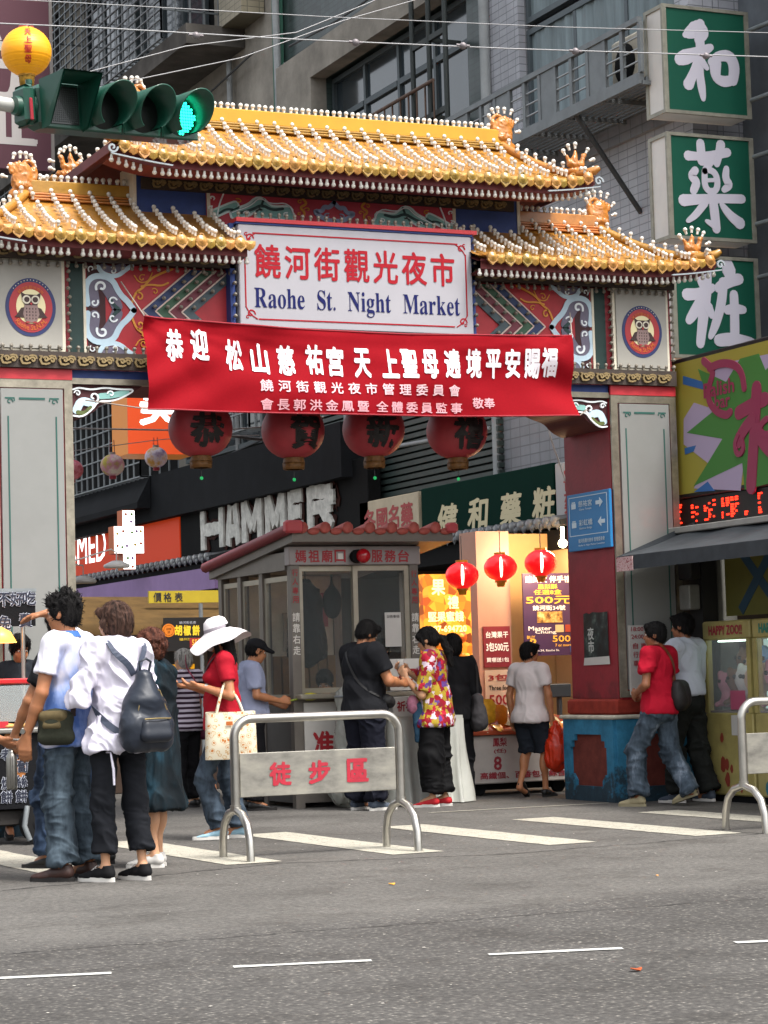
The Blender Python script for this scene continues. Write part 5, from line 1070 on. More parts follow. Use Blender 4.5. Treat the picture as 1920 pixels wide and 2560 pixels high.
# ---- traffic light
TG=mat('signal_green','#0c4636',.45,ns=5,na=.15,coat=.2,bs=12,ba=.05); TGD=mat('signal_inner','#0b1310',.6)
a=at_y(72,230,13.6); b=at_y(455,262,13.6)
tl=thing('traffic_light','green horizontal traffic light with hooded lamps, a lit green lamp and a dark timer panel','traffic light',(a.x,13.6,a.z)); del ORG[tl.name]
dirx=(b-a); L=dirx.length; ang=math.atan2(dirx.y,dirx.x)
AXT=R(14)        # the housing is turned: its face looks at -y and to the right
tl.rotation_euler=(0,R(-3.4),R(17)) ; L=1.13; tl.scale=(1.06,1.06,1.06)
q=MB(); q.bbox(0.0,L+.02,-.07,.12,-.13,.13,.03)
for k in range(4): q.bbox(.005+.283*k,.275+.283*k,-.085,-.071,-.135,.135,.012)
hb=q.build('housing',TG,tl)
def hood(cx,lit):
    q=MB(); n=28; V=[]; r=.125
    for j,(rr,yy) in enumerate(((r,-.085),(r,-.30),(r-.008,-.30),(r-.008,-.085))):
        for k in range(n+1):
            t=R(-58)+R(296)*k/n; dd=yy
            if j in (1,2): dd=-.10-.24*(.35+.65*max(0,math.sin(t)*.5+.5))
            V.append((cx+rr*math.cos(t),dd,rr*math.sin(t)))
    q.add(V,[(j*(n+1)+k,j*(n+1)+k+1,(j+1)*(n+1)+k+1,(j+1)*(n+1)+k) for j in range(3) for k in range(n)],True); h=q.build('hood',TG,tl)
    q=MB(); q.lathe([(0,-.088),(.118,-.088),(.12,-.084)],(cx,0,0),28,'y'); q.build('lens',TGD if not lit else mat('lens_dark','#06302a',.2,coat=.5),tl)
    if lit:
        q=MB()
        for i in range(12):
            for j in range(12):
                u=(i-5.5)*.019; v=(j-5.5)*.019
                if u*u+v*v<.108**2: q.sph((cx+u,-.094,v),.0082,6,4)
        q.build('led_dots',mat('led_green','#18e6b0',.3,emit=(.02,1,.55),es=2.2),tl,kind='stuff')
for k,l_ in ((1,0),(2,0),(3,1)): hood(.14+.283*k,l_)
q=MB(); q.add([(-.01,-.09,-.15),(.27,-.09,-.15),(.27,-.09,.14),(-.01,-.09,.14),(.00,-.16,-.14),(.0,-.34,.15),(.27,-.34,.15),(.27,-.16,-.14)],[(0,3,5,4),(3,2,6,5),(1,7,6,2)]); q.add([(-.0,-.09,-.14),(.26,-.09,-.14),(.26,-.09,.13),(.0,-.09,.13),(.01,-.16,-.13),(.01,-.335,.14),(.26,-.335,.14),(.26,-.16,-.13)],[(0,4,5,3),(3,5,6,2),(1,2,6,7)]); q.build('timer_hood',TG,tl)
q=MB(); q.box(.03,.25,-.094,-.087,-.11,.11); pn=q.build('timer_panel',mat('timer_dark','#101413',.3,coat=.4),tl)
q=MB(); 
for i in range(14):
    for j in range(16): q.box(.04+.0145*i,.05+.0145*i,-.0965,-.0945,-.10+.0128*j,-.092+.0128*j)
q.build('led_matrix',mat('led_off','#2a3231',.4),tl,kind='stuff')
q=MB(); q.cyl((-.12,.02,0),(0.0,.02,0),.055,.075,14); q.bbox(-.09,-.01,-.07,.1,-.12,.12,.03); q.build('end_cap',TG,tl); q=MB(); q.bbox(-.075,-.055,-.085,-.07,-.1,.03,.004); q.build('red_latch',mat('latch','#9b2230',.5),tl)
for dx in (-.02,.98): q=MB(); q.cyl((dx,0,.13),(dx,0,.155),.02,n=8); q.build('bolt',TG,tl)
q=MB(); q.cyl((a.x-6,13.62-1.9,a.z+.07),(a.x-.1,13.63,a.z),.045,n=14); tag(q.build('mast_arm',mat('mast','#b9b9b4',.4,.3,ns=3,na=.1)),'pale round mast arm entering from the left edge','pole')
# ---- yellow temple lantern
c=at_y(57,112,14.4); r=.165; YL=mat('lantern_yellow','#e39a08',.45,ns=5,na=.12,emit='#e39a08',es=.12)
t=thing('yellow_lantern','round yellow ribbed lantern with red characters hanging above the traffic light','lantern',(c.x,14.4,c.z))
q=MB(); q.lathe([(r*.35,-r*.93)]+[(r*math.cos(a_),r*.97*math.sin(a_)+.0025*math.sin(a_*60)) for a_ in [(-1.2+2.4*k/60) for k in range(61)]]+[(r*.35,r*.93)],tuple(c),32,fn=lambda t_,h:1-.01*math.cos(t_*14)**2); q.build('lantern_body',YL,t)
q=MB(); q.cyl(c+Vector((0,0,r*.92)),c+Vector((0,0,r*1.06)),r*.34,r*.28,16); q.build('top_ring',mat('ring_brick','#8d3a26',.5),t)
q=MB(); q.cyl(c-Vector((0,0,r*.92)),c-Vector((0,0,r*1.0)),r*.34,n=16); q.lathe([(r*.3,-r*1.0),(r*.27,-r*1.35),(r*.2,-r*1.35)],tuple(c),18,fn=lambda t_,h:1+.06*math.cos(9*t_)); q.build('tassel',mat('tassel_gold','#b5892a',.7,ns=50,na=.5),t)
def WL(a_,b_,d): th=a_/r; rr=math.sqrt(max(1e-4,r*r-b_*b_)); an=-PI/2-.2+th; return (c.x+(rr+d)*math.cos(an),14.4+(rr+d)*math.sin(an),c.z+b_)
RC=mat('char_red','#b3261a',.5)
for k,ch in enumerate('天上聖母'): text(ch,.0,.10-.062*k,.05,.05,WL,RC,t,bold=.035,raise_=.004,name='letter')
q=MB(); q.cyl(c+Vector((0,0,r)),(c.x,14.2,at_y(57,50,14.2).z),.003,n=4); q.build('cord',WIRE,t)
# ================================================================ CROWD BARRIERS
SST=mat('stainless','#b5b2ab',.28,.9,ns=9,na=.15,bs=30,ba=.05); 
def barrier(lab,x0,x1,y,texted=True):
    t=thing('crowd_barrier',lab,'barrier',((x0+x1)/2,y,0),group='steel pedestrian barriers')
    z=.955; R_=.13; P_=[(x0,y,.33),(x0,y,z-R_)]+[(x0+R_-R_*math.cos(a),y,z-R_+R_*math.sin(a)) for a in [PI/2*k/8 for k in range(1,9)]]+[(x1-R_+R_*math.sin(a),y,z-R_+R_*math.cos(a)) for a in [PI/2*k/8 for k in range(9)]]+[(x1,y,.33)]
    q=MB(); q.tube(P_,.031,12); q.build('hoop_frame',SST,t)
    for x in (x0,x1):
        q=MB(); q.tube([(x,y-.27+.0,.0),(x,y-.26,.14),(x,y-.22,.24),(x,y-.13,.31),(x,y,.34),(x,y+.13,.31),(x,y+.22,.24),(x,y+.26,.14),(x,y+.27,.0)],.028,10); q.build('leg',SST,t); q=MB(); q.cyl((x,y,.33),(x,y,.37),.038,n=12); q.build('collar',SST,t)
    pn=MB(); pn.bbox(x0+.035,x1-.035,y-.008,y+.008,.42,.72,.004); pl=pn.build('sign_plate',rampmat('plate_metal','noise',5,[(.3,'#6f6c66'),(.48,'#8f8c84'),(.7,'#a6a296')],.38,stretch=(1,1,2),metal=.55),t)
    if texted:
        for k,ch in enumerate('徒步區'): text(ch,x0+.33+.29*k,.57,.165,.165,FY(y-.008),mat('plate_red','#a51d31',.5,ns=14,na=.2),pl,bold=.045,name='letter')
barrier('steel hoop barrier with red characters on its plate, in front of the booth',5.50,6.74,14.85)
barrier('steel hoop barrier cut by the right edge of the photo',9.36,10.6,14.5,False)
# ================================================================ SERVICE BOOTH
ALU=mat('booth_aluminium','#6f6962',.45,.4,ns=5,na=.15,bs=18,ba=.05); ALL=mat('booth_frame_light','#a39d8e',.35,.5,ns=8,na=.12); ROOFT=mat('roof_tile_pink','#b0564c',.6,ns=8,na=.25,bs=20,ba=.2); PLAS=mat('sheet_white','#bdbab4',.5,ns=4,na=.08)
def tglass(name,col=(.3,.34,.34),a=.08):
    if name in MC: return MC[name]
    M=mat(name,col,.06,alpha=a,spec=.35); return M
bo=thing('service_booth','grey aluminium service booth with sliding windows, red lettering and a tiled roof edge','booth',(8.75,21.2,0)); del ORG[bo.name]; ORG[bo.name]=Vector((8.75,21.2,0))
x0,x1,y0,y1=8.09,9.42,20.2,22.2
q=MB()
for (x,y) in ((x0,y0),(x1-.09,y0),(x0,y1-.09),(x1-.09,y1-.09),(x0,y0+.75),(x0,y0+1.35)): q.box(x,x+.09,y,y+.09,0,2.30)
q.build('post',ALU,bo,kind='stuff')
bx('header',mat('header_panel','#8d8684',.45,.3,ns=4,na=.08),bo,x0-.02,x1+.02,y0-.02,y0+.1,2.29,2.47,.006); bx('header_side',ALU,bo,x0-.018,x0+.06,y0+.101,y1,2.25,2.42); bx('lower_panel',ALU,bo,x0+.091,x1-.091,y0+.01,y0+.05,.05,1.02); bx('lower_side_panel',mat('side_dark','#4c4a47',.5,.3,ns=4,na=.2),bo,x0+.01,x0+.05,y0+.091,y1-.09,.05,1.0)
bx('back_panel',mat('booth_back','#c9c0aa',.7,ns=3,na=.3),bo,x0+.09,x1-.09,y1-.06,y1-.02,.05,2.3); bx('right_panel',ALU,bo,x1-.05,x1-.01,y0+.091,y1-.09,.05,1.0); bx('right_pane',tglass('booth_glass'),bo,x1-.035,x1-.03,y0+.091,y1-.09,1.0,2.28); bx('counter',ALL,bo,x0+.02,x1-.02,y0-.14,y0+.3,1.022,1.07,.01); bx('ceiling',mat('booth_ceiling','#b5b0a6',.8),bo,x0+.1,x1-.1,y0+.102,y1-.1,2.29,2.32)  # unseen right side glazed, back and ceiling pale, to brighten the inside
rf=MB(); rf.add([(x0-.06,y0-.22,2.60),(x1+.28,y0-.22,2.60),(x1+.28,y1+.1,2.36),(x0-.06,y1+.1,2.36),(x0-.06,y0-.22,2.5),(x1+.28,y0-.22,2.5),(x1+.28,y1+.1,2.26),(x0-.06,y1+.1,2.26)],[(0,1,2,3),(4,7,6,5),(0,4,5,1),(1,5,6,2),(2,6,7,3),(3,7,4,0)]); roof_=rf.build('roof',ALU,bo)
tm=MB(); tm.lathe([(0,0),(.05,0),(.055,.01),(.052,.5)],(0,0,0),12,'y'); tme=tm.mesh('roof_tile',ROOFT)
n=14
for k in range(n):
    x=x0-.02+(x1+.26-x0+.02)*(k+.5)/n*1.0
    if k%2==0: link('roof_tile',tme,roof_,(x,y0-.26,2.635),rot=(R(-6.5),0,0))
    else: link('pan_tile',tme,roof_,(x,y0-.245,2.60),rot=(R(-6.5),0,0),scale=(1.1,1,.6))
q=MB(); q.tube([(x0-.08,y0-.24,2.63),(x0-.08,y1+.15,2.385)],.055,8); q.build('rake_edge',mat('rake_red','#7e2b32',.55,ns=6,na=.2),roof_); q=MB(); q.bbox(x0-.15,x0+.03,y0-.30,y0-.2,2.58,2.70,.02); q.bbox(x1+.2,x1+.32,y0-.28,y0-.2,2.58,2.68,.02); q.build('corner_tile',mat('corner_pink','#b8454a',.5),roof_,kind='stuff')
# sliding windows
for i,(a,b,yy) in enumerate(((x0+.09,8.79,y0+.05),(8.74,x1-.09,y0+.02))):
    f=MB(); z0,z1,t=1.075,2.285,.05
    f.box(a,a+t,yy,yy+.03,z0,z1); f.box(b-t,b,yy,yy+.03,z0,z1); f.box(a+t,b-t,yy,yy+.03,z0,z0+t); f.box(a+t,b-t,yy,yy+.03,z1-t,z1); w_=f.build('sliding_window',ALL,bo)
    if i==0: bx('pane',tglass('booth_glass'),w_,a+t,b-t,yy+.012,yy+.018,z0+t,z1-t)
    else: bx('pane',tglass('booth_glass'),w_,a+t,b-t,yy+.012,yy+.018,1.45,z1-t)
for (a,b) in ((y0+.1,y0+.75),(y0+.85,y0+1.35),(y0+1.45,y1-.1)):
    f=MB(); z0,z1,t=1.02,2.2,.05; xx=x0+.02
    f.box(xx,xx+.03,a,a+t,z0,z1); f.box(xx,xx+.03,b-t,b,z0,z1); f.box(xx,xx+.03,a+t,b-t,z0,z0+t); f.box(xx,xx+.03,a+t,b-t,z1-t,z1); w_=f.build('side_window',ALL,bo); bx('pane',tglass('booth_glass'),w_,xx+.012,xx+.018,a+t,b-t,z0+t,z1-t)
P=FY(y0-.02); TR_=mat('booth_red','#9c2029',.5); TWH=mat('letter_white','#d0ccc4',.5)
for k,ch in enumerate('媽祖廟口'): text(ch,8.19+.135*k,2.375,.115,.12,P,TR_,bo,bold=.025,name='letter')
for k,ch in enumerate('服務台'): text(ch,8.98+.14*k,2.372,.12,.12,P,TR_,bo,bold=.025,name='letter')
q=MB(); q.box(8.575,8.625,y0-.024,y0-.021,2.34,2.40); q.build('white_tag',TWH,bo)
rl_=thing('red_lamp','round red warning lamp with black mount on the booth header','lamp',(8.80,20.1,2.37)); q=MB(); q.sph((8.80,20.09,2.37),.07,16,10); q.build('lamp_globe',mat('lamp_red','#b01420',.2,coat=.5),rl_); q=MB(); q.cyl((8.76,20.12,2.37),(8.76,20.18,2.37),.065,n=16); q.cyl((8.74,20.1,2.365),(8.74,20.16,2.365),.055,n=14); q.build('lamp_mount',DARK,rl_,kind='stuff')
for xx,zt in ((x0+.045,1.80),(x1-.045,1.78)):
    for k,ch in enumerate('請靠右走'): text(ch,xx,zt-.105*k,.075,.085,FY(y0),TWH,bo,bold=.02,name='letter')
    text('保持距離',xx,zt+.26,.05,.001,FY(y0),TR_,bo) if 0 else [text(ch,xx,zt+.42-.085*k,.06,.065,FY(y0),TR_,bo,bold=.01,name='letter') for k,ch in enumerate('行人專用')]
# hanging jacket and papers inside
jk=thing('black_jacket','black jacket hanging inside the booth window','jacket',(8.4,20.6,1.5),world=False)
surf_obj('jacket_cloth',[('c',(0,0,.55),(0,0,.0),.11,.17),('c',(-.1,0,.45),(-.15,0,-.05),.06,.05),('c',(.1,0,.45),(.15,0,-.05),.06,.05),('e',(0,0,.5),(.15,.08,.12))],.015,mat('black_cloth','#0c0c0e',.85,bs=15,ba=.3),jk,k=.04,wr=.008,wl=.12)
q=MB(); q.cyl((0,0,.6),(0,0,.8),.005,n=5); q.build('hanger_hook',WIRE,jk)
jk2=thing('dark_bag','small dark bag hanging at the booth window frame','bag',(8.72,20.7,1.85),world=False); surf_obj('bag_cloth',[('e',(0,0,.1),(.1,.06,.16)),('c',(0,0,.2),(0,0,.38),.02,.01)],.014,mat('black_cloth','#0c0c0e',.85),jk2,k=.03)
nt_=thing('booth_papers','pink and white papers pinned at the back of the booth','paper',(8.9,22.0,1.5))
for (a,b,c,d,col) in ((8.95,9.25,1.75,2.1,'#8a4a55'),(8.9,9.2,1.45,1.72,'#a06a70'),(8.75,8.9,1.5,1.9,'#8d8a80')): bx('sheet',mat('sheet'+col,col,.7),nt_,a,b,22.08,22.1,c,d)
bk=thing('inner_shelf','wooden slatted shelf and boxes inside the booth','shelf',(8.5,21.6,.9)); 
for k in range(9): bx('slat',mat('slat_wood','#7a5f3e',.7,ns=8,na=.3),bk,8.3+.1*k,8.38+.1*k,21.75,21.8,.5,1.45)
ch_=thing('notice_paper','white paper notice with small print stuck on the booth glass','paper',(9.1,20.15,1.6)); bx('sheet',PLAS,ch_,9.05,9.22,20.19,20.195,1.5,1.83); text('公告事項',9.135,1.79,.13,.03,FY(20.19),DARK,ch_)
nb_=thing('number_card','white card with red numbers 737 standing on the booth counter','card',(9.15,20.05,1.07)); bx('card',mat('card_white','#d2cfc8',.6),nb_,9.03,9.40,20.06,20.068,1.08,1.38); text('737',9.2,1.22,.2,.13,FY(20.06),TR_,nb_,bold=.02)
ps=thing('booth_poster','white poster with a large red brushed character on the left of the booth front','poster',(8.3,20.2,.3)); bx('sheet',PLAS,ps,8.19,8.52,20.195,20.209,.20,.99)
for ch,z,s_ in (('准',.60,.24),('廣',.32,.09)): text(ch,8.38,z,s_*.9,s_,FY(20.195),TR_ if ch=='准' else mat('ink','#2a2730',.6),ps,bold=.04,name='letter')
# plastic bag with rubbish hung on the booth and the table wrapped in plastic sheeting
PLB=mat('plastic_film','#a9aba2',.25,alpha=.82,ns=5,na=.2,bs=9,ba=.6,coat=.4)
rbg=thing('clear_rubbish_bag','large translucent plastic rubbish bag hanging at the left of the booth window','bag',(8.55,19.95,0),world=False)
surf_obj('bag_film',[('c',(0,0,1.02),(.0,0,.7),.12,.11),('c',(0,0,.7),(.02,0,.3),.12,.2),('e',(.03,0,.17),(.26,.17,.17)),('e',(.28,.02,.09),(.12,.1,.09))],.016,PLB,rbg,k=.06,wr=.010,wl=.10,wdir=(2.2,2.2,.5))
q=MB(); q.tube([(.13*math.cos(2*PI*k/16),.13*math.sin(2*PI*k/16),1.04) for k in range(16)],.012,6,True); q.cyl((0,.12,1.04),(0,.25,1.04),.012,n=6); q.build('hoop',GRM,rbg)
tb=thing('wrapped_table','folding table draped to the ground in white plastic sheeting beside the booth','table',(9.35,19.95,0))
q=MB(); N=90; V=[]
def per(t): # perimeter of the table
    w_,d_=.76,.30; P_=2*(w_+d_); s_=t*P_
    if s_<w_: return (8.9+s_,19.80),(0,-1)
    if s_<w_+d_: return (8.9+w_,19.80+s_-w_),(1,0)
    if s_<2*w_+d_: return (8.9+2*w_+d_-s_,19.80+d_),(0,1)
    return (8.9,19.80+P_-s_),(-1,0)
for i in range(N):
    (x,y),(nx,ny)=per(i/N)
    for j in range(9):
        v=j/8; o_=(.012+.05*v)*(1+math.sin(i*.9+2*math.sin(i*.23))*.8)+.03*v*math.sin(i*.31+j*.5); V.append((x+nx*o_,y+ny*o_,.80-.79*v))
q.add(V,[(i*9+j,i*9+j+1,((i+1)%N)*9+j+1,((i+1)%N)*9+j) for i in range(N) for j in range(8)],True); q.box(8.9,9.66,19.80,20.10,.80,.83); q.build('plastic_drape',mat('plastic_white','#bcbdb5',.35,ns=4,na=.1,bs=7,ba=.4,coat=.3),tb)
bxs=thing('white_carton','white carton with red characters on the wrapped table','box',(9.1,19.9,.83)); bx('carton',mat('carton_white','#c9c7c2',.6),bxs,8.95,9.2,19.84,20.04,.832,1.02,.004); text('祈福',9.08,.93,.18,.1,FY(19.84),TR_,bxs,bold=.03)
# ================================================================ SNACK SHOP RIGHT OF THE BOOTH
sh=thing('snack_shop','warm lit snack shop recess with cream walls behind the red lanterns','shop',(11.8,23,0))
CW=mat('cream_wall','#c9a06a',.6,ns=2,na=.1); bx('side_wall',CW,sh,11.25,13.2,22.62,22.72,0,2.75); bx('column',mat('column_pink','#b58a76',.5,ns=3,na=.1),sh,11.05,11.45,22.2,22.6,0,2.75)
bx('ceiling',mat('shop_cream','#cdbb98',.7),sh,10.4,13.2,20.3,22.6,2.76,2.82) if 0 else None
bx('recess_wall',mat('recess_cream','#d3b98c',.6,ns=2,na=.08),sh,12.2,12.3,21.0,22.6,.0,2.75)
lamp=bpy.data.lights.new('shop_lamp','POINT'); lamp.energy=38; lamp.color=(1,.72,.42); lamp.shadow_soft_size=.12; lo=bpy.data.objects.new('shop_lamp',lamp); COL.objects.link(lo); lo.location=(11.65,21.6,2.45)
q=MB(); q.sph((11.98,21.95,2.60),.05,12,8); q.cyl((11.98,21.95,2.63),(11.98,21.95,2.78),.02,n=8); tag(q.build('shop_bulb',mat('bulb_lit','#fff0cc',.4,emit='#ffe9b8',es=9)),'bright bare bulb shining under the eave beside the right pillar','lamp')
def posterY(name,label,xa,xb,za,zb,y,m,cat='poster'):
    t=thing(name,label,cat,((xa+xb)/2,y,za)); bx('sheet',m,t,xa,xb,y,y+.02,za,zb); return t
p=posterY('purple_price_poster','purple poster with yellow 500 prices hanging in the snack shop','0' and 11.50,12.14,1.39,2.28,22.0,mat('poster_purple','#3c2547',.5,ns=4,na=.1,emit='#3c2547',es=.15))
P=FY(22.0); PY=mat('print_yellow','#dca43a',.5,emit='#dca43a',es=.25); PW=mat('print_white','#e0d6cc',.5,emit='#e0d6cc',es=.25)
for s_,cx,cz,w_,h_,m_ in (('鐘師父 伴手禮',11.81,2.215,.56,.075,PW),('鳳梨酥',11.80,2.135,.24,.055,PY),('任選8盒',11.80,2.075,.34,.055,PY),('500元',11.81,1.99,.56,.085,PY),('饒河街34號',11.81,1.905,.40,.055,PW),('Master',11.69,1.685,.28,.045,PW),('Chung',11.76,1.64,.26,.045,PW),('BUY',11.58,1.59,.10,.035,PY),('8',11.60,1.53,.085,.09,PY),('500',11.95,1.57,.22,.07,PY),('元',12.09,1.55,.05,.04,PW),('7 or more',11.97,1.50,.2,.03,PY),('No.34, Raohe St.',11.77,1.445,.3,.025,PW)): text(s_,cx,cz,w_,h_,P,m_,p,bold=.015)
bx('photo_panel',rampmat('poster_photo','noise',14,[(.35,'#5a3b20'),(.5,'#b08a4a'),(.65,'#d9c48a')],.5),p,11.66,11.97,21.994,21.999,1.745,1.865)
bx('f_badge',mat('badge_blue','#3d4f86',.5),p,12.05,12.11,21.994,21.999,1.42,1.49); text('f',12.08,1.455,.022,.05,FY(21.994),PW,p,bold=.02)
for (cx,col) in ((12.05,'#a04030'),(11.93,'#c9b48a')): bx('tiny_picture',mat('tiny'+col,col,.5),p,cx-.05,cx+.05,21.994,21.999,1.64,1.72)
p=posterY('red_price_poster','dark red poster with white price text on the pink column','0' and 11.10,11.42,1.28,1.72,22.18,mat('poster_red','#7e2430',.5)); P=FY(22.18)
for s_,cz,h_ in (('台灣果干',1.63,.07),('3包500元',1.50,.10),('買哪送1包',1.36,.05)): text(s_,11.26,cz,.27,h_,P,PW,p,bold=.02)
p=posterY('white_price_poster','white poster with red price text below the dark red one','0' and 11.10,11.42,.80,1.25,22.18,mat('poster_cream','#c9b09c',.6)); P=FY(22.18)
for s_,cz,h_,m_ in (('3包',1.17,.07,TR_),('Three for',1.06,.05,DARK),('500',.93,.11,TR_)): text(s_,11.26,cz,.24,h_,P,m_,p,bold=.02)
# glowing nut poster
nut=thing('nut_lightbox','glowing orange lightbox poster of nuts with a phone number','poster',(10.6,22,.8)); 
NM=rampmat('nut_picture','voronoi',11,[(0,'#6e2e10'),(.25,'#c9641a'),(.5,'#e08a20'),(.75,'#f0a838'),(1,'#b8461a')],.5,feature='color'); n_,l_,p_=nodes(NM); rr_=[k for k in n_ if k.type=='VALTORGB'][0]; l_.new(rr_.outputs[0],p_.inputs['Emission Color']); p_.inputs['Emission Strength'].default_value=.55
bx('picture',NM,nut,10.31,10.87,22.0,22.1,.80,2.28)
P=FY(22.0); HW=mat('hot_yellow','#ffe9a0',.5,emit='#ffe08a',es=.8)
for s_,cx,cz,w_,h_ in (('果',10.49,2.14,.16,.17),('禮',10.66,1.98,.13,.14),('堅果蜜餞',10.57,1.83,.42,.11),('0987-694720',10.57,1.70,.48,.07)): text(s_,cx,cz,w_,h_,P,HW,nut,bold=.03)
random.seed(3)
for k in range(26):
    a,b=random.uniform(10.36,10.82),random.uniform(1.22,1.62); rx=random.uniform(.035,.06); m_=MB(); m_.lathe([(rx,-.0),(rx*.8,-.02),(rx*.4,-.032),(0,-.036)],(a,22.0,b),10,'y',sq=(1,random.uniform(.8,1.2))); m_.build('nut',mat('nut%d'%(k%3),['#d9791c','#e8a23a','#b8501c'][k%3],.4,emit=['#d9791c','#e8a23a','#b8501c'][k%3],es=.4),nut)
bx('leafy_part',rampmat('leafy','noise',12,[(.4,'#c9a516'),(.55,'#8f9020'),(.7,'#3a5a1a')],.5),nut,10.5,10.86,21.985,21.999,.82,1.2)
# lit red lanterns
def red_lantern(px,py,lab):
    Yl=22.; c=at_y(px,py,Yl-.6); r=.175
    t=thing('red_lantern',lab,'lantern',tuple(c),group='glowing red lanterns under the dark eave')
    q=MB(); q.lathe([(r*.35,-r*.78)]+[(r*math.cos(a_),r*.8*math.sin(a_)) for a_ in [(-1.2+2.4*k/12) for k in range(13)]]+[(r*.35,r*.78)],tuple(c),32,fn=lambda t_,h:1-.035*math.cos(t_*8)**2); q.build('lantern_body',mat('lit_red','#c2101a',.35,emit='#d80f14',es=.5,coat=.3),t)
    q=MB(); q.cyl(c+Vector((0,0,r*.78)),c+Vector((0,0,r*.9)),r*.36,n=14); q.cyl(c-Vector((0,0,r*.78)),c-Vector((0,0,r*.88)),r*.36,n=14); q.build('ring',mat('ring_gold','#c98a1a',.4),t,kind='stuff')
    q=MB(); q.lathe([(r*.28,-r*.88),(r*.22,-r*1.15)],tuple(c),12,fn=lambda t_,h:1+.1*math.cos(6*t_)); q.build('tassel',mat('tassel_yellow','#d9921a',.6),t)
    q=MB(); V=[]
    for i in range(9):
        a_=-.85+1.7*i/8
        for s_ in (-1,1): rr=r*math.cos(a_)+.004; an=-PI/2-.42+s_*.085*math.cos(a_); V.append((c.x+rr*math.cos(an),c.y+rr*math.sin(an),c.z+r*.8*math.sin(a_)))
    q.add(V,[(2*i,2*i+1,2*i+3,2*i+2) for i in range(8)],True); q.build('glow_strip',mat('strip_lit','#fff3e0',.4,emit='#ffe2c0',es=2.5),t)  # glowing strip laid over the front of the lantern skin
    q=MB(); q.cyl(c+Vector((0,0,r*.9)),c+Vector((0,0,r*.9+.25)),.005,n=4); q.build('cord',WIRE,t)
red_lantern(998,1243,'leftmost glowing red lantern, beside the nut poster'); red_lantern(1081,1226,'middle glowing red lantern under the dark eave'); red_lantern(1168,1216,'rightmost glowing red lantern, above the purple poster')
# snack cart
ct=thing('snack_cart','white snack cart with red price lettering beside the right pillar','cart',(10.7,20.9,0))
bx('cart_body',mat('cart_white','#b3aca6',.6,ns=4,na=.12),ct,10.13,11.3,20.6,21.25,.12,.60,.01); bx('cart_top',mat('cart_red','#a4421e',.6),ct,10.08,11.35,20.55,21.3,.602,.65,.008)
bx('undercarriage',DARK,ct,10.2,11.25,20.75,21.2,.05,.118)
for x in (10.25,11.15): q=MB(); q.cyl((x,20.68,.07),(x,20.74,.07),.07,n=14); q.build('wheel',DARK,ct)
P=FY(20.6)
for s_,cx,cz,w_,h_ in (('鳳梨',10.45,.53,.16,.09),('支付',11.15,.53,.22,.09),('(任)',10.45,.44,.14,.05),('8',10.42,.32,.09,.14),('16包',11.15,.34,.3,.15),('高纖個、百香包、綜合、',10.72,.2,1.0,.07)): text(s_,cx,cz,w_,h_,P,mat('cart_letter','#8e2733',.6),ct,bold=.03)
random.seed(11)
PK=[mat('packet%d'%k,c,.3,coat=.5,bs=30,ba=.4,ns=15,na=.3) for k,c in enumerate(('#c9741a','#d9a52a','#b5481a','#c9b58a','#8e3420'))]
pkm=[]
for k in range(5):
    q=MB(); V=[]
    for i in range(6):
        for j in range(5): u,v=i/5,j/4; V.append(((u-.5)*.16,(v-.5)*.12,.022*math.sin(PI*u)*math.sin(PI*v)+random.uniform(0,.004)))
    q.add(V,[(i*5+j,(i+1)*5+j,(i+1)*5+j+1,i*5+j+1) for i in range(5) for j in range(4)],True); q.add([(a,b,-.5*c) for a,b,c in V],[(i*5+j,i*5+j+1,(i+1)*5+j+1,(i+1)*5+j) for i in range(5) for j in range(4)],True); pkm.append(q.mesh('packet',PK[k]))
PKL=set()
for k in range(58):
    row=k%4; x=random.uniform(10.13,11.28); z=.665+.03*row+(.08 if x>10.5 and x<10.9 else 0)*random.random(); o=link('snack_packet',pkm[k%5],None,(x,20.62+.13*row+random.uniform(-.03,.03),z),rot=(R(random.uniform(20,55)),R(random.uniform(-15,15)),random.uniform(-.7,.7)))
    bn=min(5,int((x-10.1)/.2)); ci=k%5
    for tr in range(5):
        lb='%s snack packet in the %s row, %s of the cart'%(['orange','golden','rust','cream','brown'][ci],['front','second','third','rear'][row],['far left end','left part','centre left','centre right','right part','far right end'][bn])
        if lb not in PKL: break
        ci=(ci+1)%5
    PKL.add(lb); o.data=pkm[ci]; tag(o,lb,'packet',group='snack packets on the cart')
for k,(x,z,h) in enumerate(((10.42,.68,.28),(10.55,.68,.22),(10.33,.68,.24))):
    q=MB(); V=[(x-.07,20.75,z),(x+.07,20.75,z),(x+.075,20.74,z+h*.8),(x+.03,20.75,z+h),(x-.03,20.75,z+h),(x-.075,20.74,z+h*.8),(x,20.70,z+h*.4)]; q.add(V,[(0,1,6),(1,2,6),(2,3,6),(3,4,6),(4,5,6),(5,0,6)],True); q.add([(a,b+.06,c) for a,b,c in V[:6]],[(5,4,3,2,1,0)]); tag(q.build('foil_bag',PK[(1,0,3)[k]]),['tall golden foil bag standing at the left end of the cart','orange foil bag standing among the packets','cream foil bag at the cart corner'][k],'bag')
q=MB(); q.bbox(11.2,11.45,20.9,21.0,.95,1.09,.01); q.cyl((11.33,20.95,.7),(11.33,20.95,.95),.03,n=8); tag(q.build('cash_register',mat('register','#3a3c3e',.5)),'small dark cash display standing on the snack cart','till')
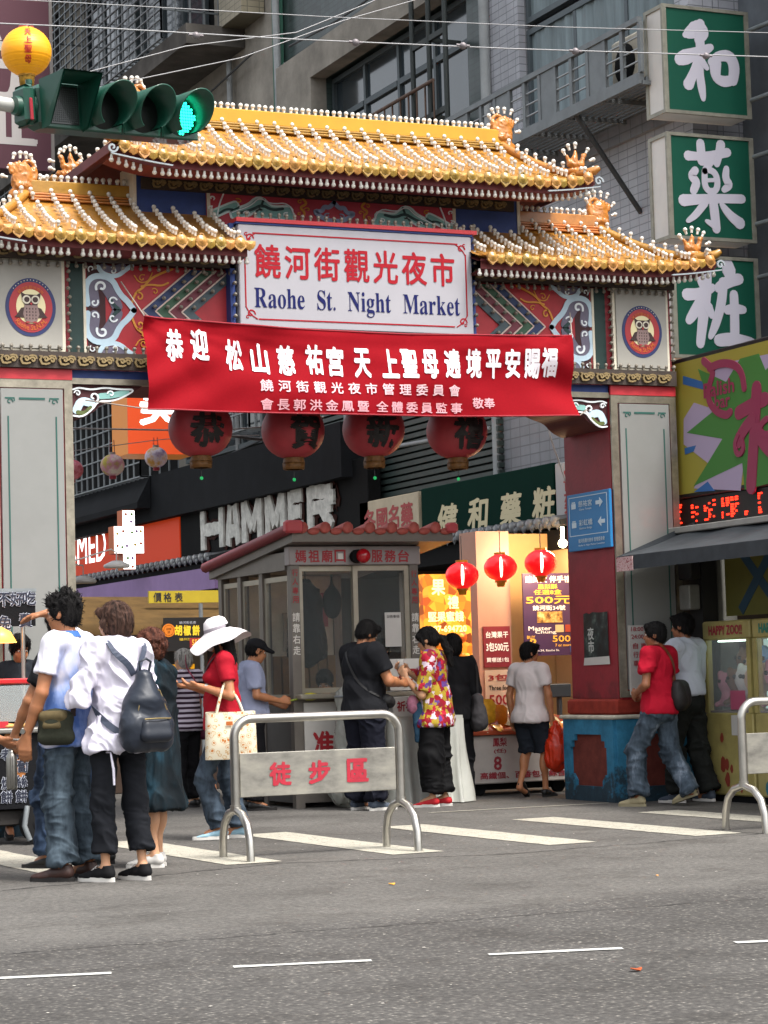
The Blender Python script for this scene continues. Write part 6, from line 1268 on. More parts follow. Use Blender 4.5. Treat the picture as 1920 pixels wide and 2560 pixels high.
# ================================================================ PIE STALL BESIDE THE LEFT PILLAR
lt=thing('pie_stall','black food stall with white outlined characters before the left pillar','stall',(4.2,17.9,0))
BKB=mat('banner_black','#0c0d11',.8,ns=3,na=.2,spec=.2)
bx('top_board',BKB,lt,3.4,4.97,17.90,17.94,1.70,1.97); bx('grey_trim',GRM,lt,3.4,4.98,17.9,17.95,1.972,2.0)
P=FY(17.90); OUT=mat('outline_white','#b5b9c4',.6); INK=mat('ink_navy','#141a2e',.6)
def outl(ch,x,z,s_,plane,t):
    text(ch,x,z,s_,s_*1.05,plane,OUT,t,bold=.075,raise_=.003,name='letter'); text(ch,x,z,s_*.94,s_*.99,plane,INK,t,bold=.022,raise_=.008,name='letter')
for ch,px,py in (('不',8,1296),('好',36,1294),('吃',63,1292),('免',10,1345),('費',55,1340)): c=at_y(px,py,17.9); outl(ch,c.x,c.z,.115,P,lt)
bx('shelf',mat('shelf_red','#b3141c',.35,coat=.3),lt,3.4,4.93,17.6,17.95,1.24,1.285,.01); bx('counter',mat('counter_steel','#8d8b86',.35,.7),lt,3.4,5.0,17.45,18.05,.86,.90,.01)
for x in (3.5,4.87): q=MB(); q.cyl((x,17.92,.9),(x,17.92,1.7),.018,n=8); q.build('post',SST,lt)
bx('case_glass',tglass('case_glass',(.7,.75,.75),.2),lt,3.6,4.86,17.58,17.585,.95,1.23)
bx('case_dark',DARK,lt,3.5,4.9,18.0,18.04,.2,1.2) 
bx('body',BKB,lt,3.4,5.0,17.5,18.0,.28,.858)
P=FY(17.5)
for ch,px,py in (('燒',15,1692),('餅',14,1722),('蘿',46,1625),('蔔',48,1655),('絲',46,1688),('餅',46,1720),('老',14,1630)): c=at_y(px,py,17.5); outl(ch,c.x,c.z,.10,P,lt)
text('小心',at_y(93,1690,17.5).x,.5,.1,.22,P,mat('note_red','#b0202c',.5),lt,bold=.05)
for k,(px,py) in enumerate(((40,1660),(25,1600))): c=at_y(px,py,17.5); m_=MB(); m_.cyl((c.x,17.5,c.z),(c.x,17.497,c.z),.07,n=16,smooth=False); m_.build('pie_picture',mat('pie_print','#a8672a',.6,ns=12,na=.4),lt)
for x in (3.9,4.86): q=MB(); q.cyl((x-.0,17.45,.16),(x,17.53,.16),.155,n=20); q.lathe([(0,-.01),(.06,-.008),(.07,.0)],(x,17.45,.16),14,'y'); q.build('wheel',mat('tyre','#1a1a1b',.8),lt)
q=MB(); q.bbox(3.5,4.9,17.55,17.9,.15,.27,.01); q.build('chassis',mat('chassis_dark','#2a2725',.7,.3,ns=6,na=.3),lt)
q=MB(); q.tube([(4.75,17.44,.3),(4.72,17.42,.15),(4.76,17.42,.04)],.022,8); q.build('stand_leg',GRM,lt)
q=MB(); q.lathe([(.02,.06),(.09,.02),(.13,-.05),(.125,-.055)],(4.62,17.7,1.63),16); q.cyl((4.62,17.7,1.69),(4.62,17.85,1.9),.006,n=5); tag(q.build('warming_lamp',mat('lamp_orange','#d98a2a',.4,emit='#ffb050',es=1.2)),'glowing amber warming lamp over the pie stall','lamp')
bx('lamp_light',mat('amber','#ffb050',.4,emit='#ffb050',es=2.0),lt,4.5,4.74,17.63,17.77,1.565,1.572)
random.seed(4)
for k in range(12): 
    x=4.25+.13*(k%5)+random.uniform(-.02,.02); y=17.52+.12*(k//5); q=MB(); q.lathe([(0,0),(.05,0),(.06,.012),(.05,.026),(0,.03)],(x,y,.905+.005*(k//5)),12); tag(q.build('pie',mat('pie_crust','#c99a55',.6,ns=14,na=.35,bs=25,ba=.4)),'round golden pie, %s from the left in the %s row of the stall tray'%(['first','second','third','fourth','fifth'][k%5],['front','middle','back'][k//5]),'pie',group='pies on the left stall')
q=MB(); q.box(4.3,4.62,17.47,17.50,.905,.955); tag(q.build('red_box',mat('box_red','#b3202c',.5)),'flat red box lid beside the pies','box')
# disc lamps, one white and one grey, hanging by the left pillar
for k,(px,py,s_) in enumerate(((252,1222,1),(180,1255,1.1))):
    c=at_y(px,py,20); q=MB(); q.lathe([(0,.05),(.04,.045),(.115,.01),(.12,-.005),(.11,-.02),(.0,-.02)],tuple(c),20,sq=(1,1)); 
    if k==0: q.tube([c+Vector((0,0,.05)),c+Vector((0,0,.12)),c+Vector((-.05,0,.15)),c+Vector((-.5,-.1,.02))],.007,6)
    else: q.tube([c+Vector((0,0,.05)),c+Vector((0,0,.14)),c+Vector((-.3,-.1,.16))],.007,6)
    tag(q.build('disc_lamp',mat('lamp_white','#c9c9c4',.4,coat=.4) if k==0 else mat('lamp_grey','#8d8d88',.4,coat=.4)),['white disc lamp on a thin arm in front of the orange sign','grey disc lamp hanging lower beside the left pillar'][k],'lamp')
# ---- pepper bun stall further up, left of the booth
st2=thing('pepper_bun_stall','food stall under a tan canopy with a black signboard and yellow characters','stall',(7.4,24.5,0)); Y2=24.6
def P2(px,py,y=Y2): return at_y(px,py,y)
a=P2(150,1308); b=P2(450,1300); q=MB(); zc=P2(380,1300).z
q.add([(a.x-1,Y2,P2(300,1345).z),(9.4,Y2,P2(300,1345).z-.05),(9.6,Y2+1.8,zc+.12),(a.x-1,Y2+1.8,zc+.16),(a.x-1,Y2,P2(300,1345).z-.12),(9.4,Y2,P2(300,1345).z-.15)],[(0,1,2,3),(0,4,5,1)],True); q.build('canopy',mat('canopy_tan','#5a4526',.8,ns=3,na=.4,bs=5,ba=.5),st2)
a=P2(352,1335); b=P2(446,1405); bx('signboard',mat('board_coal','#17181a',.5),st2,a.x,b.x+.1,Y2-.05,Y2,b.z,a.z); P=FY(Y2-.05)
YB=mat('bun_yellow','#d9b52a',.5,emit='#d9b52a',es=.2)
for ch,px in (('胡',382),('椒',401),('餅',420)): c=P2(px,1362); text(ch,c.x,c.z,.09,.12,P,YB,st2,bold=.05,name='letter')
text('饒河街名產',P2(402,1345).x,P2(402,1345).z,.2,.03,P,OUT,st2); text('福州世祖',P2(402,1381).x,P2(402,1381).z,.2,.03,P,YB,st2); c=P2(410,1388); bx('price_tag',mat('tag_red','#a02a30',.5),st2,c.x-.02,c.x+.16,Y2-.056,Y2-.051,c.z-.06,c.z+.05); text('55元',c.x+.07,c.z,.13,.08,FY(Y2-.056),PY,st2,bold=.03)
c=P2(361,1362); m_=MB(); m_.cyl((c.x,Y2-.05,c.z),(c.x,Y2-.056,c.z),.075,n=24,smooth=False); m_.build('round_logo',mat('logo_orange','#c9701e',.5,emit='#c9701e',es=.2),st2); m_=MB(); m_.lathe([(.055,-.008),(.055,-.006),(.06,-.006),(.06,-.008)],(c.x,Y2-.05,c.z),24,'y'); m_.build('logo_ring',mat('logo_dark','#5a2010',.5),st2); text('胡椒',c.x,c.z+.016,.06,.03,FY(Y2-.056),DARK,st2); text('餅',c.x,c.z-.02,.03,.03,FY(Y2-.056),DARK,st2)
a=P2(200,1310,25.5); b=P2(445,1282,25.5); ys=thing('yellow_signboard','yellow hanging signboard with dark characters above the tan canopy','sign',(8.2,25.5,2)); c=P2(322,1303,25.5); d_=P2(470,1275,25.5); bx('board',mat('board_yellow','#b5a02a',.5,ns=4,na=.15),ys,c.x,d_.x+.3,25.5,25.54,c.z-.0,d_.z)
for ch,px in (('價',340),('格',362),('表',386)): c=P2(px,1290,25.5); text(ch,c.x,c.z,.10,.11,FY(25.5),INK,ys,bold=.01,name='letter')
WDN=mat('stall_wood','#8a5a30',.7,ns=4,na=.3,nstretch=(1,1,.2))
for k in range(11): a=P2(150+17*k,1340); bx('board_panel',WDN,st2,a.x-.3,a.x-.3+.11,Y2+.6,Y2+.63,.95,1.85)
bx('stall_counter',mat('counter_dark','#3a2a20',.7,ns=4,na=.3),st2,5.6,9.2,Y2+.1,Y2+.6,.0,.95,.01)
for x in (6.9,8.75): q=MB(); q.cyl((x,Y2,0),(x,Y2,2.1),.025,n=8); q.build('post',GRM,st2)
c=P2(405,1470); q=MB(); q.lathe([(0,0),(.12,0),(.2,.22),(.19,.22),(.11,.02),(0,.02)],(P2(340,1480).x,Y2-.1,.95),18); tag(q.build('blue_basin',mat('basin_blue','#1f6fb0',.4)),'blue plastic basin on the pepper bun stall','basin')
bx('yellow_light',mat('light_yellow','#c98a1a',.5,emit='#d9981a',es=.4,ns=9,na=.4),st2,P2(350,1440).x,P2(430,1440).x,Y2+.15,Y2+.5,1.15,1.42)  # glowing box standing in for the yellow light at the stall
# ================================================================ RIGHT CORNER: AWNING, BAR SIGN, CLAW MACHINES
aw=thing('grey_awning','dark grey fabric awning over the claw machines','awning',(11,16.8,2.1))
q=MB(); NU,NV=40,14; V=[]; ya,yb=18.35,13.5
for i in range(NU+1):
    for j in range(NV+1):
        u,v=i/NU,j/NV; V.append((10.58+1.1*v,ya+(yb-ya)*u,2.25+.42*v-.05*math.sin(PI*v)+.012*math.sin(u*38)*math.sin(PI*v)))
q.add(V,[(i*(NV+1)+j,i*(NV+1)+j+1,(i+1)*(NV+1)+j+1,(i+1)*(NV+1)+j) for i in range(NU) for j in range(NV)],True)
V2=[(10.575+.004*math.sin(i*1.7),ya+(yb-ya)*i/NU,z) for i in range(NU+1) for z in (2.25,2.12)]; q.add(V2,[(2*i,2*i+2,2*i+3,2*i+1) for i in range(NU)],True)
q.add([(10.58,ya,2.25),(11.68,ya,2.67),(11.68,ya,2.5),(10.58,ya,2.12)],[(0,1,2,3)]); q.build('canvas',mat('awning_grey','#3c4044',.8,ns=5,na=.25,bs=8,ba=.35),aw)
q=MB(); q.cyl((10.6,ya,2.2),(11.6,ya,2.35),.015,n=6); q.cyl((10.6,15.8,2.2),(11.6,15.8,2.3),.015,n=6); q.build('awning_arm',GRM,aw,kind='stuff')
a=at_x(1325,1238,10.57); bx('printed_tab',rampmat('tab_pink','noise',60,[(.4,'#b0777c'),(.52,'#c9b8b4'),(.6,'#8e3a44')],.7),aw,10.56,10.568,18.05,18.34,2.11,2.24)
bs_=thing('bar_sign','comic style sign with a green burst, pink strokes and dotted patches','sign',(11.45,17,2.8)); X_=11.4
bx('sign_box',mat('sign_black','#141517',.5),bs_,X_,X_+.2,13.5,18.72,2.80,4.12,.01)
def C(px,py): v=at_x(px,py,X_-.001); return (v.y,v.z)
def face(nm,m,pts,d,px=True):
    q_=MB(); pp=[C(*p_) for p_ in pts] if px else pts; V=[(X_-d,a,b) for a,b in pp]+[(X_,a,b) for a,b in pp]; n=len(pp); q_.add(V,[tuple(range(n))]+[(k,(k+1)%n,n+(k+1)%n,n+k) for k in range(n)]); return q_.build(nm,m,bs_)
BY=mat('comic_yellow','#9a9036',.6); BG=mat('comic_green','#3f7a34',.6); BB=mat('comic_blue','#2d63a0',.5); BP=mat('comic_pink','#8f2f50',.5)
DOT=mat('comic_dots','#b5a6c0',.5); n_,l_,p_=nodes(DOT); tc=n_.new('ShaderNodeTexCoord'); vv=n_.new('ShaderNodeTexVoronoi'); vv.inputs['Scale'].default_value=24; vv.inputs['Randomness'].default_value=0; l_.new(tc.outputs['Object'],vv.inputs['Vector']); rr_=n_.new('ShaderNodeValToRGB'); rr_.color_ramp.interpolation='CONSTANT'; rr_.color_ramp.elements[0].color=(*lin('#5c4a70'),1); rr_.color_ramp.elements[1].color=(*lin('#a99ab5'),1); rr_.color_ramp.elements[1].position=.3; l_.new(vv.outputs['Distance'],rr_.inputs[0]); l_.new(rr_.outputs[0],p_.inputs['Base Color'])
y_l=18.66; face('sign_ground',BY,[(y_l,2.84),(y_l,4.08),(13.6,4.08),(13.6,2.84)],.003,False)
face('dot_patch',DOT,[(1560,785),(1660,765),(1690,900),(1560,880),(1520,830)],.006); face('dot_patch',DOT,[(1478,905),(1500,870),(1530,880),(1560,840),(1620,900),(1600,1060),(1500,1055),(1530,1000),(1478,960)],.007)
face('blue_bolt',BB,[(1476,812),(1590,845),(1590,860),(1476,830)],.005); face('blue_bolt',BB,[(1540,790),(1555,787),(1620,880),(1600,890)],.0055); face('blue_bolt',BB,[(1500,1063),(1530,1040),(1545,1060)],.0075); face('blue_bolt',BB,[(1480,968),(1505,962),(1500,975),(1481,982)],.0076)
face('green_burst',BG,[(1509,797),(1570,825),(1600,775),(1640,764),(1655,800),(1700,755),(1790,740),(1790,1040),(1660,1045),(1610,1058),(1605,1000),(1500,1050),(1562,948),(1485,935),(1540,890)],.009)
ring=[(1530,790),(1550,786),(1580,788),(1602,803),(1612,830),(1605,855)]; 
def stx(nm,pts,w_,d): 
    q_=MB(); pp=smooth2([C(*p_) for p_ in pts],2); q_.stroke(pp,w_,lambda a,b,dd:(X_-dd,a,b),0,d); q_.build(nm,BP,bs_)
stx('pink_ring',[(1522,780),(1545,800),(1532,840),(1533,868),(1550,890),(1572,898),(1580,890)],.075,.016); stx('pink_ring',[(1535,795),(1562,783),(1592,788),(1606,808),(1610,838)],.075,.018)
stx('pink_stroke',[(1598,892),(1640,868),(1655,862)],.13,.016); stx('pink_stroke',[(1637,840),(1633,920),(1625,1050)],.15,.018); stx('pink_stroke',[(1628,905),(1605,935),(1598,955)],.12,.02); stx('pink_stroke',[(1637,930),(1660,965),(1700,1000)],.15,.022); stx('pink_stroke',[(1660,905),(1648,915),(1645,935),(1662,940),(1680,925),(1672,905)],.06,.024); stx('pink_stroke',[(1598,940),(1590,960),(1596,985),(1610,975),(1606,950)],.05,.026)
P=FXT(X_); c=C(1555,838); text('Balish',-c[0],c[1],.52,.14,P,BP,bs_,bold=.03,raise_=.014); c=C(1563,866); text('bar',-c[0],c[1],.26,.13,P,BP,bs_,bold=.03,raise_=.014)
led=thing('led_panel','dark LED panel with broken red scrolling characters under the comic sign','sign',(11.45,17,2.5)); bx('panel_case',mat('led_case','#1d1b1b',.5,ns=8,na=.2),led,X_+.02,X_+.22,13.5,18.70,2.53,2.80,.01)
LR=mat('led_red','#ff2410',.4,emit='#ff2a14',es=2.2); c=C(1560,1107)
random.seed(21)
for k in range(64):
    cx=18.62-.075*k; q=MB()
    for j in range(9):
        if random.random()<.55: q.box(X_+.015,X_+.0195,cx-random.uniform(.0,.055)-.012,cx-.0,2.57+.021*j,2.585+.021*j)
    if q.v and random.random()<.75: q.build('led_glyph',LR,led,kind='stuff')
bx('led_sill',mat('sill_pale','#97958f',.5,ns=5,na=.2),aw,11.2,11.62,13.5,18.75,2.46,2.52,.008)
# wall zone behind the awning
cs=thing('corner_shop','dark corner shopfront wall with grey pillar and a yellow and blue comic panel','building',(12,17,0)); bx('wall',mat('shop_dark','#2b2a29',.8,ns=3,na=.3),cs,12.0,13.6,13.0,18.75,0,2.8); bx('side_pillar',mat('pillar_grey','#64645f',.7,ns=4,na=.25),cs,11.55,11.75,18.2,18.5,0,2.5)
bx('corner_pillar',mat('pillar_black','#1a1a1b',.7),cs,11.38,11.54,18.2,18.42,0.9,2.5)
bx('comic_panel',mat('panel_olive','#6d6a2c',.6,ns=2,na=.2),cs,11.6,11.62,13.5,18.15,1.68,2.45); 
for a_,b_ in (((17.9,2.3),(17.3,1.75)),((17.2,2.4),(17.9,1.72))): q=MB(); q.stroke([a_,b_],.1,FX(11.6),0,.004 if a_[0]>17.5 else .006,cap=False); q.build('blue_stripe',mat('stripe_blue','#2a4a60',.6),cs)
q=MB(); q.bbox(11.25,11.37,18.22,18.4,1.75,1.98,.01); tag(q.build('meter_box',mat('box_grey','#7d7d78',.5,.2,ns=6,na=.2)),'grey meter box under the awning beside the claw machines','box'); q=MB(); q.bbox(11.26,11.37,18.2,18.42,2.03,2.2,.01); tag(q.build('speaker_box',mat('box_black','#1d1d1e',.5)),'black box mounted above the grey meter box','box')
# info board with bicycle text on the pylon foot
ib=thing('bicycle_notice','white notice board with red hours and bicycle rules at the foot of the right pillar','sign',(10.95,18.4,1)); bx('board',mat('notice_white','#a9a5a0',.6,ns=4,na=.12),ib,10.72,11.08,18.42,18.455,.98,1.62)
P=FY(18.42); NR=mat('notice_red','#8e2a33',.6)
for s_,cx,cz,w_,h_ in (('18:00',10.80,1.585,.13,.04),('24:00',10.80,1.515,.13,.04),('自',10.775,1.43,.055,.055),('行',10.775,1.35,.055,.055),('車',10.775,1.27,.055,.055),('機',10.86,1.43,.055,.055),('車',10.86,1.35,.055,.055),('禁',10.86,1.27,.055,.055),('進',10.86,1.16,.055,.055),('入',10.84,1.07,.07,.06)): text(s_,cx,cz,w_,h_,P,NR,ib,bold=.015)
bx('picture',rampmat('blue_print','noise',18,[(.4,'#22506e'),(.52,'#8fa8b0'),(.62,'#c9c9c4')],.6),ib,10.91,11.07,18.415,18.419,1.1,1.6); bx('lower_picture',rampmat('mix_print','noise',22,[(.4,'#3d6e8a'),(.5,'#b5b5ae'),(.6,'#a04a3a')],.6),ib,10.73,11.07,18.405,18.414,.98,1.03)
# blue direction sign and torn poster on the red jamb
ds=thing('blue_direction_sign','blue street direction sign with white arrows on the red pillar','sign',(10.6,18.9,2.3)); XX=10.60
bx('plate',mat('sign_blue','#1f74ad',.5,ns=3,na=.08),ds,XX,XX+.03,18.50,19.31,2.35,2.89,.004); P=FXT(XX); SWH=mat('sign_pale','#c2d3dd',.5)
q=MB(); 
for (a_,b_,c_,d_) in ((18.54,19.27,2.855,2.862),(18.54,19.27,2.49,2.497),(18.54,18.547,2.497,2.855),(19.263,19.27,2.497,2.855)): q.box(XX-.003,XX,a_,b_,c_,d_)
q.build('sign_border',SWH,ds,kind='stuff')
def arrow(yc,zc,s_):
    q=MB(); pts=[(yc+s_*.07,zc-.018),(yc+s_*.0,zc-.018),(yc+s_*.0,zc-.045),(yc-s_*.06,zc),(yc+s_*.0,zc+.045),(yc+s_*.0,zc+.018),(yc+s_*.07,zc+.018)]; V=[(XX-.004,a,b) for a,b in pts]+[(XX,a,b) for a,b in pts]; n=7; q.add(V,[tuple(range(n))]+[(k,(k+1)%n,n+(k+1)%n,n+k) for k in range(n)]); q.build('arrow',SWH,ds)
arrow(18.68,2.78,1); arrow(18.66,2.60,-1)
for s_,cy,cz,w_,h_ in (('慈祐宮',18.95,2.79,.26,.06),('Ciyou Temple',18.95,2.735,.24,.025),('彩虹橋',18.95,2.61,.26,.06),('Rainbow Bridge',18.95,2.555,.24,.025),('饒河街觀光夜市 管理委員會',18.85,2.44,.5,.04),('Raohe St. Night Market Committee',18.85,2.395,.5,.022)): text(s_,-cy,cz,w_,h_,P,SWH,ds,bold=.01)
for z,s_ in ((2.78,1),(2.6,1)): q=MB(); q.box(XX-.004,XX,19.14,19.22,z-.03,z+.02); q.box(XX-.004,XX,19.15,19.21,z+.024,z+.036); q.build('pictogram',SWH,ds,kind='stuff')
tp=thing('torn_poster','weathered black poster with white brushed writing taped on the red pillar','poster',(10.62,18.9,1.3)); q=MB(); rg=[(18.66+.46*k/8,1.76+random.uniform(-.015,.015)) for k in range(9)]; pts=[(18.66,1.33)]+rg+[(19.13,1.33)]; q.add([(10.630,a,b) for a,b in pts],[tuple(range(len(pts)))[::-1]]); q.build('sheet',rampmat('poster_dark','noise',7,[(.42,'#101113'),(.55,'#25302f'),(.68,'#5a6a62')],.5),tp)
q=MB(); q.add([(10.628,18.64,1.27),(10.628,18.65,1.345),(10.626,19.12,1.335),(10.627,19.14,1.265)],[(0,1,2,3)]); q.build('white_margin',PLAS,tp); text('夜\n市',-18.98,1.5,.12,.24,FXT(10.628),mat('poster_white','#b9bdb8',.5),tp,bold=.02)
# claw machines
CY=mat('claw_yellow','#a3965a',.5,ns=5,na=.25,coat=.1); 
def plush(parent_label,x,y,z,s_,kind,grp):
    cols={'peach':'#c9a890','white':'#c4c2c0','brown':'#6a4a38','pink':'#b8788a','blue':'#6a8db5'}
    t=thing('plush_toy',parent_label,'plush toy',(x,y,z),world=False,group=grp); t.scale=(s_,)*3; t.rotation_euler=(0,0,R(90)+random.uniform(-.3,.3))
    surf_obj('plush_body',[('e',(0,0,.12),(.12,.09,.10)),('e',(0,.01,-.02),(.08,.07,.08)),('e',(-.1,0,.2),(.035,.03,.04)),('e',(.1,0,.2),(.035,.03,.04)),('c',(-.05,.0,-.05),(-.09,.08,-.07),.03,.025),('c',(.05,0,-.05),(.09,.08,-.07),.03,.025)],.02,mat('plush_'+kind,cols[kind],.9,bs=60,ba=.5),t,k=.03)
    for sx in (-1,1): q=MB(); q.sph((sx*.045,.085,.14),.016,8,6); q.build('eye',DARK,t)
random.seed(9)
for m_i,(ya,yb) in enumerate(((17.32,18.10),(16.50,17.28),(15.68,16.46),(14.86,15.64))):
    lab=['yellow claw machine nearest the gate pillar with plush toys','second yellow claw machine from the gate pillar','third yellow claw machine, mostly beyond the frame','fourth yellow claw machine, beyond the frame'][m_i]
    if m_i==3: continue
    t=thing('claw_machine',lab,'claw machine',(11.6,(ya+yb)/2,0),group='claw machines under the awning'); xf=11.3
    bx('cabinet',CY,t,xf,xf+.69,ya,yb,.06,.80,.012); bx('header',CY,t,xf,xf+.69,ya,yb,1.46,1.63,.012); bx('foot',DARK,t,xf+.03,xf+.66,ya+.03,yb-.03,0,.058)
    for y in (ya,yb-.06):
        for x in (xf,xf+.63): bx('corner_post',CY,t,x,x+.06,y,y+.06,.801,1.459)
    bx('back_board',mat('claw_inside','#8fa6a0',.6,emit='#a5c9c0',es=.35),t,xf+.62,xf+.628,ya+.06,yb-.06,.801,1.459)
    bx('window_glass',tglass('claw_glass',(.75,.8,.8),.12),t,xf+.01,xf+.015,ya+.06,yb-.06,.801,1.459)
    bx('light_strip',mat('claw_light','#cfe8dc',.4,emit='#cfeee0',es=2),t,xf+.1,xf+.14,ya+.1,yb-.1,1.44,1.455)
    P=FXT(xf); text('HAPPY ZOO!!',-(ya+yb)/2,1.545,.55,.09,P,[mat('zoo_red','#9a2c3a',.5),mat('zoo_teal','#1f7a6a',.5)][m_i%2],t,bold=.04)
    q=MB()
    for k in range(9): 
        u=random.uniform(ya+.1,yb-.1); v=random.uniform(.12,.6); r_=random.uniform(.025,.07); n=9; q.add([(xf-.003-.0004*k,u+r_*math.cos(2*PI*i/n)*random.uniform(.6,1),v+r_*math.sin(2*PI*i/n)*1.3) for i in range(n)],[tuple(range(n))[::-1]])
    q.build('sticker',mat('sticker%d'%m_i,['#8a3a2c','#2f6e7a','#8a3a2c'][m_i],.5),t,kind='stuff')
    bx('notice_sheet',PLAS,t,xf-.006,xf-.002,ya+.12,ya+.34,.6,.78); bx('price_card',mat('card_pink','#a8506a',.5),t,xf-.006,xf-.002,ya+.1,ya+.34,.83,1.0)
    q=MB(); q.cyl((xf+.3,(ya+yb)/2,1.3),(xf+.3,(ya+yb)/2,1.46),.012,n=6); 
    for k in range(3): a=2*PI*k/3; c=Vector((xf+.3,(ya+yb)/2,1.3)); q.tube([c,c+Vector((.06*math.cos(a),.06*math.sin(a),-.03)),c+Vector((.05*math.cos(a),.05*math.sin(a),-.11)),c+Vector((.015*math.cos(a),.015*math.sin(a),-.14))],.007,5)
    q.build('claw',SST,t); bx('shelf_floor',mat('claw_floor','#6a5a55',.8),t,xf+.02,xf+.61,ya+.06,yb-.06,.802,.82)
    for k in range(8):
        kd=['peach','white','brown','pink','blue','white','peach','brown'][k]; plush('%s plush toy %s in the %s claw machine'%(kd,['at the front','behind the others'][k//4],['first','second','third'][m_i]),xf+.16+.2*(k//4),ya+.14+.155*(k%4),.93+.16*(k//4)+random.uniform(0,.05),random.uniform(1.0,1.3),kd,'plush toys in the claw machines')
# ================================================================ PEOPLE (built facing +y, right hand at +x, then turned)
from mathutils.bvhtree import BVHTree
V3=lambda *a: np.array(a,float)
def rotm(yaw=0,pitch=0,roll=0):
    return np.array((Matrix.Rotation(yaw,3,'Z')@Matrix.Rotation(pitch,3,'X')@Matrix.Rotation(roll,3,'Y')))
SKIN={'tan':mat('skin_tan','#a8704c',.55,ns=30,na=.08,sub=.15),'fair':mat('skin_fair','#c0906e',.55,ns=30,na=.06,sub=.15),'brown':mat('skin_brown','#8e5a3c',.55,ns=30,na=.08,sub=.12)}
HAIR={}
def hairmat(n,c,c2): 
    M=rampmat('hair_'+n,'noise',34,[(.35,c),(.6,c2),(.75,c2)],.78,stretch=(1.6,1.6,.16),bump=.35); return M
HAIR={'black':hairmat('black','#080707','#151313'),'brown':hairmat('brown','#1f1512','#4a352c'),'curly':hairmat('curly','#2a1713','#5a3427'),'grey':hairmat('grey','#55534f','#a5a29c')}
def skeleton(H=1.7,sw=.18,over=None,hw=.09,fem=0):
    s=H/1.7; J=dict(pel=(0,0,.93),bel=(0,.005,1.08),che=(0,0,1.27),nk=(0,-.01,1.45),hd=(0,.025,1.585),shL=(-sw,-.01,1.40),shR=(sw,-.01,1.40),elL=(-sw-.05,-.02,1.12),elR=(sw+.05,-.02,1.12),
      wrL=(-sw-.05,.07,.88),wrR=(sw+.05,.07,.88),hiL=(-hw,0,.90),hiR=(hw,0,.90),knL=(-hw-.015,.02,.49),knR=(hw+.015,.02,.49),anL=(-hw-.02,-.02,.085),anR=(hw+.02,-.02,.085))
    J.update(over or {}); return {k:V3(*v)*s for k,v in J.items()},s
def torso(J,s,b,g,fem=0,belly=0):
    sw=J['shR'][0]-J['shL'][0]; w=abs(sw)/2
    P=[('e',J['che'],(w*.86*b+g,(.108*b+g),.20*s+g)),('e',J['bel']+V3(0,belly*.5,0),((.135-.012*fem)*b*s+g,(.108+belly)*b*s+g,.17*s)),('e',J['pel'],((.155+.01*fem)*b*s+g,(.118)*b*s+g,.135*s+g)),
       ('c',J['shL']*.93+J['nk']*.07,J['shR']*.93+J['nk']*.07,.052*s*b+g,.052*s*b+g),('c',J['che']+V3(0,-.01,.1*s),J['nk']-V3(0,0,.02),.085*b*s+g,.05*s+g*.5)]
    if fem: P+=[('e',J['che']+V3(sx*.07*s,.085*s,.0),(.06*s+g*.6,.055*s+g*.6,.06*s)) for sx in (-1,1)]
    return P
def hand(P,w,d,pn,side,curl,s,m=1):
    d=d/np.linalg.norm(d); pn=pn-d*(pn@d); pn/=np.linalg.norm(pn); lat=np.cross(d,pn)*side  # lat points to the thumb side
    fr=.0088*s*m
    for i,(o,L) in enumerate(((.030,.068),(.010,.078),(-.010,.073),(-.029,.058))):
        kb=w+d*.088*s+lat*o*s; P.append(('c',w+d*.015*s+lat*o*.55*s,kb,.017*s,.0125*s))
        c1,c2,c3=curl*.45,curl*1.15,curl*1.7; seg=L*s/2.4; p0=kb
        for c in (c1,c2,c3):
            q=p0+(d*math.cos(c)+pn*math.sin(c)+lat*(o*1.2))*seg; P.append(('c',p0,q,fr,fr*.88)); p0=q
    t0=w+d*.025*s+lat*.022*s; t1=t0+(d*.72+lat*.62+pn*.25)*.042*s; t2=t1+(d*.9+lat*.1+pn*.35)*.032*s
    P+= [('c',t0,t1,.0135*s,.011*s),('c',t1,t2,.0105*s,.009*s)]
NPERSON=[0]
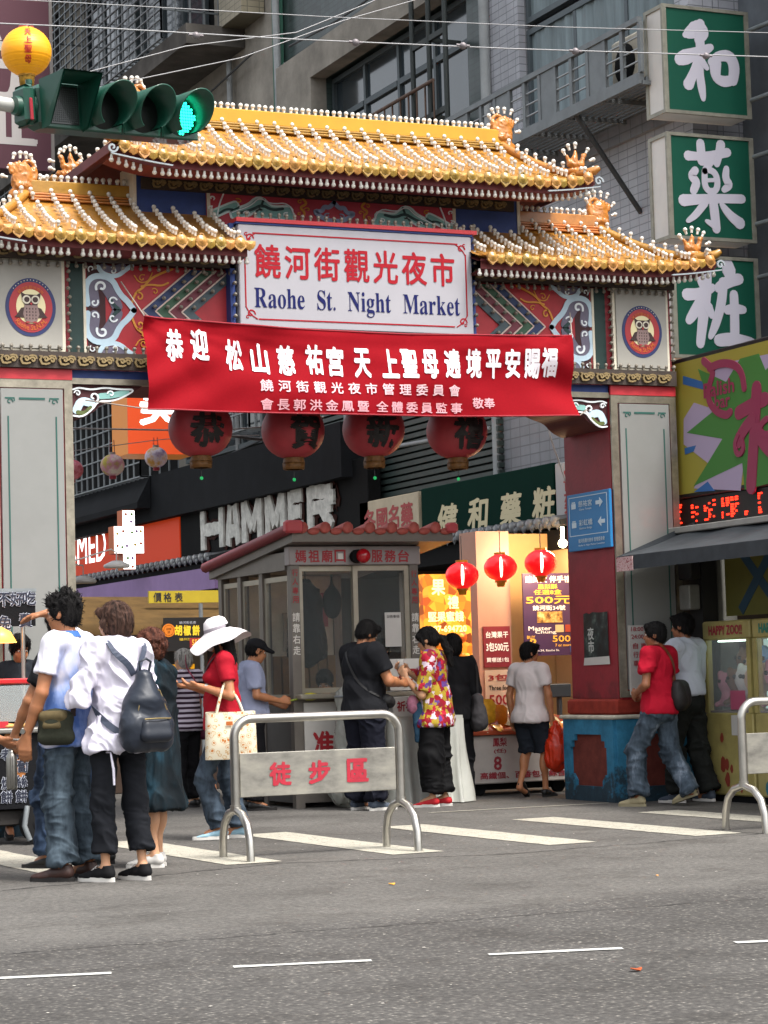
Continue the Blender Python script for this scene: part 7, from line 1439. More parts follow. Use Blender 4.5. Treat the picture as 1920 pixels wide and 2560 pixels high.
def person(label,loc,phi,H=1.7,b=1,sw=.18,over=None,fem=0,vox=.009,skin='tan',head=(0,0,0),hands=None,shirt=None,pants=None,skirt=None,shoes=None,hair=None,face=True,belly=0,group=None,feet=None,z0=0):
    J,s=skeleton(H,sw,over,fem=fem); rz=R(-24.2+phi)
    o=thing('person',label,'person',(loc[0],loc[1],z0),rz,group,world=False); hm=rotm(*head); hc=J['hd']; T=lambda p:hc+hm@(V3(*p)*s*.97)
    hs=s
    P=torso(J,s,b,-.008,fem,belly)
    E=lambda p,r:('e',T(p),tuple(np.array(r)*hs*.97),hm)
    P+=[('c',J['nk']-V3(0,0,.04*s),T((0,-.018,-.05)),.058*s*(1 if not fem else .84),.05*s*(1 if not fem else .84)),E((0,-.012,.032),(.076,.094,.09)),E((0,.022,-.035),(.06,.068,.082)),E((0,.055,-.088),(.026,.024,.022)),('c',T((0,.086,.012)),T((0,.100,-.026)),.0075*hs,.0125*hs),E((0,.068,.03),(.052,.022,.014)),E((.078,-.005,-.002),(.010,.022,.032)),E((-.078,-.005,-.002),(.010,.022,.032)),E((0,.077,-.058),(.024,.014,.011)),E((.032,.062,-.03),(.024,.018,.022)),E((-.032,.062,-.03),(.024,.018,.022))]
    hands=hands or {}
    for sd,sg in (('L',-1),('R',1)):
        P+=[('c',J['sh'+sd],J['el'+sd],.050*s*b,.038*s*b),('c',J['el'+sd],(J['el'+sd]*.6+J['wr'+sd]*.4),.040*s*b,.038*s*b),('c',(J['el'+sd]*.65+J['wr'+sd]*.35),J['wr'+sd],.038*s*b,.026*s)]
        h=hands.get(sd,{}); d=V3(*h['d']) if 'd' in h else J['wr'+sd]-J['el'+sd]; pn=V3(*h.get('pn',(-sg,.1,0))); hand(P,J['wr'+sd],d,pn,sg*h.get('flip',1),h.get('curl',.5),s,1.0 if vox<.0085 else 1.12)
        ls=.78 if pants and pants.get('f',.93)>.5 else .92; P+=[('c',J['hi'+sd],J['kn'+sd],.080*s*b*ls,.052*s*ls),('e',(J['kn'+sd]*.68+J['an'+sd]*.32)+V3(0,-.02*s,0),(.052*s*ls,.058*s*ls,.12*s)),('c',J['kn'+sd],J['an'+sd],.050*s*ls,.034*s*ls),('c',J['an'+sd],J['an'+sd]+V3(0,.10,-.045),.034*s,.03*s)]
    body=surf_obj('body',P,vox,SKIN[skin],o,k=.014,relax=1)
    if face:
        fm=Matrix(hm).to_4x4(); fm.translation=Vector(hc)
        for sx in (-1,1):
            q=MB(); q.sph((sx*.031,.078,.008),.0115,10,8,(1.15,.8,.75)); e=q.build('eye',mat('eye_white','#c9c2b8',.3),o); e.matrix_basis=fm@Matrix.Scale(s*.97,4)
            q=MB(); q.sph((sx*.031,.0865,.008),.0055,8,6); e2=q.build('iris',mat('iris','#0d0907',.2),e)
            q=MB(); q.tube([(sx*.014,.088,.028),(sx*.03,.089,.033),(sx*.046,.08,.028)],[.003,.004,.002],5); e=q.build('eyebrow',HAIR['black'],o); e.matrix_basis=fm@Matrix.Scale(s*.97,4)
        q=MB(); q.sph((0,.0895,-.058),.005,10,6,(4,1,1.1)); e=q.build('lips',mat('lips','#94503f',.5),o); e.matrix_basis=fm@Matrix.Scale(s*.97,4)
    out={'o':o,'J':J,'s':s,'hm':hm,'body':body}
    if shirt:
        g=shirt.get('g',.016); hem=shirt['hem']*s; sl=shirt.get('sl',.6); Q=torso(J,s,b,g,fem,belly)
        hs_=shirt.get('flare',.0); lo=V3(J['pel'][0],J['pel'][1],hem-.06)
        Q.append(('c',J['bel'],lo,.135*s*b+g,.14*s*b+g+hs_)); gg=g+hs_+(.014 if pants and pants.get('top',1.02)*s>hem else 0); Q.append(('e',V3(J['pel'][0],J['pel'][1],hem+.03),(.168*s*b+gg,.130*s*b+gg,.16)))
        for sd in 'LR':
            a,e,w_=J['sh'+sd],J['el'+sd],J['wr'+sd]; r=shirt.get('sr',.064)*s*b
            if sl<=1: Q.append(('c',a,a+(e-a)*sl,r+.004,r*.97,1))
            else: Q.append(('c',a,e,r+.004,r*.86)); Q.append(('c',e,e+(w_-e)*(sl-1),r*.86,r*.72,1))
        Q.append(('-',J['nk']+V3(0,.03,.075*s),(.075*s,.085*s,.07*s)))
        sh=surf_obj('shirt',Q,shirt.get('vox',vox),shirt['m'],o,k=.03,relax=1,wr=shirt.get('wr',.007),wl=shirt.get('wl',.13),wdir=shirt.get('wd',(1.1,1.1,.6)),cuts=[((0,0,hem),(0,0,-1))])
        if shirt.get('name'): sh.name=shirt['name']
        out['shirt']=sh
        if shirt.get('collar'):
            q=MB(); c=J['nk']; n=24; V=[]
            for k in range(n):
                t=2*PI*k/n; fr=max(0,math.sin(t)); V+=[(c[0]+.066*s*math.cos(t),c[1]+.012+.066*s*math.sin(t),c[2]+.035*s-.03*fr*s),(c[0]+.085*s*math.cos(t),c[1]+.008+.085*s*math.sin(t),c[2]-.002*s-.045*fr*s)]
            q.add(V,[(2*k,2*k+1,(2*k+3)%(2*n),(2*k+2)%(2*n)) for k in range(n)],True); q.build('collar',shirt['collar'],o)
        if shirt.get('cuff') and sl<=1:
            for sd in 'LR': a,e=J['sh'+sd],J['el'+sd]; p=a+(e-a)*sl; d=(e-a)/np.linalg.norm(e-a); r=shirt.get('sr',.064)*s*b*.99; q=MB(); q.cyl(p-d*.012,p+d*.004,r,r,20,False); q.build('cuff',shirt['cuff'],o)
    if pants:
        g=pants.get('g',.014); hz=pants.get('f',.93); Q=[('e',J['pel'],(.158*s*b+g,.12*s*b+g,.13*s)),('e',J['pel']-V3(0,.03,.04),(.15*s*b+g,.11*s*b+g,.11*s))]
        for sd in 'LR':
            h_,k_,a_=J['hi'+sd],J['kn'+sd],J['an'+sd]; rk=pants.get('rk',.062); ra=pants.get('ra',.056)
            if hz<=0: Q.append(('c',h_,h_+(k_-h_)*(1+hz),.092*s*b+g,.078*s+g,1))   # shorts
            else: Q+= [('c',h_,k_,.088*s*b+g,rk*s+g),('c',k_,k_+(a_-k_)*hz,rk*s+g,ra*s+g,1)]
        pa=surf_obj('trousers' if hz>0 else 'shorts',Q,vox,pants['m'],o,k=.025,relax=1,wr=pants.get('wr',.006),wl=pants.get('wl',.10),wdir=(.8,.8,1.35),mask=lambda V,J=J,s=s: .35+1.1*np.exp(-((V[:,2]-J['knL'][2]+.04)/(.13*s))**2)+1.2*np.exp(-((V[:,2]-.12*s)/(.12*s))**2)+.7*np.exp(-((V[:,2]-.80*s)/(.08*s))**2),cuts=[((0,0,(pants['top'] if 'top' in pants else (shirt['hem']+.07 if shirt and shirt['hem']<.9 else 1.02))*s),(0,0,1))]); out['pants']=pa
    if skirt:
        c0=J['pel']; bt=V3(c0[0],c0[1],skirt['hem']*s); Q=[('e',c0,(.17*s*b,.13*s*b,.13*s)),('e',c0*.6+bt*.4,(.18*s*b,.14*s*b,.22*s)),('e',bt+V3(0,0,.05),(.19*s*b,.15*s*b,.2*s)),('c',c0,bt-V3(0,0,.05),.14*s*b,.15*s*b)]
        surf_obj('skirt',Q,max(vox,.011),skirt['m'],o,k=.04,wr=.007,wl=.12,wdir=(2,2,.4),cuts=[((0,0,skirt['hem']*s),(0,0,-1))])
    if shoes:
        for sd,sg in (('L',-1),('R',1)):
            f=(feet or {}).get(sd,(R(-8*sg),0)); shoe(o,J['an'+sd],f[0],f[1],shoes,s)
    if hair: hairdo(o,hc,hm,s,hair)
    return out
SHC={}
def shoe(o,an,yaw,pitch,kind,s):
    key=kind
    if key not in SHC:
        up,so,k2=SHOES[kind]
        P=[('c',(0,-.05,.05),(0,.03,.05),.036,.036),('c',(0,.02,.05),(.0,.13,.026),.038,.030),('c',(0,.1,.03),(0,.165,.022),.038,.028),('c',(0,-.03,.06),(0,-.035,.095),.036,.037)]
        V,Q=surf(P,.008,.02,cuts=[((0,0,.018),(0,0,-1)),((0,0,.10 if k2!='low' else .085),(0,0,1)),((0,-.02,.098 if k2!='low' else .08),(0,.27,.96))])
        me=bpy.data.meshes.new('shoe'); me.from_pydata(V.tolist(),[],Q.tolist()); me.materials.append(up); me.polygons.foreach_set('use_smooth',[True]*len(Q))
        q=MB(); n=28; out=[]
        for k in range(n):
            t=2*PI*k/n; y=.055+.145*math.sin(t); w_=.037+.008*max(0,math.sin(t))-.004*max(0,-math.sin(t)); out.append((w_*math.cos(t)*(1-.15*abs(math.sin(t))**6),y))
        q.prism(out,0,.022,'z'); q.prism([(a*.97,.055+(b_-.055)*.985) for a,b_ in out],.022,.027,'z'); sole=q.mesh('sole',so)
        lac=None
        if k2 in('laces',):
            l=MB()
            for j in range(5): yy=.045+.02*j; z=.096-.0135*j; l.tube([(-.022,yy,z-.008),(0,yy+.004,z),(.022,yy,z-.008)],.0035,5)
            lac=l.mesh('laces',mat('lace_white','#d8d6d2',.7))
        SHC[key]=(me,sole,lac)
    me,sole,lac=SHC[key]; M=Matrix.Translation(Vector(an)-Vector((0,0,.085*s)))@Matrix.Rotation(yaw,4,'Z')@Matrix.Translation((0,.14*s,.0))@Matrix.Rotation(pitch,4,'X')@Matrix.Translation((0,-.14*s+.02,0))@Matrix.Scale(s,4)
    a=link('shoe',me,o); a.matrix_basis=M; link('sole',sole,a)
    if lac: link('laces',lac,a)
def hairdo(o,hc,hm,s,h):
    st=h['st']; P=[]; cuts=[]; wr,wl=.003,.03; vox=.0075
    if st in('short','spiky','curly','bob','grey','pony','long','cap'):
        P=[('e',(0,-.016,.040),(.088,.105,.098))]
    cuts=[((0,.062,.03),(0,.80,-.62))]
    if st=='short': P+=[('e',(0,-.05,-.01),(.078,.062,.07)),('c',(-.07,.0,.01),(-.07,.005,-.03),.014,.01),('c',(.07,.0,.01),(.07,.005,-.03),.014,.01),('c',(-.04,.065,.085),(.045,.065,.085),.03,.03)]
    if st=='spiky':
        P+=[('e',(0,-.05,-.01),(.078,.06,.075)),('c',(-.04,.06,.085),(.045,.06,.085),.035,.035),('c',(-.072,.01,.01),(-.07,.015,-.03),.014,.01),('c',(.072,.01,.01),(.07,.015,-.03),.014,.01)]
        rr=np.random.RandomState(3)
        for k in range(90):
            th=rr.uniform(0,2*PI); ph=rr.uniform(.0,1.5); d=V3(math.sin(ph)*math.cos(th),math.sin(ph)*math.sin(th),math.cos(ph)); c=V3(0,-.016,.04)+d*V3(.084,.10,.094); P.append(('c',c,c+(d+V3(0,rr.uniform(-.1,.3),rr.uniform(-.2,.3)))*.026,.010,.003))
        vox=.0065
    if st=='curly':
        rr=np.random.RandomState(4); P=[('e',(0,-.02,.035),(.095,.11,.10)),('e',(0,-.05,-.03),(.085,.07,.07))]
        for k in range(110):
            th=rr.uniform(0,2*PI); ph=rr.uniform(0,2.1); d=V3(math.sin(ph)*math.cos(th),math.sin(ph)*math.sin(th),math.cos(ph)); 
            if d[1]>.75: continue
            c=V3(0,-.02,.03)+d*V3(.095,.108,.10); P.append(('e',c,(.018,.018,.016)))
        wr,wl=.004,.02
    if st=='bob': P+=[('e',(0,-.045,.0),(.092,.085,.11)),('e',(0,-.035,-.045),(.085,.075,.07)),('c',(-.05,.068,.07),(.05,.066,.07),.03,.03),('c',(-.082,.03,.0),(-.08,.02,-.05),.022,.014),('c',(.082,.03,0),(.08,.02,-.05),.022,.014)]
    if st=='grey': P+=[('e',(0,-.05,-.01),(.085,.07,.08))]
    if st in('pony',): P+=[('e',(0,-.05,0),(.08,.07,.08)),('c',(-.05,.066,.06),(.05,.066,.06),.028,.028),('c',(-.08,.035,.02),(-.078,.03,-.04),.016,.01),('c',(.08,.035,.02),(.078,.03,-.04),.016,.01),('c',(0,-.11,.0),(0,-.15,-.03),.03,.036),('c',(0,-.15,-.03),(.0,-.17,-.16),.036,.04),('c',(0,-.17,-.16),(0,-.155,-.30),.04,.018)]; cuts=[]; P.append(('-',(0,.115,-.03),(.066,.07,.10)))
    if st=='long': P+=[('e',(0,-.05,0),(.085,.08,.1)),('c',(-.04,-.07,0),(-.05,-.07,-.2),.05,.045),('c',(.04,-.07,0),(.05,-.07,-.2),.05,.045),('c',(-.07,.03,.0),(-.075,.03,-.16),.022,.016),('c',(.07,.03,0),(.075,.03,-.16),.022,.016)]; cuts=[]; P.append(('-',(0,.115,-.02),(.066,.07,.10)))
    if st in('short','spiky','bob','curly','grey','cap'): cuts=[]; P.append(('-',(0,.115,-.045),(.07,.072,.105)))
    if st in('short','spiky','grey','curly','cap'): P.append(('-',(0,-.03,-.155),(.12,.12,.075)))
    if st=='cap': 
        P[0]=('e',(0,-.03,.02),(.083,.095,.08))
    ho=surf_obj('hair',P,vox,HAIR[h['c']],o,k=.016,wr=wr,wl=wl,wdir=(1.8,1.8,.5))
    nv=len(ho.data.vertices); sb=MB(); rr=np.random.RandomState(8)
    for i in rr.choice(nv,min(nv,700)):
        v=ho.data.vertices[i]; p0=v.co.copy(); n=v.normal.copy(); up=max(0,n.z)
        if st in('spiky',): d=(n*.8+Vector((rr.uniform(-.4,.4),rr.uniform(-.2,.5),rr.uniform(-.3,.6)))); L=rr.uniform(.012,.03)
        elif st=='curly': d=Vector(rr.normal(0,1,3)); L=rr.uniform(.012,.024)
        else:
            out=Vector((p0.x,p0.y-.0,0)); d=Vector((0,.0,-1))+out.normalized()*.9*up if out.length>1e-4 else Vector((0,-1,0)); L=rr.uniform(.025,.05)
        d=(d-n*d.dot(n)*(.9 if st not in('spiky','curly') else .2)); 
        if d.length<1e-4: continue
        d.normalize(); sd=d.cross(n); 
        if sd.length<1e-4: continue
        sd.normalize(); w_=.0018
        p1=p0+d*L*.5+n*.0045; p2=p0+d*L+n*(.002+rr.uniform(0,.004))+sd*rr.uniform(-.004,.004); q0=p0+n*.0005
        sb.add([q0-sd*w_,q0+sd*w_,p1-sd*w_,p1+sd*w_,p2],[(0,1,3,2),(2,3,4)],True)
    sb.build('hair_strands',HAIR[h['c']],ho,kind='stuff'); m_=Matrix(hm).to_4x4(); m_.translation=Vector(hc); ho.matrix_basis=m_@Matrix.Scale(s*.97,4)
def acc(name,label,cat,p,group=None):
    o=thing(name,label,cat,tuple(p['o'].location),p['o'].rotation_euler.z,group,world=False); return o
def bvh(ob):
    me=ob.data; return BVHTree.FromPolygons([v.co.copy() for v in me.vertices],[tuple(q.vertices) for q in me.polygons])
def strap(name,pts,w,m,parent,p,t=.004,off=.007,snap=True):
    B=bvh(p['shirt']) if snap else None; pts=smooth2([tuple(q) for q in pts],2); V=[]
    P_=[];N_=[]
    for q in pts:
        q=Vector(q)
        if B:
            c,n,_,d=B.find_nearest(q)
            if d<.14: q=c+n*off; 
            N_.append(n)
        else: N_.append(Vector((0,-1,0)))
        P_.append(q)
    for _ in range(4):
        P_=[P_[0]]+[(P_[i-1]+P_[i]*2+P_[i+1])/4+N_[i]*.0012 for i in range(1,len(P_)-1)]+[P_[-1]]; N_=[N_[0]]+[(N_[i-1]+N_[i]+N_[i+1]).normalized() for i in range(1,len(N_)-1)]+[N_[-1]]
    for i,q in enumerate(P_):
        d=(P_[min(i+1,len(P_)-1)]-P_[max(i-1,0)]).normalized(); n=N_[i]; sd=d.cross(n).normalized()
        for a,b_ in ((-w/2,0),(w/2,0),(w/2,t),(-w/2,t)): V.append(q+sd*a+n*b_)
    mm=len(P_); F=[(4*i+k,4*i+(k+1)%4,4*i+4+(k+1)%4,4*i+4+k) for i in range(mm-1) for k in range(4)]+[(0,3,2,1),(4*mm-4,4*mm-3,4*mm-2,4*mm-1)]
    q=MB(); q.add(V,F); return q.build(name,m,parent)
WSH=mat('sole_white','#c9c6c0',.6); DSO=mat('sole_dark','#1b1817',.7)
SHOES={'brown':(mat('leather_brown','#3d2620',.5,ns=20,na=.2),DSO,'laces2'),'canvas':(mat('canvas_black','#141416',.8),WSH,'laces'),'white':(mat('sneaker_white','#c2bfba',.6,ns=14,na=.1),WSH,'laces'),'ltblue':(mat('sneaker_blue','#8fb3c4',.6),WSH,'low'),
 'black':(mat('shoe_black','#121212',.5),DSO,'low'),'greyblue':(mat('sneaker_slate','#3c4654',.7),WSH,'laces'),'red':(mat('canvas_red','#b3141f',.7),WSH,'low'),'cream':(mat('sneaker_cream','#9a8f70',.7),mat('sole_cream','#8d8468',.7),'laces')}
def denim(n,c1,c2): return rampmat('denim_'+n,'noise',7,[(.35,c1),(.62,c2)],.85,stretch=(1.6,1.6,.7),bump=.12)
JEAN=denim('blue','#252e37','#4d5a64'); JEAND=denim('dark','#1a2433','#303f55'); JEANM=denim('mid','#20272f','#414d5a')
# ---- 1 man in the blue and white shirt
TD=rampmat('tie_dye','noise',3.4,[(.38,'#c9c6d4'),(.5,'#8ea4d6'),(.58,'#5877b8'),(.7,'#3f5fa6')],.8,stretch=(1,1,.6)); n_,l_,p_=nodes(TD)
tc=n_.new('ShaderNodeTexCoord'); sx=n_.new('ShaderNodeSeparateXYZ'); l_.new(tc.outputs['Object'],sx.inputs[0]); mr=n_.new('ShaderNodeMapRange'); mr.inputs[1].default_value=1.27; mr.inputs[2].default_value=1.5; l_.new(sx.outputs[2],mr.inputs[0])
rp=[k for k in n_ if k.type=='VALTORGB'][0]; mx=n_.new('ShaderNodeMix'); mx.data_type='RGBA'; tn=n_.new('ShaderNodeTexNoise'); tn.inputs['Scale'].default_value=6; l_.new(tc.outputs['Object'],tn.inputs['Vector']); ad=n_.new('ShaderNodeMath'); ad.operation='MULTIPLY_ADD'; ad.inputs[1].default_value=1.3; ad.inputs[2].default_value=-.72; l_.new(tn.outputs[0],ad.inputs[0]); ad2=n_.new('ShaderNodeMath'); ad2.operation='ADD'; ad2.use_clamp=True; l_.new(ad.outputs[0],ad2.inputs[0]); l_.new(mr.outputs[0],ad2.inputs[1]); ab=n_.new('ShaderNodeMath'); ab.operation='ABSOLUTE'; l_.new(sx.outputs[0],ab.inputs[0]); mr2=n_.new('ShaderNodeMapRange'); mr2.inputs[1].default_value=.20; mr2.inputs[2].default_value=.235; l_.new(ab.outputs[0],mr2.inputs[0]); mxx=n_.new('ShaderNodeMath'); mxx.operation='MAXIMUM'; l_.new(ad2.outputs[0],mxx.inputs[0]); l_.new(mr2.outputs[0],mxx.inputs[1]); l_.new(mxx.outputs[0],mx.inputs[0]); l_.new(rp.outputs[0],mx.inputs[6]); mx.inputs[7].default_value=(.72,.70,.76,1); l_.new(mx.outputs[2],p_.inputs['Base Color'])
g=at_z(155,1900)
m1=person('man with spiky black hair in a blue and white shirt and jeans, shading his eyes',g,66,H=1.79,b=1.0,sw=.185,vox=.0072,skin='tan',head=(R(6),R(0),0),
 over=dict(elL=(-.245,.03,1.12),wrL=(-.235,.15,.87),elR=(.30,.20,1.47),wrR=(.10,.20,1.60),knL=(-.11,.02,.49),knR=(.10,.03,.49),anL=(-.12,-.02,.085),anR=(.11,-.05,.085)),
 hands={'L':dict(d=(.02,.12,-1),pn=(.9,.3,0),curl=.55),'R':dict(d=(-.15,.95,-.12),pn=(0,0,-1),curl=.35)},
 shirt=dict(m=TD,hem=.80,sl=.62,g=.018,sr=.070,flare=.012,collar=mat('collar_blue','#3f66a8',.8),wr=.006,wl=.16),pants=dict(m=JEAN,f=.95,g=.014,rk=.068,ra=.072,wr=.007,wl=.09),shoes='brown',hair=dict(st='spiky',c='black'))
q=MB(); J=m1['J']; w_=J['wrL']; q.cyl(w_+V3(0,-.005,.035),w_+V3(0,-.002,.012),.031,.030,16,False); q.cyl(w_+V3(-.03,0,.024),w_+V3(-.042,0,.024),.017,n=14); q.build('watch',mat('watch_steel','#a5a5a0',.25,.9),m1['o'],kind='stuff')
bg_=acc('shoulder_bag','small olive canvas bag hanging at the hip of the man in blue and white','bag',m1); OLV2=mat('canvas_olive','#33352a',.8,ns=10,na=.25,bs=40,ba=.3)
surf_obj('bag_body',[('e',(-.23,-.05,.98),(.06,.12,.10)),('c',(-.23,-.13,.90),(-.23,.03,.90),.05,.05),('c',(-.23,-.13,1.02),(-.23,.03,1.02),.042,.042)],.01,OLV2,bg_,k=.02); surf_obj('bag_flap',[('c',(-.255,-.12,1.03),(-.255,.02,1.03),.036,.036),('c',(-.275,-.10,.97),(-.275,.0,.97),.02,.02)],.009,mat('flap_tan','#5e5238',.75,ns=12,na=.3),bg_,k=.03)
strap('strap',[(-.21,-.16,1.02),(-.18,-.17,1.1),(-.06,-.17,1.25),(.05,-.15,1.38),(.10,-.08,1.5),(.10,.03,1.5),(.08,.12,1.4),(-.05,.17,1.2),(-.2,.12,1.05)],.032,mat('strap_brown','#3a2a22',.7),bg_,m1)
# ---- 1b person behind him in black
g=at_z(146,1872)
m2=person('person in a black tee and navy trousers holding a steel bottle',g,60,H=1.70,b=.97,skin='tan',vox=.009,over=dict(elL=(-.27,.09,1.12),wrL=(-.24,.24,.90),knL=(-.13,.06,.49),anL=(-.15,.03,.085),knR=(.19,-.08,.49),anR=(.26,-.14,.085)),hands={'L':dict(d=(0,.1,-1),curl=1.0)},
 shirt=dict(m=mat('tee_black','#111114',.85,ns=6,na=.2),hem=.84,sl=.62,g=.02,sr=.075,wr=.007),pants=dict(m=JEAND,f=.93,g=.02,rk=.075,ra=.07,wr=.009),shoes='black',hair=dict(st='short',c='black'))
q=MB(); c=m2['J']['wrL']+V3(0,.03,-.10); q.lathe([(0,-.27),(.034,-.268),(.037,-.255),(.037,-.06),(.03,-.035),(.02,-.02),(.02,0),(0,0)],tuple(c),20); fb=acc('steel_bottle','brushed steel drinking bottle with a silver cap held low by the person in black','bottle',m2); q.build('flask',mat('brushed_steel','#8e8c86',.3,.85,ns=9,na=.15),fb); q=MB(); q.lathe([(.024,.0),(.024,.03),(.012,.035),(0,.035)],tuple(c),16); q.tube([c+V3(.02*math.cos(t),0,.035+.02*math.sin(t)) for t in (0,.8,1.6,2.4,3.1)],.004,6); q.build('bottle_cap',mat('cap_silver','#b5b5b0',.3,.8),fb,kind='stuff')
# ---- 2 woman with the backpack
g=at_z(262,1903)
w2=person('woman with short brown hair, loose white shirt and cropped black trousers',g,38,H=1.72,b=.90,sw=.160,fem=1,vox=.0072,skin='fair',head=(R(28),R(-3),0),
 over=dict(elL=(-.27,.02,1.12),wrL=(-.20,.22,1.10),elR=(.25,.04,1.12),wrR=(.14,.24,1.08),knL=(-.10,.03,.49),knR=(.10,-.02,.49),anL=(-.09,.03,.085),anR=(.12,-.06,.085)),hands={'L':dict(d=(.2,.9,.1),pn=(.8,0,-.2),curl=.9),'R':dict(curl=.8)},
 shirt=dict(m=mat('shirt_white','#d2cedb',.8,ns=3,na=.05),hem=.80,sl=1.5,g=.032,sr=.070,flare=.022,wr=.010,wl=.11,wd=(1.2,1.2,.8),collar=mat('shirt_white','#cfccd6',.8)),pants=dict(m=mat('denim_black','#191b20',.85,ns=9,na=.25),f=.76,g=.008,rk=.060,ra=.066,wr=.006),shoes='canvas',hair=dict(st='bob',c='brown'),feet={'L':(R(20),0),'R':(R(12),0)})
bp=acc('backpack','navy leather backpack hanging low on the back of the woman in white','backpack',w2); NVL=mat('navy_leather','#1b222e',.45,ns=7,na=.2,bs=22,ba=.15)
surf_obj('backpack_body',[('c',(.03,-.27,1.25),(.03,-.27,1.12),.055,.11),('c',(-.04,-.27,.96),(.12,-.27,.96),.10,.10),('c',(-.05,-.265,.88),(.13,-.265,.88),.085,.085),('e',(.04,-.25,1.05),(.15,.10,.15))],.010,NVL,bp,k=.04,wr=.003,wl=.1)
surf_obj('front_pocket',[('c',(-.02,-.365,.90),(.12,-.365,.90),.045,.045),('c',(-.02,-.36,.97),(.12,-.36,.97),.035,.035)],.009,mat('navy_leather2','#151b26',.45,bs=22,ba=.15),bp,k=.05)
q=MB(); q.tube([(-.05,-.395,1.0),(.04,-.405,1.003),(.14,-.39,1.0)],.005,6); q.tube([(-.06,-.33,1.02),(-.05,-.345,1.12),(.02,-.335,1.2),(.1,-.335,1.17),(.15,-.33,1.05)],.005,6); q.build('zip',mat('zip_brass','#8f7d55',.35,.7),bp,kind='stuff')
q=MB(); q.tube([(.0,-.27,1.29),(-.01,-.28,1.35),(.04,-.28,1.37),(.08,-.27,1.35),(.07,-.26,1.29)],.008,6); q.build('grab_loop',NVL,bp)
SG=mat('strap_slate','#3a4152',.6)
strap('strap',[(.02,-.26,1.27),(-.06,-.2,1.36),(-.12,-.12,1.46),(-.13,.0,1.47),(-.14,.12,1.38),(-.18,.10,1.15),(-.17,-.1,.98),(-.04,-.24,.88)],.040,SG,bp,w2,off=.006); strap('strap',[(.05,-.26,1.27),(.10,-.2,1.34),(.14,-.12,1.44),(.14,.0,1.46),(.14,.12,1.38),(.19,.10,1.15),(.2,-.08,.98),(.13,-.22,.88)],.036,SG,bp,w2,off=.006)
q=MB(); q.tube([(-.12,.0,.80),(-.13,-.12,.80),(-.13,-.15,.7),(-.13,-.155,.60)],[.006,.006,.009,.007],6); q.build('shirt_tie',mat('shirt_white','#cfccd6',.8),w2['o'])
# ---- 3 curly haired person in a dark teal dress
g=at_z(338,1872)
p3=person('person with curly brown hair in a dark teal dress and white sneakers',g,72,H=1.56,b=1.0,sw=.165,fem=1,vox=.010,skin='fair',head=(R(8),0,0),over=dict(elL=(-.22,.0,1.13),wrL=(-.2,.12,.9),knL=(-.085,.02,.49),knR=(.085,.02,.49),anL=(-.085,-.03,.085),anR=(.085,.02,.085)),hands={'L':dict(d=(0,.2,-1),curl=.5)},
 shirt=dict(m=rampmat('dress_teal','noise',5,[(.45,'#0b1318'),(.56,'#101f26'),(.66,'#1a3542'),(.74,'#7d7050')],.8,stretch=(1,1,.5)),hem=.42,sl=.3,g=.03,flare=.05,wr=.009,wl=.16,wd=(1.8,1.8,.4),name='dress'),shoes='white',hair=dict(st='curly',c='curly'))
# ---- 4 woman with the white hat
g=at_z(488,1812)
w4=person('woman in a wide white sun hat, face mask and red polo shirt',g,98,H=1.67,b=.95,sw=.165,fem=1,vox=.0085,skin='tan',head=(R(-2),R(-10),0),
 over=dict(elL=(-.235,-.05,1.12),wrL=(-.13,.17,1.20),elR=(.2,.0,1.13),wrR=(.05,.24,1.2),knL=(-.09,.17,.50),anL=(-.09,.05,.09),knR=(.09,-.03,.49),anR=(.09,-.12,.085)),hands={'L':dict(d=(.25,.95,.12),pn=(.3,0,.9),curl=.5),'R':dict(d=(-.2,.9,.1),pn=(0,0,.9),curl=.6)},
 shirt=dict(m=mat('polo_red','#9e1224',.8,ns=5,na=.1),hem=.86,sl=.58,g=.014,sr=.062,wr=.005,collar=mat('polo_red','#a5142a',.8),cuff=mat('cuff_dark','#4a0f18',.8)),pants=dict(m=JEANM,f=.98,g=.006,rk=.062,ra=.072,wr=.005),shoes='ltblue',hair=dict(st='long',c='black'),feet={'L':(R(4),0),'R':(R(-8),0)})
hc=w4['J']['hd']; M4=Matrix(w4['hm']).to_4x4(); M4.translation=Vector(hc)
q=MB(); V=[];n=40
prof=[(.0,.165),(.05,.16),(.085,.135),(.098,.09),(.103,.055),(.14,.035),(.19,.015),(.245,-.02)]
for j,(r_,z_) in enumerate(prof):
    for k in range(n):
        t=2*PI*k/n; wv=(r_-.1)/.145 if r_>.1 else 0; V.append((r_*math.cos(t)*1.0,r_*math.sin(t)*1.08-.01,z_+wv*(.03*math.sin(2*t+.6)-.045*abs(math.cos(t))*wv+.012*math.sin(5*t))))
F=[(j*n+k,j*n+(k+1)%n,(j+1)*n+(k+1)%n,(j+1)*n+k) for j in range(len(prof)-1) for k in range(n)]
q.add(V,[f[::-1] for f in F],True); q.add([(a,b_,c-.004) for a,b_,c in V],F,True); ht_=q.build('sun_hat',mat('hat_white','#dcd7d8',.8,ns=6,na=.06,bs=40,ba=.2),w4['o']); ht_.matrix_basis=M4@Matrix.Rotation(R(-6),4,'X')@Matrix.Diagonal((.93,.93,1,1))
q=MB(); q.lathe([(.101,.052),(.1045,.06),(.100,.082)],(0,-.01,0),30,sq=(1,1.08)); q.build('hat_band',mat('band_grey','#8f8890',.7),ht_)
q=surf_obj('face_mask',[('e',(0,.068,-.045),(.058,.045,.052))],.007,mat('mask_white','#b5b8bb',.8,bs=30,ba=.3),w4['o'],k=.01,cuts=[((0,.03,0),(0,-1,0))]); q.matrix_basis=M4
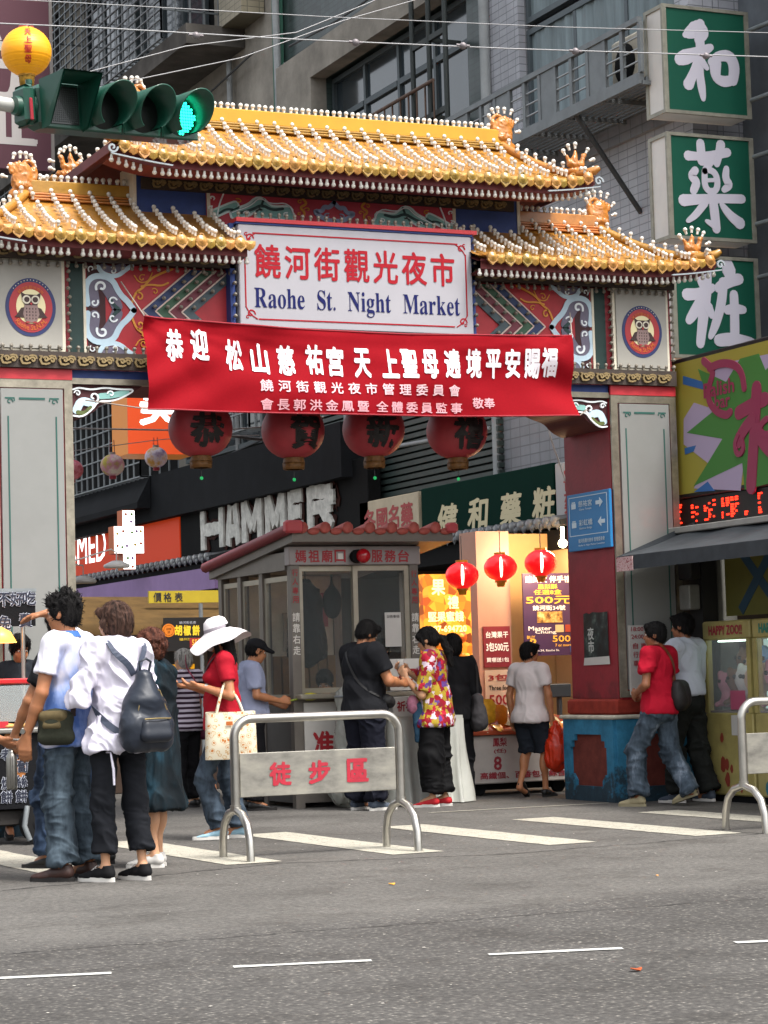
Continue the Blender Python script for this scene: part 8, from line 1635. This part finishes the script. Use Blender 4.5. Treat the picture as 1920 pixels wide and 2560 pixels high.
q=MB(); q.cyl(w4['J']['wrL']+V3(-.01,-.045,-.01),w4['J']['wrL']+V3(-.006,-.022,-.006),.033,.031,16,False); q.build('bracelet',mat('watch_steel','#a5a5a0',.25,.9),w4['o'])
q=MB(); c=w4['J']['wrL']+V3(.07,.12,.035); q.bbox(c[0]-.035,c[0]+.035,c[1]-.07,c[1]+.07,c[2]-.004,c[2]+.004,.004); ph_=acc('phone','dark mobile phone held by the woman in the white hat','phone',w4); q.build('phone_body',mat('phone_black','#0d0d10',.2,coat=.5),ph_)
tt=acc('tote_bag','cream tote bag with orange printed pattern hanging from the arm of the woman in red','bag',w4); TOT=rampmat('tote_print','voronoi',22,[(0,'#a85f34'),(.2,'#b87a40'),(.26,'#cfc4ac'),(.36,'#cfc4ac'),(.42,'#b58a54'),(.48,'#cfc6b0'),(1,'#d2c9b4')],.75,warp=.5)
q=MB(); n=26; V=[]
for j in range(9):
    z=.62+.36*j/8
    for k in range(n):
        t=2*PI*k/n; a,b_=.20+.0*j,.05+.03*math.sin(PI*j/8*.9+.2); ct,st_=math.cos(t),math.sin(t); V.append((-.25+b_*abs(st_)**.7*math.copysign(1,st_)+.006*math.sin(3*t+j),-.04+a*abs(ct)**.6*math.copysign(1,ct)*(1-.04*j/8),z+.006*math.sin(2*t)*j/8))
q.add(V,[(j*n+k,j*n+(k+1)%n,(j+1)*n+(k+1)%n,(j+1)*n+k) for j in range(8) for k in range(n)],True); q.add(V[:n],[tuple(range(n-1,-1,-1))]); q.build('tote_body',TOT,tt)
for sx in (-.03,.03):
    q=MB(); q.tube(smooth2([(-.25+sx,-.14,.96),(-.245+sx*.6,-.10,1.08),(-.22,-.02,1.20),(-.22+.0*sx,.0,1.20),(-.245+sx*.6,.04,1.08),(-.25+sx,.07,.96)],2),.011,6); q.build('tote_handle',TOT,tt)
q=MB(); q.box(-.337,-.333,-.05,.0,.88,.91); q.build('leather_tag',mat('tag_leather','#a8581c',.6),tt)
strap('shoulder_strap',[(-.13,-.05,1.47),(-.1,.1,1.38),(.02,.16,1.22),(.16,.10,1.05),(.18,-.02,.95)],.03,mat('strap_plum','#3d2430',.7),w4['o'],w4)
# ---- 5 grey haired person in stripes
STR=rampmat('stripes','wave',6.5,[(0,'#2a1c28'),(.42,'#33222f'),(.5,'#a89fae'),(1,'#b5adba')],.8,feature='Z')
g=at_z(405,1745)
p5=person('grey haired person in a dark striped shirt seen from behind',g,50,H=1.53,b=1.02,sw=.165,vox=.0105,skin='fair',over=dict(elL=(-.24,.04,1.13),wrL=(-.15,.22,1.15),elR=(.24,.04,1.13),wrR=(.15,.22,1.1)),hands={},shirt=dict(m=STR,hem=.84,sl=.8,g=.022,sr=.07,wr=.006),pants=dict(m=mat('trousers_black','#101013',.85),f=.93,g=.014,ra=.062),shoes='black',hair=dict(st='grey',c='grey'))
sb_=acc('crossbody_bag','dull magenta bag on a thin strap worn by the person in stripes','bag',p5); surf_obj('bag_body',[('c',(.2,-.05,.80),(.2,.1,.80),.06,.06),('c',(.2,-.05,.72),(.2,.1,.72),.07,.07)],.012,mat('bag_magenta','#5e1f3c',.7,ns=8,na=.2),sb_,k=.09); strap('strap',[(-.08,-.1,1.48),(-.02,-.17,1.3),(.1,-.16,1.08),(.19,-.05,.88)],.016,mat('strap_pink','#8e3a50',.7),sb_,p5)
# ---- 6 man in the cap holding a flower stem
g=at_z(550,1750)
p6=person('man in a black cap and pale blue shirt holding a yellow flower stem',g,-75,H=1.60,b=1.02,vox=.0105,skin='tan',head=(0,R(-14),0),over=dict(elR=(.24,.0,1.14),wrR=(.16,.25,1.08),elL=(-.24,.02,1.13),wrL=(-.12,.25,1.06),hd=(0,.06,1.575)),hands={'R':dict(d=(-.2,.95,.0),pn=(-.9,0,-.2),curl=1.1)},
 shirt=dict(m=mat('shirt_blue_grey','#8d93ab',.8,ns=5,na=.1),hem=.92,sl=.75,g=.018,sr=.07,collar=mat('shirt_blue_grey','#8d93ab',.8)),pants=dict(m=mat('trousers_black','#101013',.85),f=.95,g=.014,ra=.065),shoes='black',hair=dict(st='cap',c='black'))
def cap(p,m):
    c=surf_obj('cap',[('e',(0,-.012,.062),(.090,.106,.075)),('c',(-.035,.08,.045),(-.03,.16,.03),.028,.02),('c',(.035,.08,.045),(.03,.16,.03),.028,.02)],.008,m,p['o'],k=.02,cuts=[((0,0,.035),(0,-.12,-1))]); M=Matrix(p['hm']).to_4x4(); M.translation=Vector(p['J']['hd']); c.matrix_basis=M@Matrix.Scale(p['s'],4); return c
cap(p6,mat('cap_black','#17171a',.8))
fl=acc('flower_stem','green stem with yellow bud held out by the man in the cap','flower',p6); q=MB(); c=p6['J']['wrR']; q.tube([c+V3(-.02,.0,-.02),c+V3(-.03,.12,.0),c+V3(-.02,.28,.03)],.009,6); q.build('stem',mat('stem_green','#7a8a20',.6),fl); q=MB(); q.lathe([(0,-.08),(.034,-.02),(.036,.04),(.004,.16)],tuple(c+V3(-.02,.28,.03)),8,'y'); q.build('bud',mat('bud_yellow','#b5b020',.6),fl)
# ---- 8 man in the black tee at the booth
g=at_z(793,1750)
p8=person('heavy man in a black tee and dark trousers looking down at the booth',g,-52,H=1.74,b=1.2,sw=.20,vox=.009,skin='tan',head=(R(-10),R(-28),0),belly=.03,
 over=dict(hd=(0,.055,1.57),elR=(.27,.08,1.15),wrR=(.12,.34,1.12),elL=(-.27,.08,1.15),wrL=(-.06,.34,1.12),knL=(-.11,.01,.49),anL=(-.13,-.02,.085),anR=(.13,0,.085)),hands={'R':dict(d=(-.3,.9,.1),pn=(-.8,.2,-.1),curl=.9),'L':dict(d=(.3,.9,.1),pn=(.8,.2,0),curl=.9)},
 shirt=dict(m=mat('tee_charcoal','#15161a',.85,ns=5,na=.15),hem=.86,sl=.66,g=.022,sr=.072,wr=.007,wl=.15),pants=dict(m=mat('trousers_navy','#12141f',.85,ns=6,na=.2),f=.95,g=.018,rk=.08,ra=.078,wr=.009),shoes='greyblue',hair=dict(st='short',c='black'))
pb=acc('waist_pouch','black waist pouch under the forearms of the man in the black tee','bag',p8); surf_obj('pouch',[('c',(.17,.12,1.0),(.12,.2,.98),.06,.06)],.012,mat('pouch_black','#0d0d0f',.7),pb,k=.02); strap('strap',[(-.08,-.15,1.46),(.0,-.19,1.35),(.12,-.16,1.15),(.19,.02,1.02)],.02,mat('strap_black','#0a0a0c',.6),pb,p8)
# ---- 10 woman in the floral blouse
FLO=rampmat('floral','voronoi',24,[(0,'#8a1626'),(.2,'#a8902f'),(.38,'#7a1a2a'),(.5,'#c9b8c4'),(.62,'#9a8430'),(.75,'#5a3a7a'),(.86,'#a81f35'),(1,'#d2c6b0')],.75,feature='color',interp='CONSTANT',warp=1.2)
g=at_z(945,1742)
p10=person('woman with a black ponytail, bright floral blouse, black trousers and red shoes',g,72,H=1.66,b=1.0,sw=.165,fem=1,vox=.0085,skin='fair',head=(R(4),R(-16),0),
 over=dict(hd=(0,.05,1.575),elL=(-.235,.05,1.06),wrL=(-.11,.24,1.22),elR=(.22,.06,1.08),wrR=(.08,.27,1.28),knL=(-.09,.02,.49),anL=(-.085,.02,.085),anR=(.075,-.06,.085)),hands={'L':dict(d=(.2,.55,.75),pn=(.8,-.2,.0),curl=.8),'R':dict(d=(-.2,.7,.5),pn=(-.8,0,0),curl=.8)},
 shirt=dict(m=FLO,hem=.76,sl=.9,g=.022,sr=.07,flare=.02,wr=.007,wl=.14),pants=dict(m=mat('harem_black','#0c0c0e',.8),f=.86,g=.03,rk=.088,ra=.062,wr=.009,wl=.14),shoes='red',hair=dict(st='pony',c='black'),feet={'L':(R(8),0),'R':(R(0),0)})
cpn=acc('white_cup','white paper cup held up by the woman in the floral blouse','cup',p10); q=MB(); c=p10['J']['wrR']+V3(-.03,.07,.07); q.lathe([(0,-.05),(.03,-.05),(.038,.05),(.035,.05),(.028,-.045)],tuple(c),16); q.build('cup_wall',PLAS,cpn)
hb_=acc('pink_pouch','pink pouch and blue cloth hanging from the arm of the woman in the floral blouse','bag',p10); surf_obj('pouch',[('e',(-.16,.16,.95),(.05,.06,.09))],.012,mat('pouch_pink','#a86a80',.6,ns=20,na=.4),hb_,k=.02); surf_obj('blue_cloth',[('c',(-.14,.12,.94),(-.14,.13,.62),.045,.025),('c',(-.14,.08,.9),(-.14,.07,.7),.035,.03)],.012,mat('cloth_denim','#2d4a60',.8,ns=8,na=.3),hb_,k=.02,wr=.005,wl=.08)
# ---- 11 person behind her
g=at_z(1000,1732)
p11=person('person in black behind the floral blouse carrying a grey shopping bag',(g.x+.02,g.y+.15),15,H=1.6,b=.95,fem=1,sw=.165,vox=.0105,skin='fair',shirt=dict(m=mat('top_black','#0f0f12',.85),hem=.82,sl=1.3,g=.02,sr=.066),pants=dict(m=mat('trousers_black','#101013',.85),f=.93),shoes='black',hair=dict(st='bob',c='black'))
gb=acc('grey_bag','grey fabric shopping bag carried beside the woman in floral','bag',p11); surf_obj('bag_body',[('c',(.20,-.12,.98),(.20,.08,.98),.045,.045),('c',(.20,-.13,.86),(.20,.09,.86),.06,.06),('c',(.20,-.14,.74),(.20,.10,.74),.075,.075)],.012,mat('bag_grey','#3c3a3c',.8,ns=6,na=.2),gb,k=.11,wr=.005,wl=.1); strap('strap',[(.21,-.1,.98),(.19,-.06,1.3),(.17,0,1.47),(.19,.06,1.3),(.21,.08,.98)],.02,mat('strap_black','#0a0a0c',.6),gb,p11)
# ---- 12 man in the white tee walking with a red bag
g=at_z(1152,1722)
p12=person('man with glasses in a white tee and dark shorts near the snack cart',g,-38,H=1.50,b=.97,sw=.185,vox=.0095,skin='tan',head=(R(-34),R(-4),0),
 over=dict(knL=(-.1,.06,.50),anL=(-.10,-.12,.11),knR=(.1,.10,.50),anR=(.1,.10,.085),elR=(.25,.0,1.13),wrR=(.25,.05,.88),elL=(-.25,-.04,1.13),wrL=(-.24,-.02,.88)),shirt=dict(m=mat('tee_white','#cfc6c4',.85,ns=4,na=.06),hem=.83,sl=.62,g=.022,flare=.022,sr=.075,wr=.006),pants=dict(m=mat('shorts_slate','#22272f',.85,ns=6,na=.25),f=-.0001 if 0 else -.02,g=.016),shoes='black',hair=dict(st='short',c='black'),feet={'L':(R(6),R(-35)),'R':(0,0)})
q=MB(); M_=Matrix(p12['hm']).to_4x4(); M_.translation=Vector(p12['J']['hd'])
for sx in (-1,1): q.tube([(sx*.03+.018*math.cos(t),.095,.005+.014*math.sin(t)) for t in [2*PI*k/10 for k in range(10)]],.002,5,True); q.tube([(sx*.048,.093,.008),(sx*.08,.02,.01)],.002,5)
gl_=q.build('glasses',DARK,p12['o'],kind='stuff'); gl_.matrix_basis=M_
PBR=mat('bag_plastic_red','#c9300f',.35,alpha=.93,ns=6,na=.2,bs=10,ba=.5)
rb_=acc('plastic_bag','orange red plastic carrier bag hanging from the hand of the man in the white tee','bag',p12); surf_obj('bag_film',[('c',(.24,.07,.72),(.24,.07,.66),.02,.05),('e',(.24,.07,.42),(.11,.09,.17)),('c',(.24,.07,.62),(.24,.07,.5),.05,.1)],.012,PBR,rb_,k=.04,wr=.008,wl=.07,wdir=(2,2,.6))
# ---- 13 man in the red polo, 14 man in the white shirt
g=at_z(1432,1728); g*=17.72/g.y; g.z=0
p13=person('man in a red polo shirt and faded jeans walking past the blue plinth',g,52,H=1.62,b=.97,sw=.18,vox=.009,skin='brown',head=(R(28),0,0),
 over=dict(knL=(-.10,.22,.50),anL=(-.09,.20,.085),knR=(.10,-.04,.48),anR=(.10,-.26,.12),elL=(-.26,-.02,1.13),wrL=(-.13,.16,1.06),elR=(.25,.0,1.13),wrR=(.10,.2,1.04)),hands={'L':dict(curl=1.0),'R':dict(curl=1.0)},shirt=dict(m=mat('polo_crimson','#a80f28',.8,ns=5,na=.1),hem=.86,sl=.62,g=.02,sr=.074,wr=.007,collar=mat('polo_crimson','#a80f28',.8)),pants=dict(m=rampmat('denim_faded','noise',5,[(.38,'#2b343d'),(.55,'#4a5662'),(.68,'#8792a0')],.85,stretch=(1.4,1.4,.6),bump=.1),f=.95,g=.016,rk=.07,ra=.072,wr=.009),shoes='cream',hair=dict(st='short',c='black'),feet={'L':(R(6),0),'R':(0,R(-18))})
cb_=acc('messenger_bag','black bag on a brown leather strap across the back of the man in red','bag',p13); surf_obj('bag_body',[('c',(.04,-.165,1.06),(.2,-.12,1.06),.05,.05),('c',(.04,-.175,.98),(.21,-.12,.98),.06,.06),('c',(.05,-.175,.90),(.2,-.12,.90),.06,.06)],.010,mat('bag_black','#151112',.6,ns=8,na=.2),cb_,k=.10,wr=.002,wl=.08); strap('strap',[(.16,-.2,1.06),(.06,-.17,1.2),(-.04,-.14,1.4),(-.07,-.03,1.5),(-.04,.12,1.38),(.1,.15,1.2)],.034,mat('strap_leather','#6a3018',.5,ns=10,na=.2),cb_,p13)
q=MB(); q.box(-.02,.06,-.150*p13['s'],-.147*p13['s'],.90,.93) ; q.build('waist_label',PLAS,p13['o'])
g=at_z(1492,1722); g*=18.02/g.y; g.z=0
p14=person('man with black hair in a white shirt and dark trousers behind the red polo',(g.x,g.y),45,H=1.70,b=.95,sw=.178,vox=.0095,skin='brown',head=(R(15),0,0),over=dict(knL=(-.10,.10,.5),anL=(-.09,.06,.085),knR=(.1,-.03,.48),anR=(.1,-.14,.09),elL=(-.24,.05,1.13),wrL=(-.15,.24,1.1),elR=(.235,.03,1.13),wrR=(.18,.2,1.0)),shirt=dict(m=mat('shirt_white2','#bfc4cf',.8,ns=4,na=.06),hem=.97,sl=1.1,g=.024,sr=.072,wr=.009,wl=.13,collar=mat('shirt_white2','#c9cdd6',.8)),pants=dict(m=mat('trousers_olive','#1f211f',.85,ns=6,na=.25),f=.95,g=.018,rk=.074,ra=.074,wr=.009,top=1.03),shoes='greyblue',hair=dict(st='short',c='black'))
# ---- people inside the booth and stalls
c=at_y(836,1500,20.62)
p9=person('booth attendant in a white shirt behind the open booth window',(c.x,20.72),150,H=1.57,b=.95,vox=.0105,skin='fair',head=(0,R(-22),0),shirt=dict(m=mat('shirt_pale','#b5b8c4',.8,ns=5,na=.08),hem=.84,sl=1.4,g=.022,sr=.07,collar=mat('shirt_pale','#b5b8c4',.8)),pants=dict(m=mat('trousers_black','#101013',.85)),shoes='black',hair=dict(st='short',c='black'))
c=at_y(715,1450,20.95); dz=-.36
ov={k:(v[0],v[1],v[2]+dz) for k,v in dict(pel=(0,-.06,.93),bel=(0,-.02,1.08),che=(0,.03,1.27),nk=(0,.07,1.44),hd=(0,.13,1.56),shL=(-.18,.05,1.39),shR=(.18,.05,1.39),elL=(-.24,.18,1.14),elR=(.24,.18,1.14),wrL=(-.12,.36,1.12),wrR=(.12,.36,1.12),hiL=(-.09,-.04,.88),hiR=(.09,-.04,.88)).items()}; ov.update(knL=(-.1,.34,.50),knR=(.1,.34,.50),anL=(-.1,.34,.085),anR=(.1,.34,.085))
p15=person('seated clerk with bowed dark hair inside the booth, low behind the left window',(c.x,21.05),170,H=1.66,vox=.0105,skin='fair',head=(0,R(-30),0),over=ov,shirt=dict(m=mat('shirt_dim','#5a5f66',.8),hem=.50,sl=.6,g=.02),pants=dict(m=mat('trousers_black','#101013',.85),top=.66),shoes='black',hair=dict(st='short',c='black'))
q=MB(); q.cyl((c.x,21.1,.44),(c.x,21.1,.47),.17,n=18)
for k in range(4): a=PI/4+PI/2*k; q.cyl((c.x+.12*math.cos(a),21.1+.12*math.sin(a),.44),(c.x+.15*math.cos(a),21.1+.15*math.sin(a),0),.012,n=6)
tag(q.build('stool',mat('stool_grey','#4a4a4a',.5)),'round grey stool under the seated clerk inside the booth','stool')
c=at_y(44,1400,18.2)
p7=person('food vendor with black hair and a dark jacket behind the pie stall, looking down',(c.x,18.22),-165,H=1.63,b=1,vox=.0095,skin='tan',head=(R(10),R(-18),0),shirt=dict(m=mat('jacket_dark','#1c2026',.8),hem=.84,sl=1.5,g=.022,sr=.07),pants=dict(m=mat('trousers_black','#101013',.85)),shoes='black',hair=dict(st='short',c='black'))
c=at_y(20,1640,14.6)
p16=person('person mostly outside the left edge, only a hand with a paper plate showing',(c.x-.33,14.6),-80,H=1.66,b=1,vox=.0095,skin='tan',over=dict(elR=(.23,.02,1.10),wrR=(.14,.25,.92),elL=(-.23,0,1.1)),hands={'R':dict(d=(-.1,.8,-.5),pn=(-.4,0,.9),curl=.5)},shirt=dict(m=mat('tee_grey','#3c4048',.85),hem=.84,sl=.6,g=.02),pants=dict(m=JEAND),shoes='black',hair=dict(st='short',c='black'))
q=MB(); w_=p16['J']['wrR']; q.cyl(w_+V3(.01,-.05,.03),w_+V3(.008,-.03,.02),.036,.035,14,False); q.build('bracelet',DARK,p16['o'])
pl_=acc('paper_plate','small white paper plate in the hand at the left edge','plate',p16); q=MB(); q.lathe([(0,-.004),(.05,-.004),(.07,.008),(.068,.010),(.05,0),(0,0)],tuple(w_+V3(-.04,.15,-.02)),20); q.build('plate_disc',PLAS,pl_)

for m_ in bpy.data.materials:
    if m_.use_nodes and 'Principled BSDF' in m_.node_tree.nodes:
        p_=m_.node_tree.nodes['Principled BSDF']
        if p_.inputs['Roughness'].default_value>=.74 and p_.inputs['Specular IOR Level'].default_value>.3: p_.inputs['Specular IOR Level'].default_value=.18
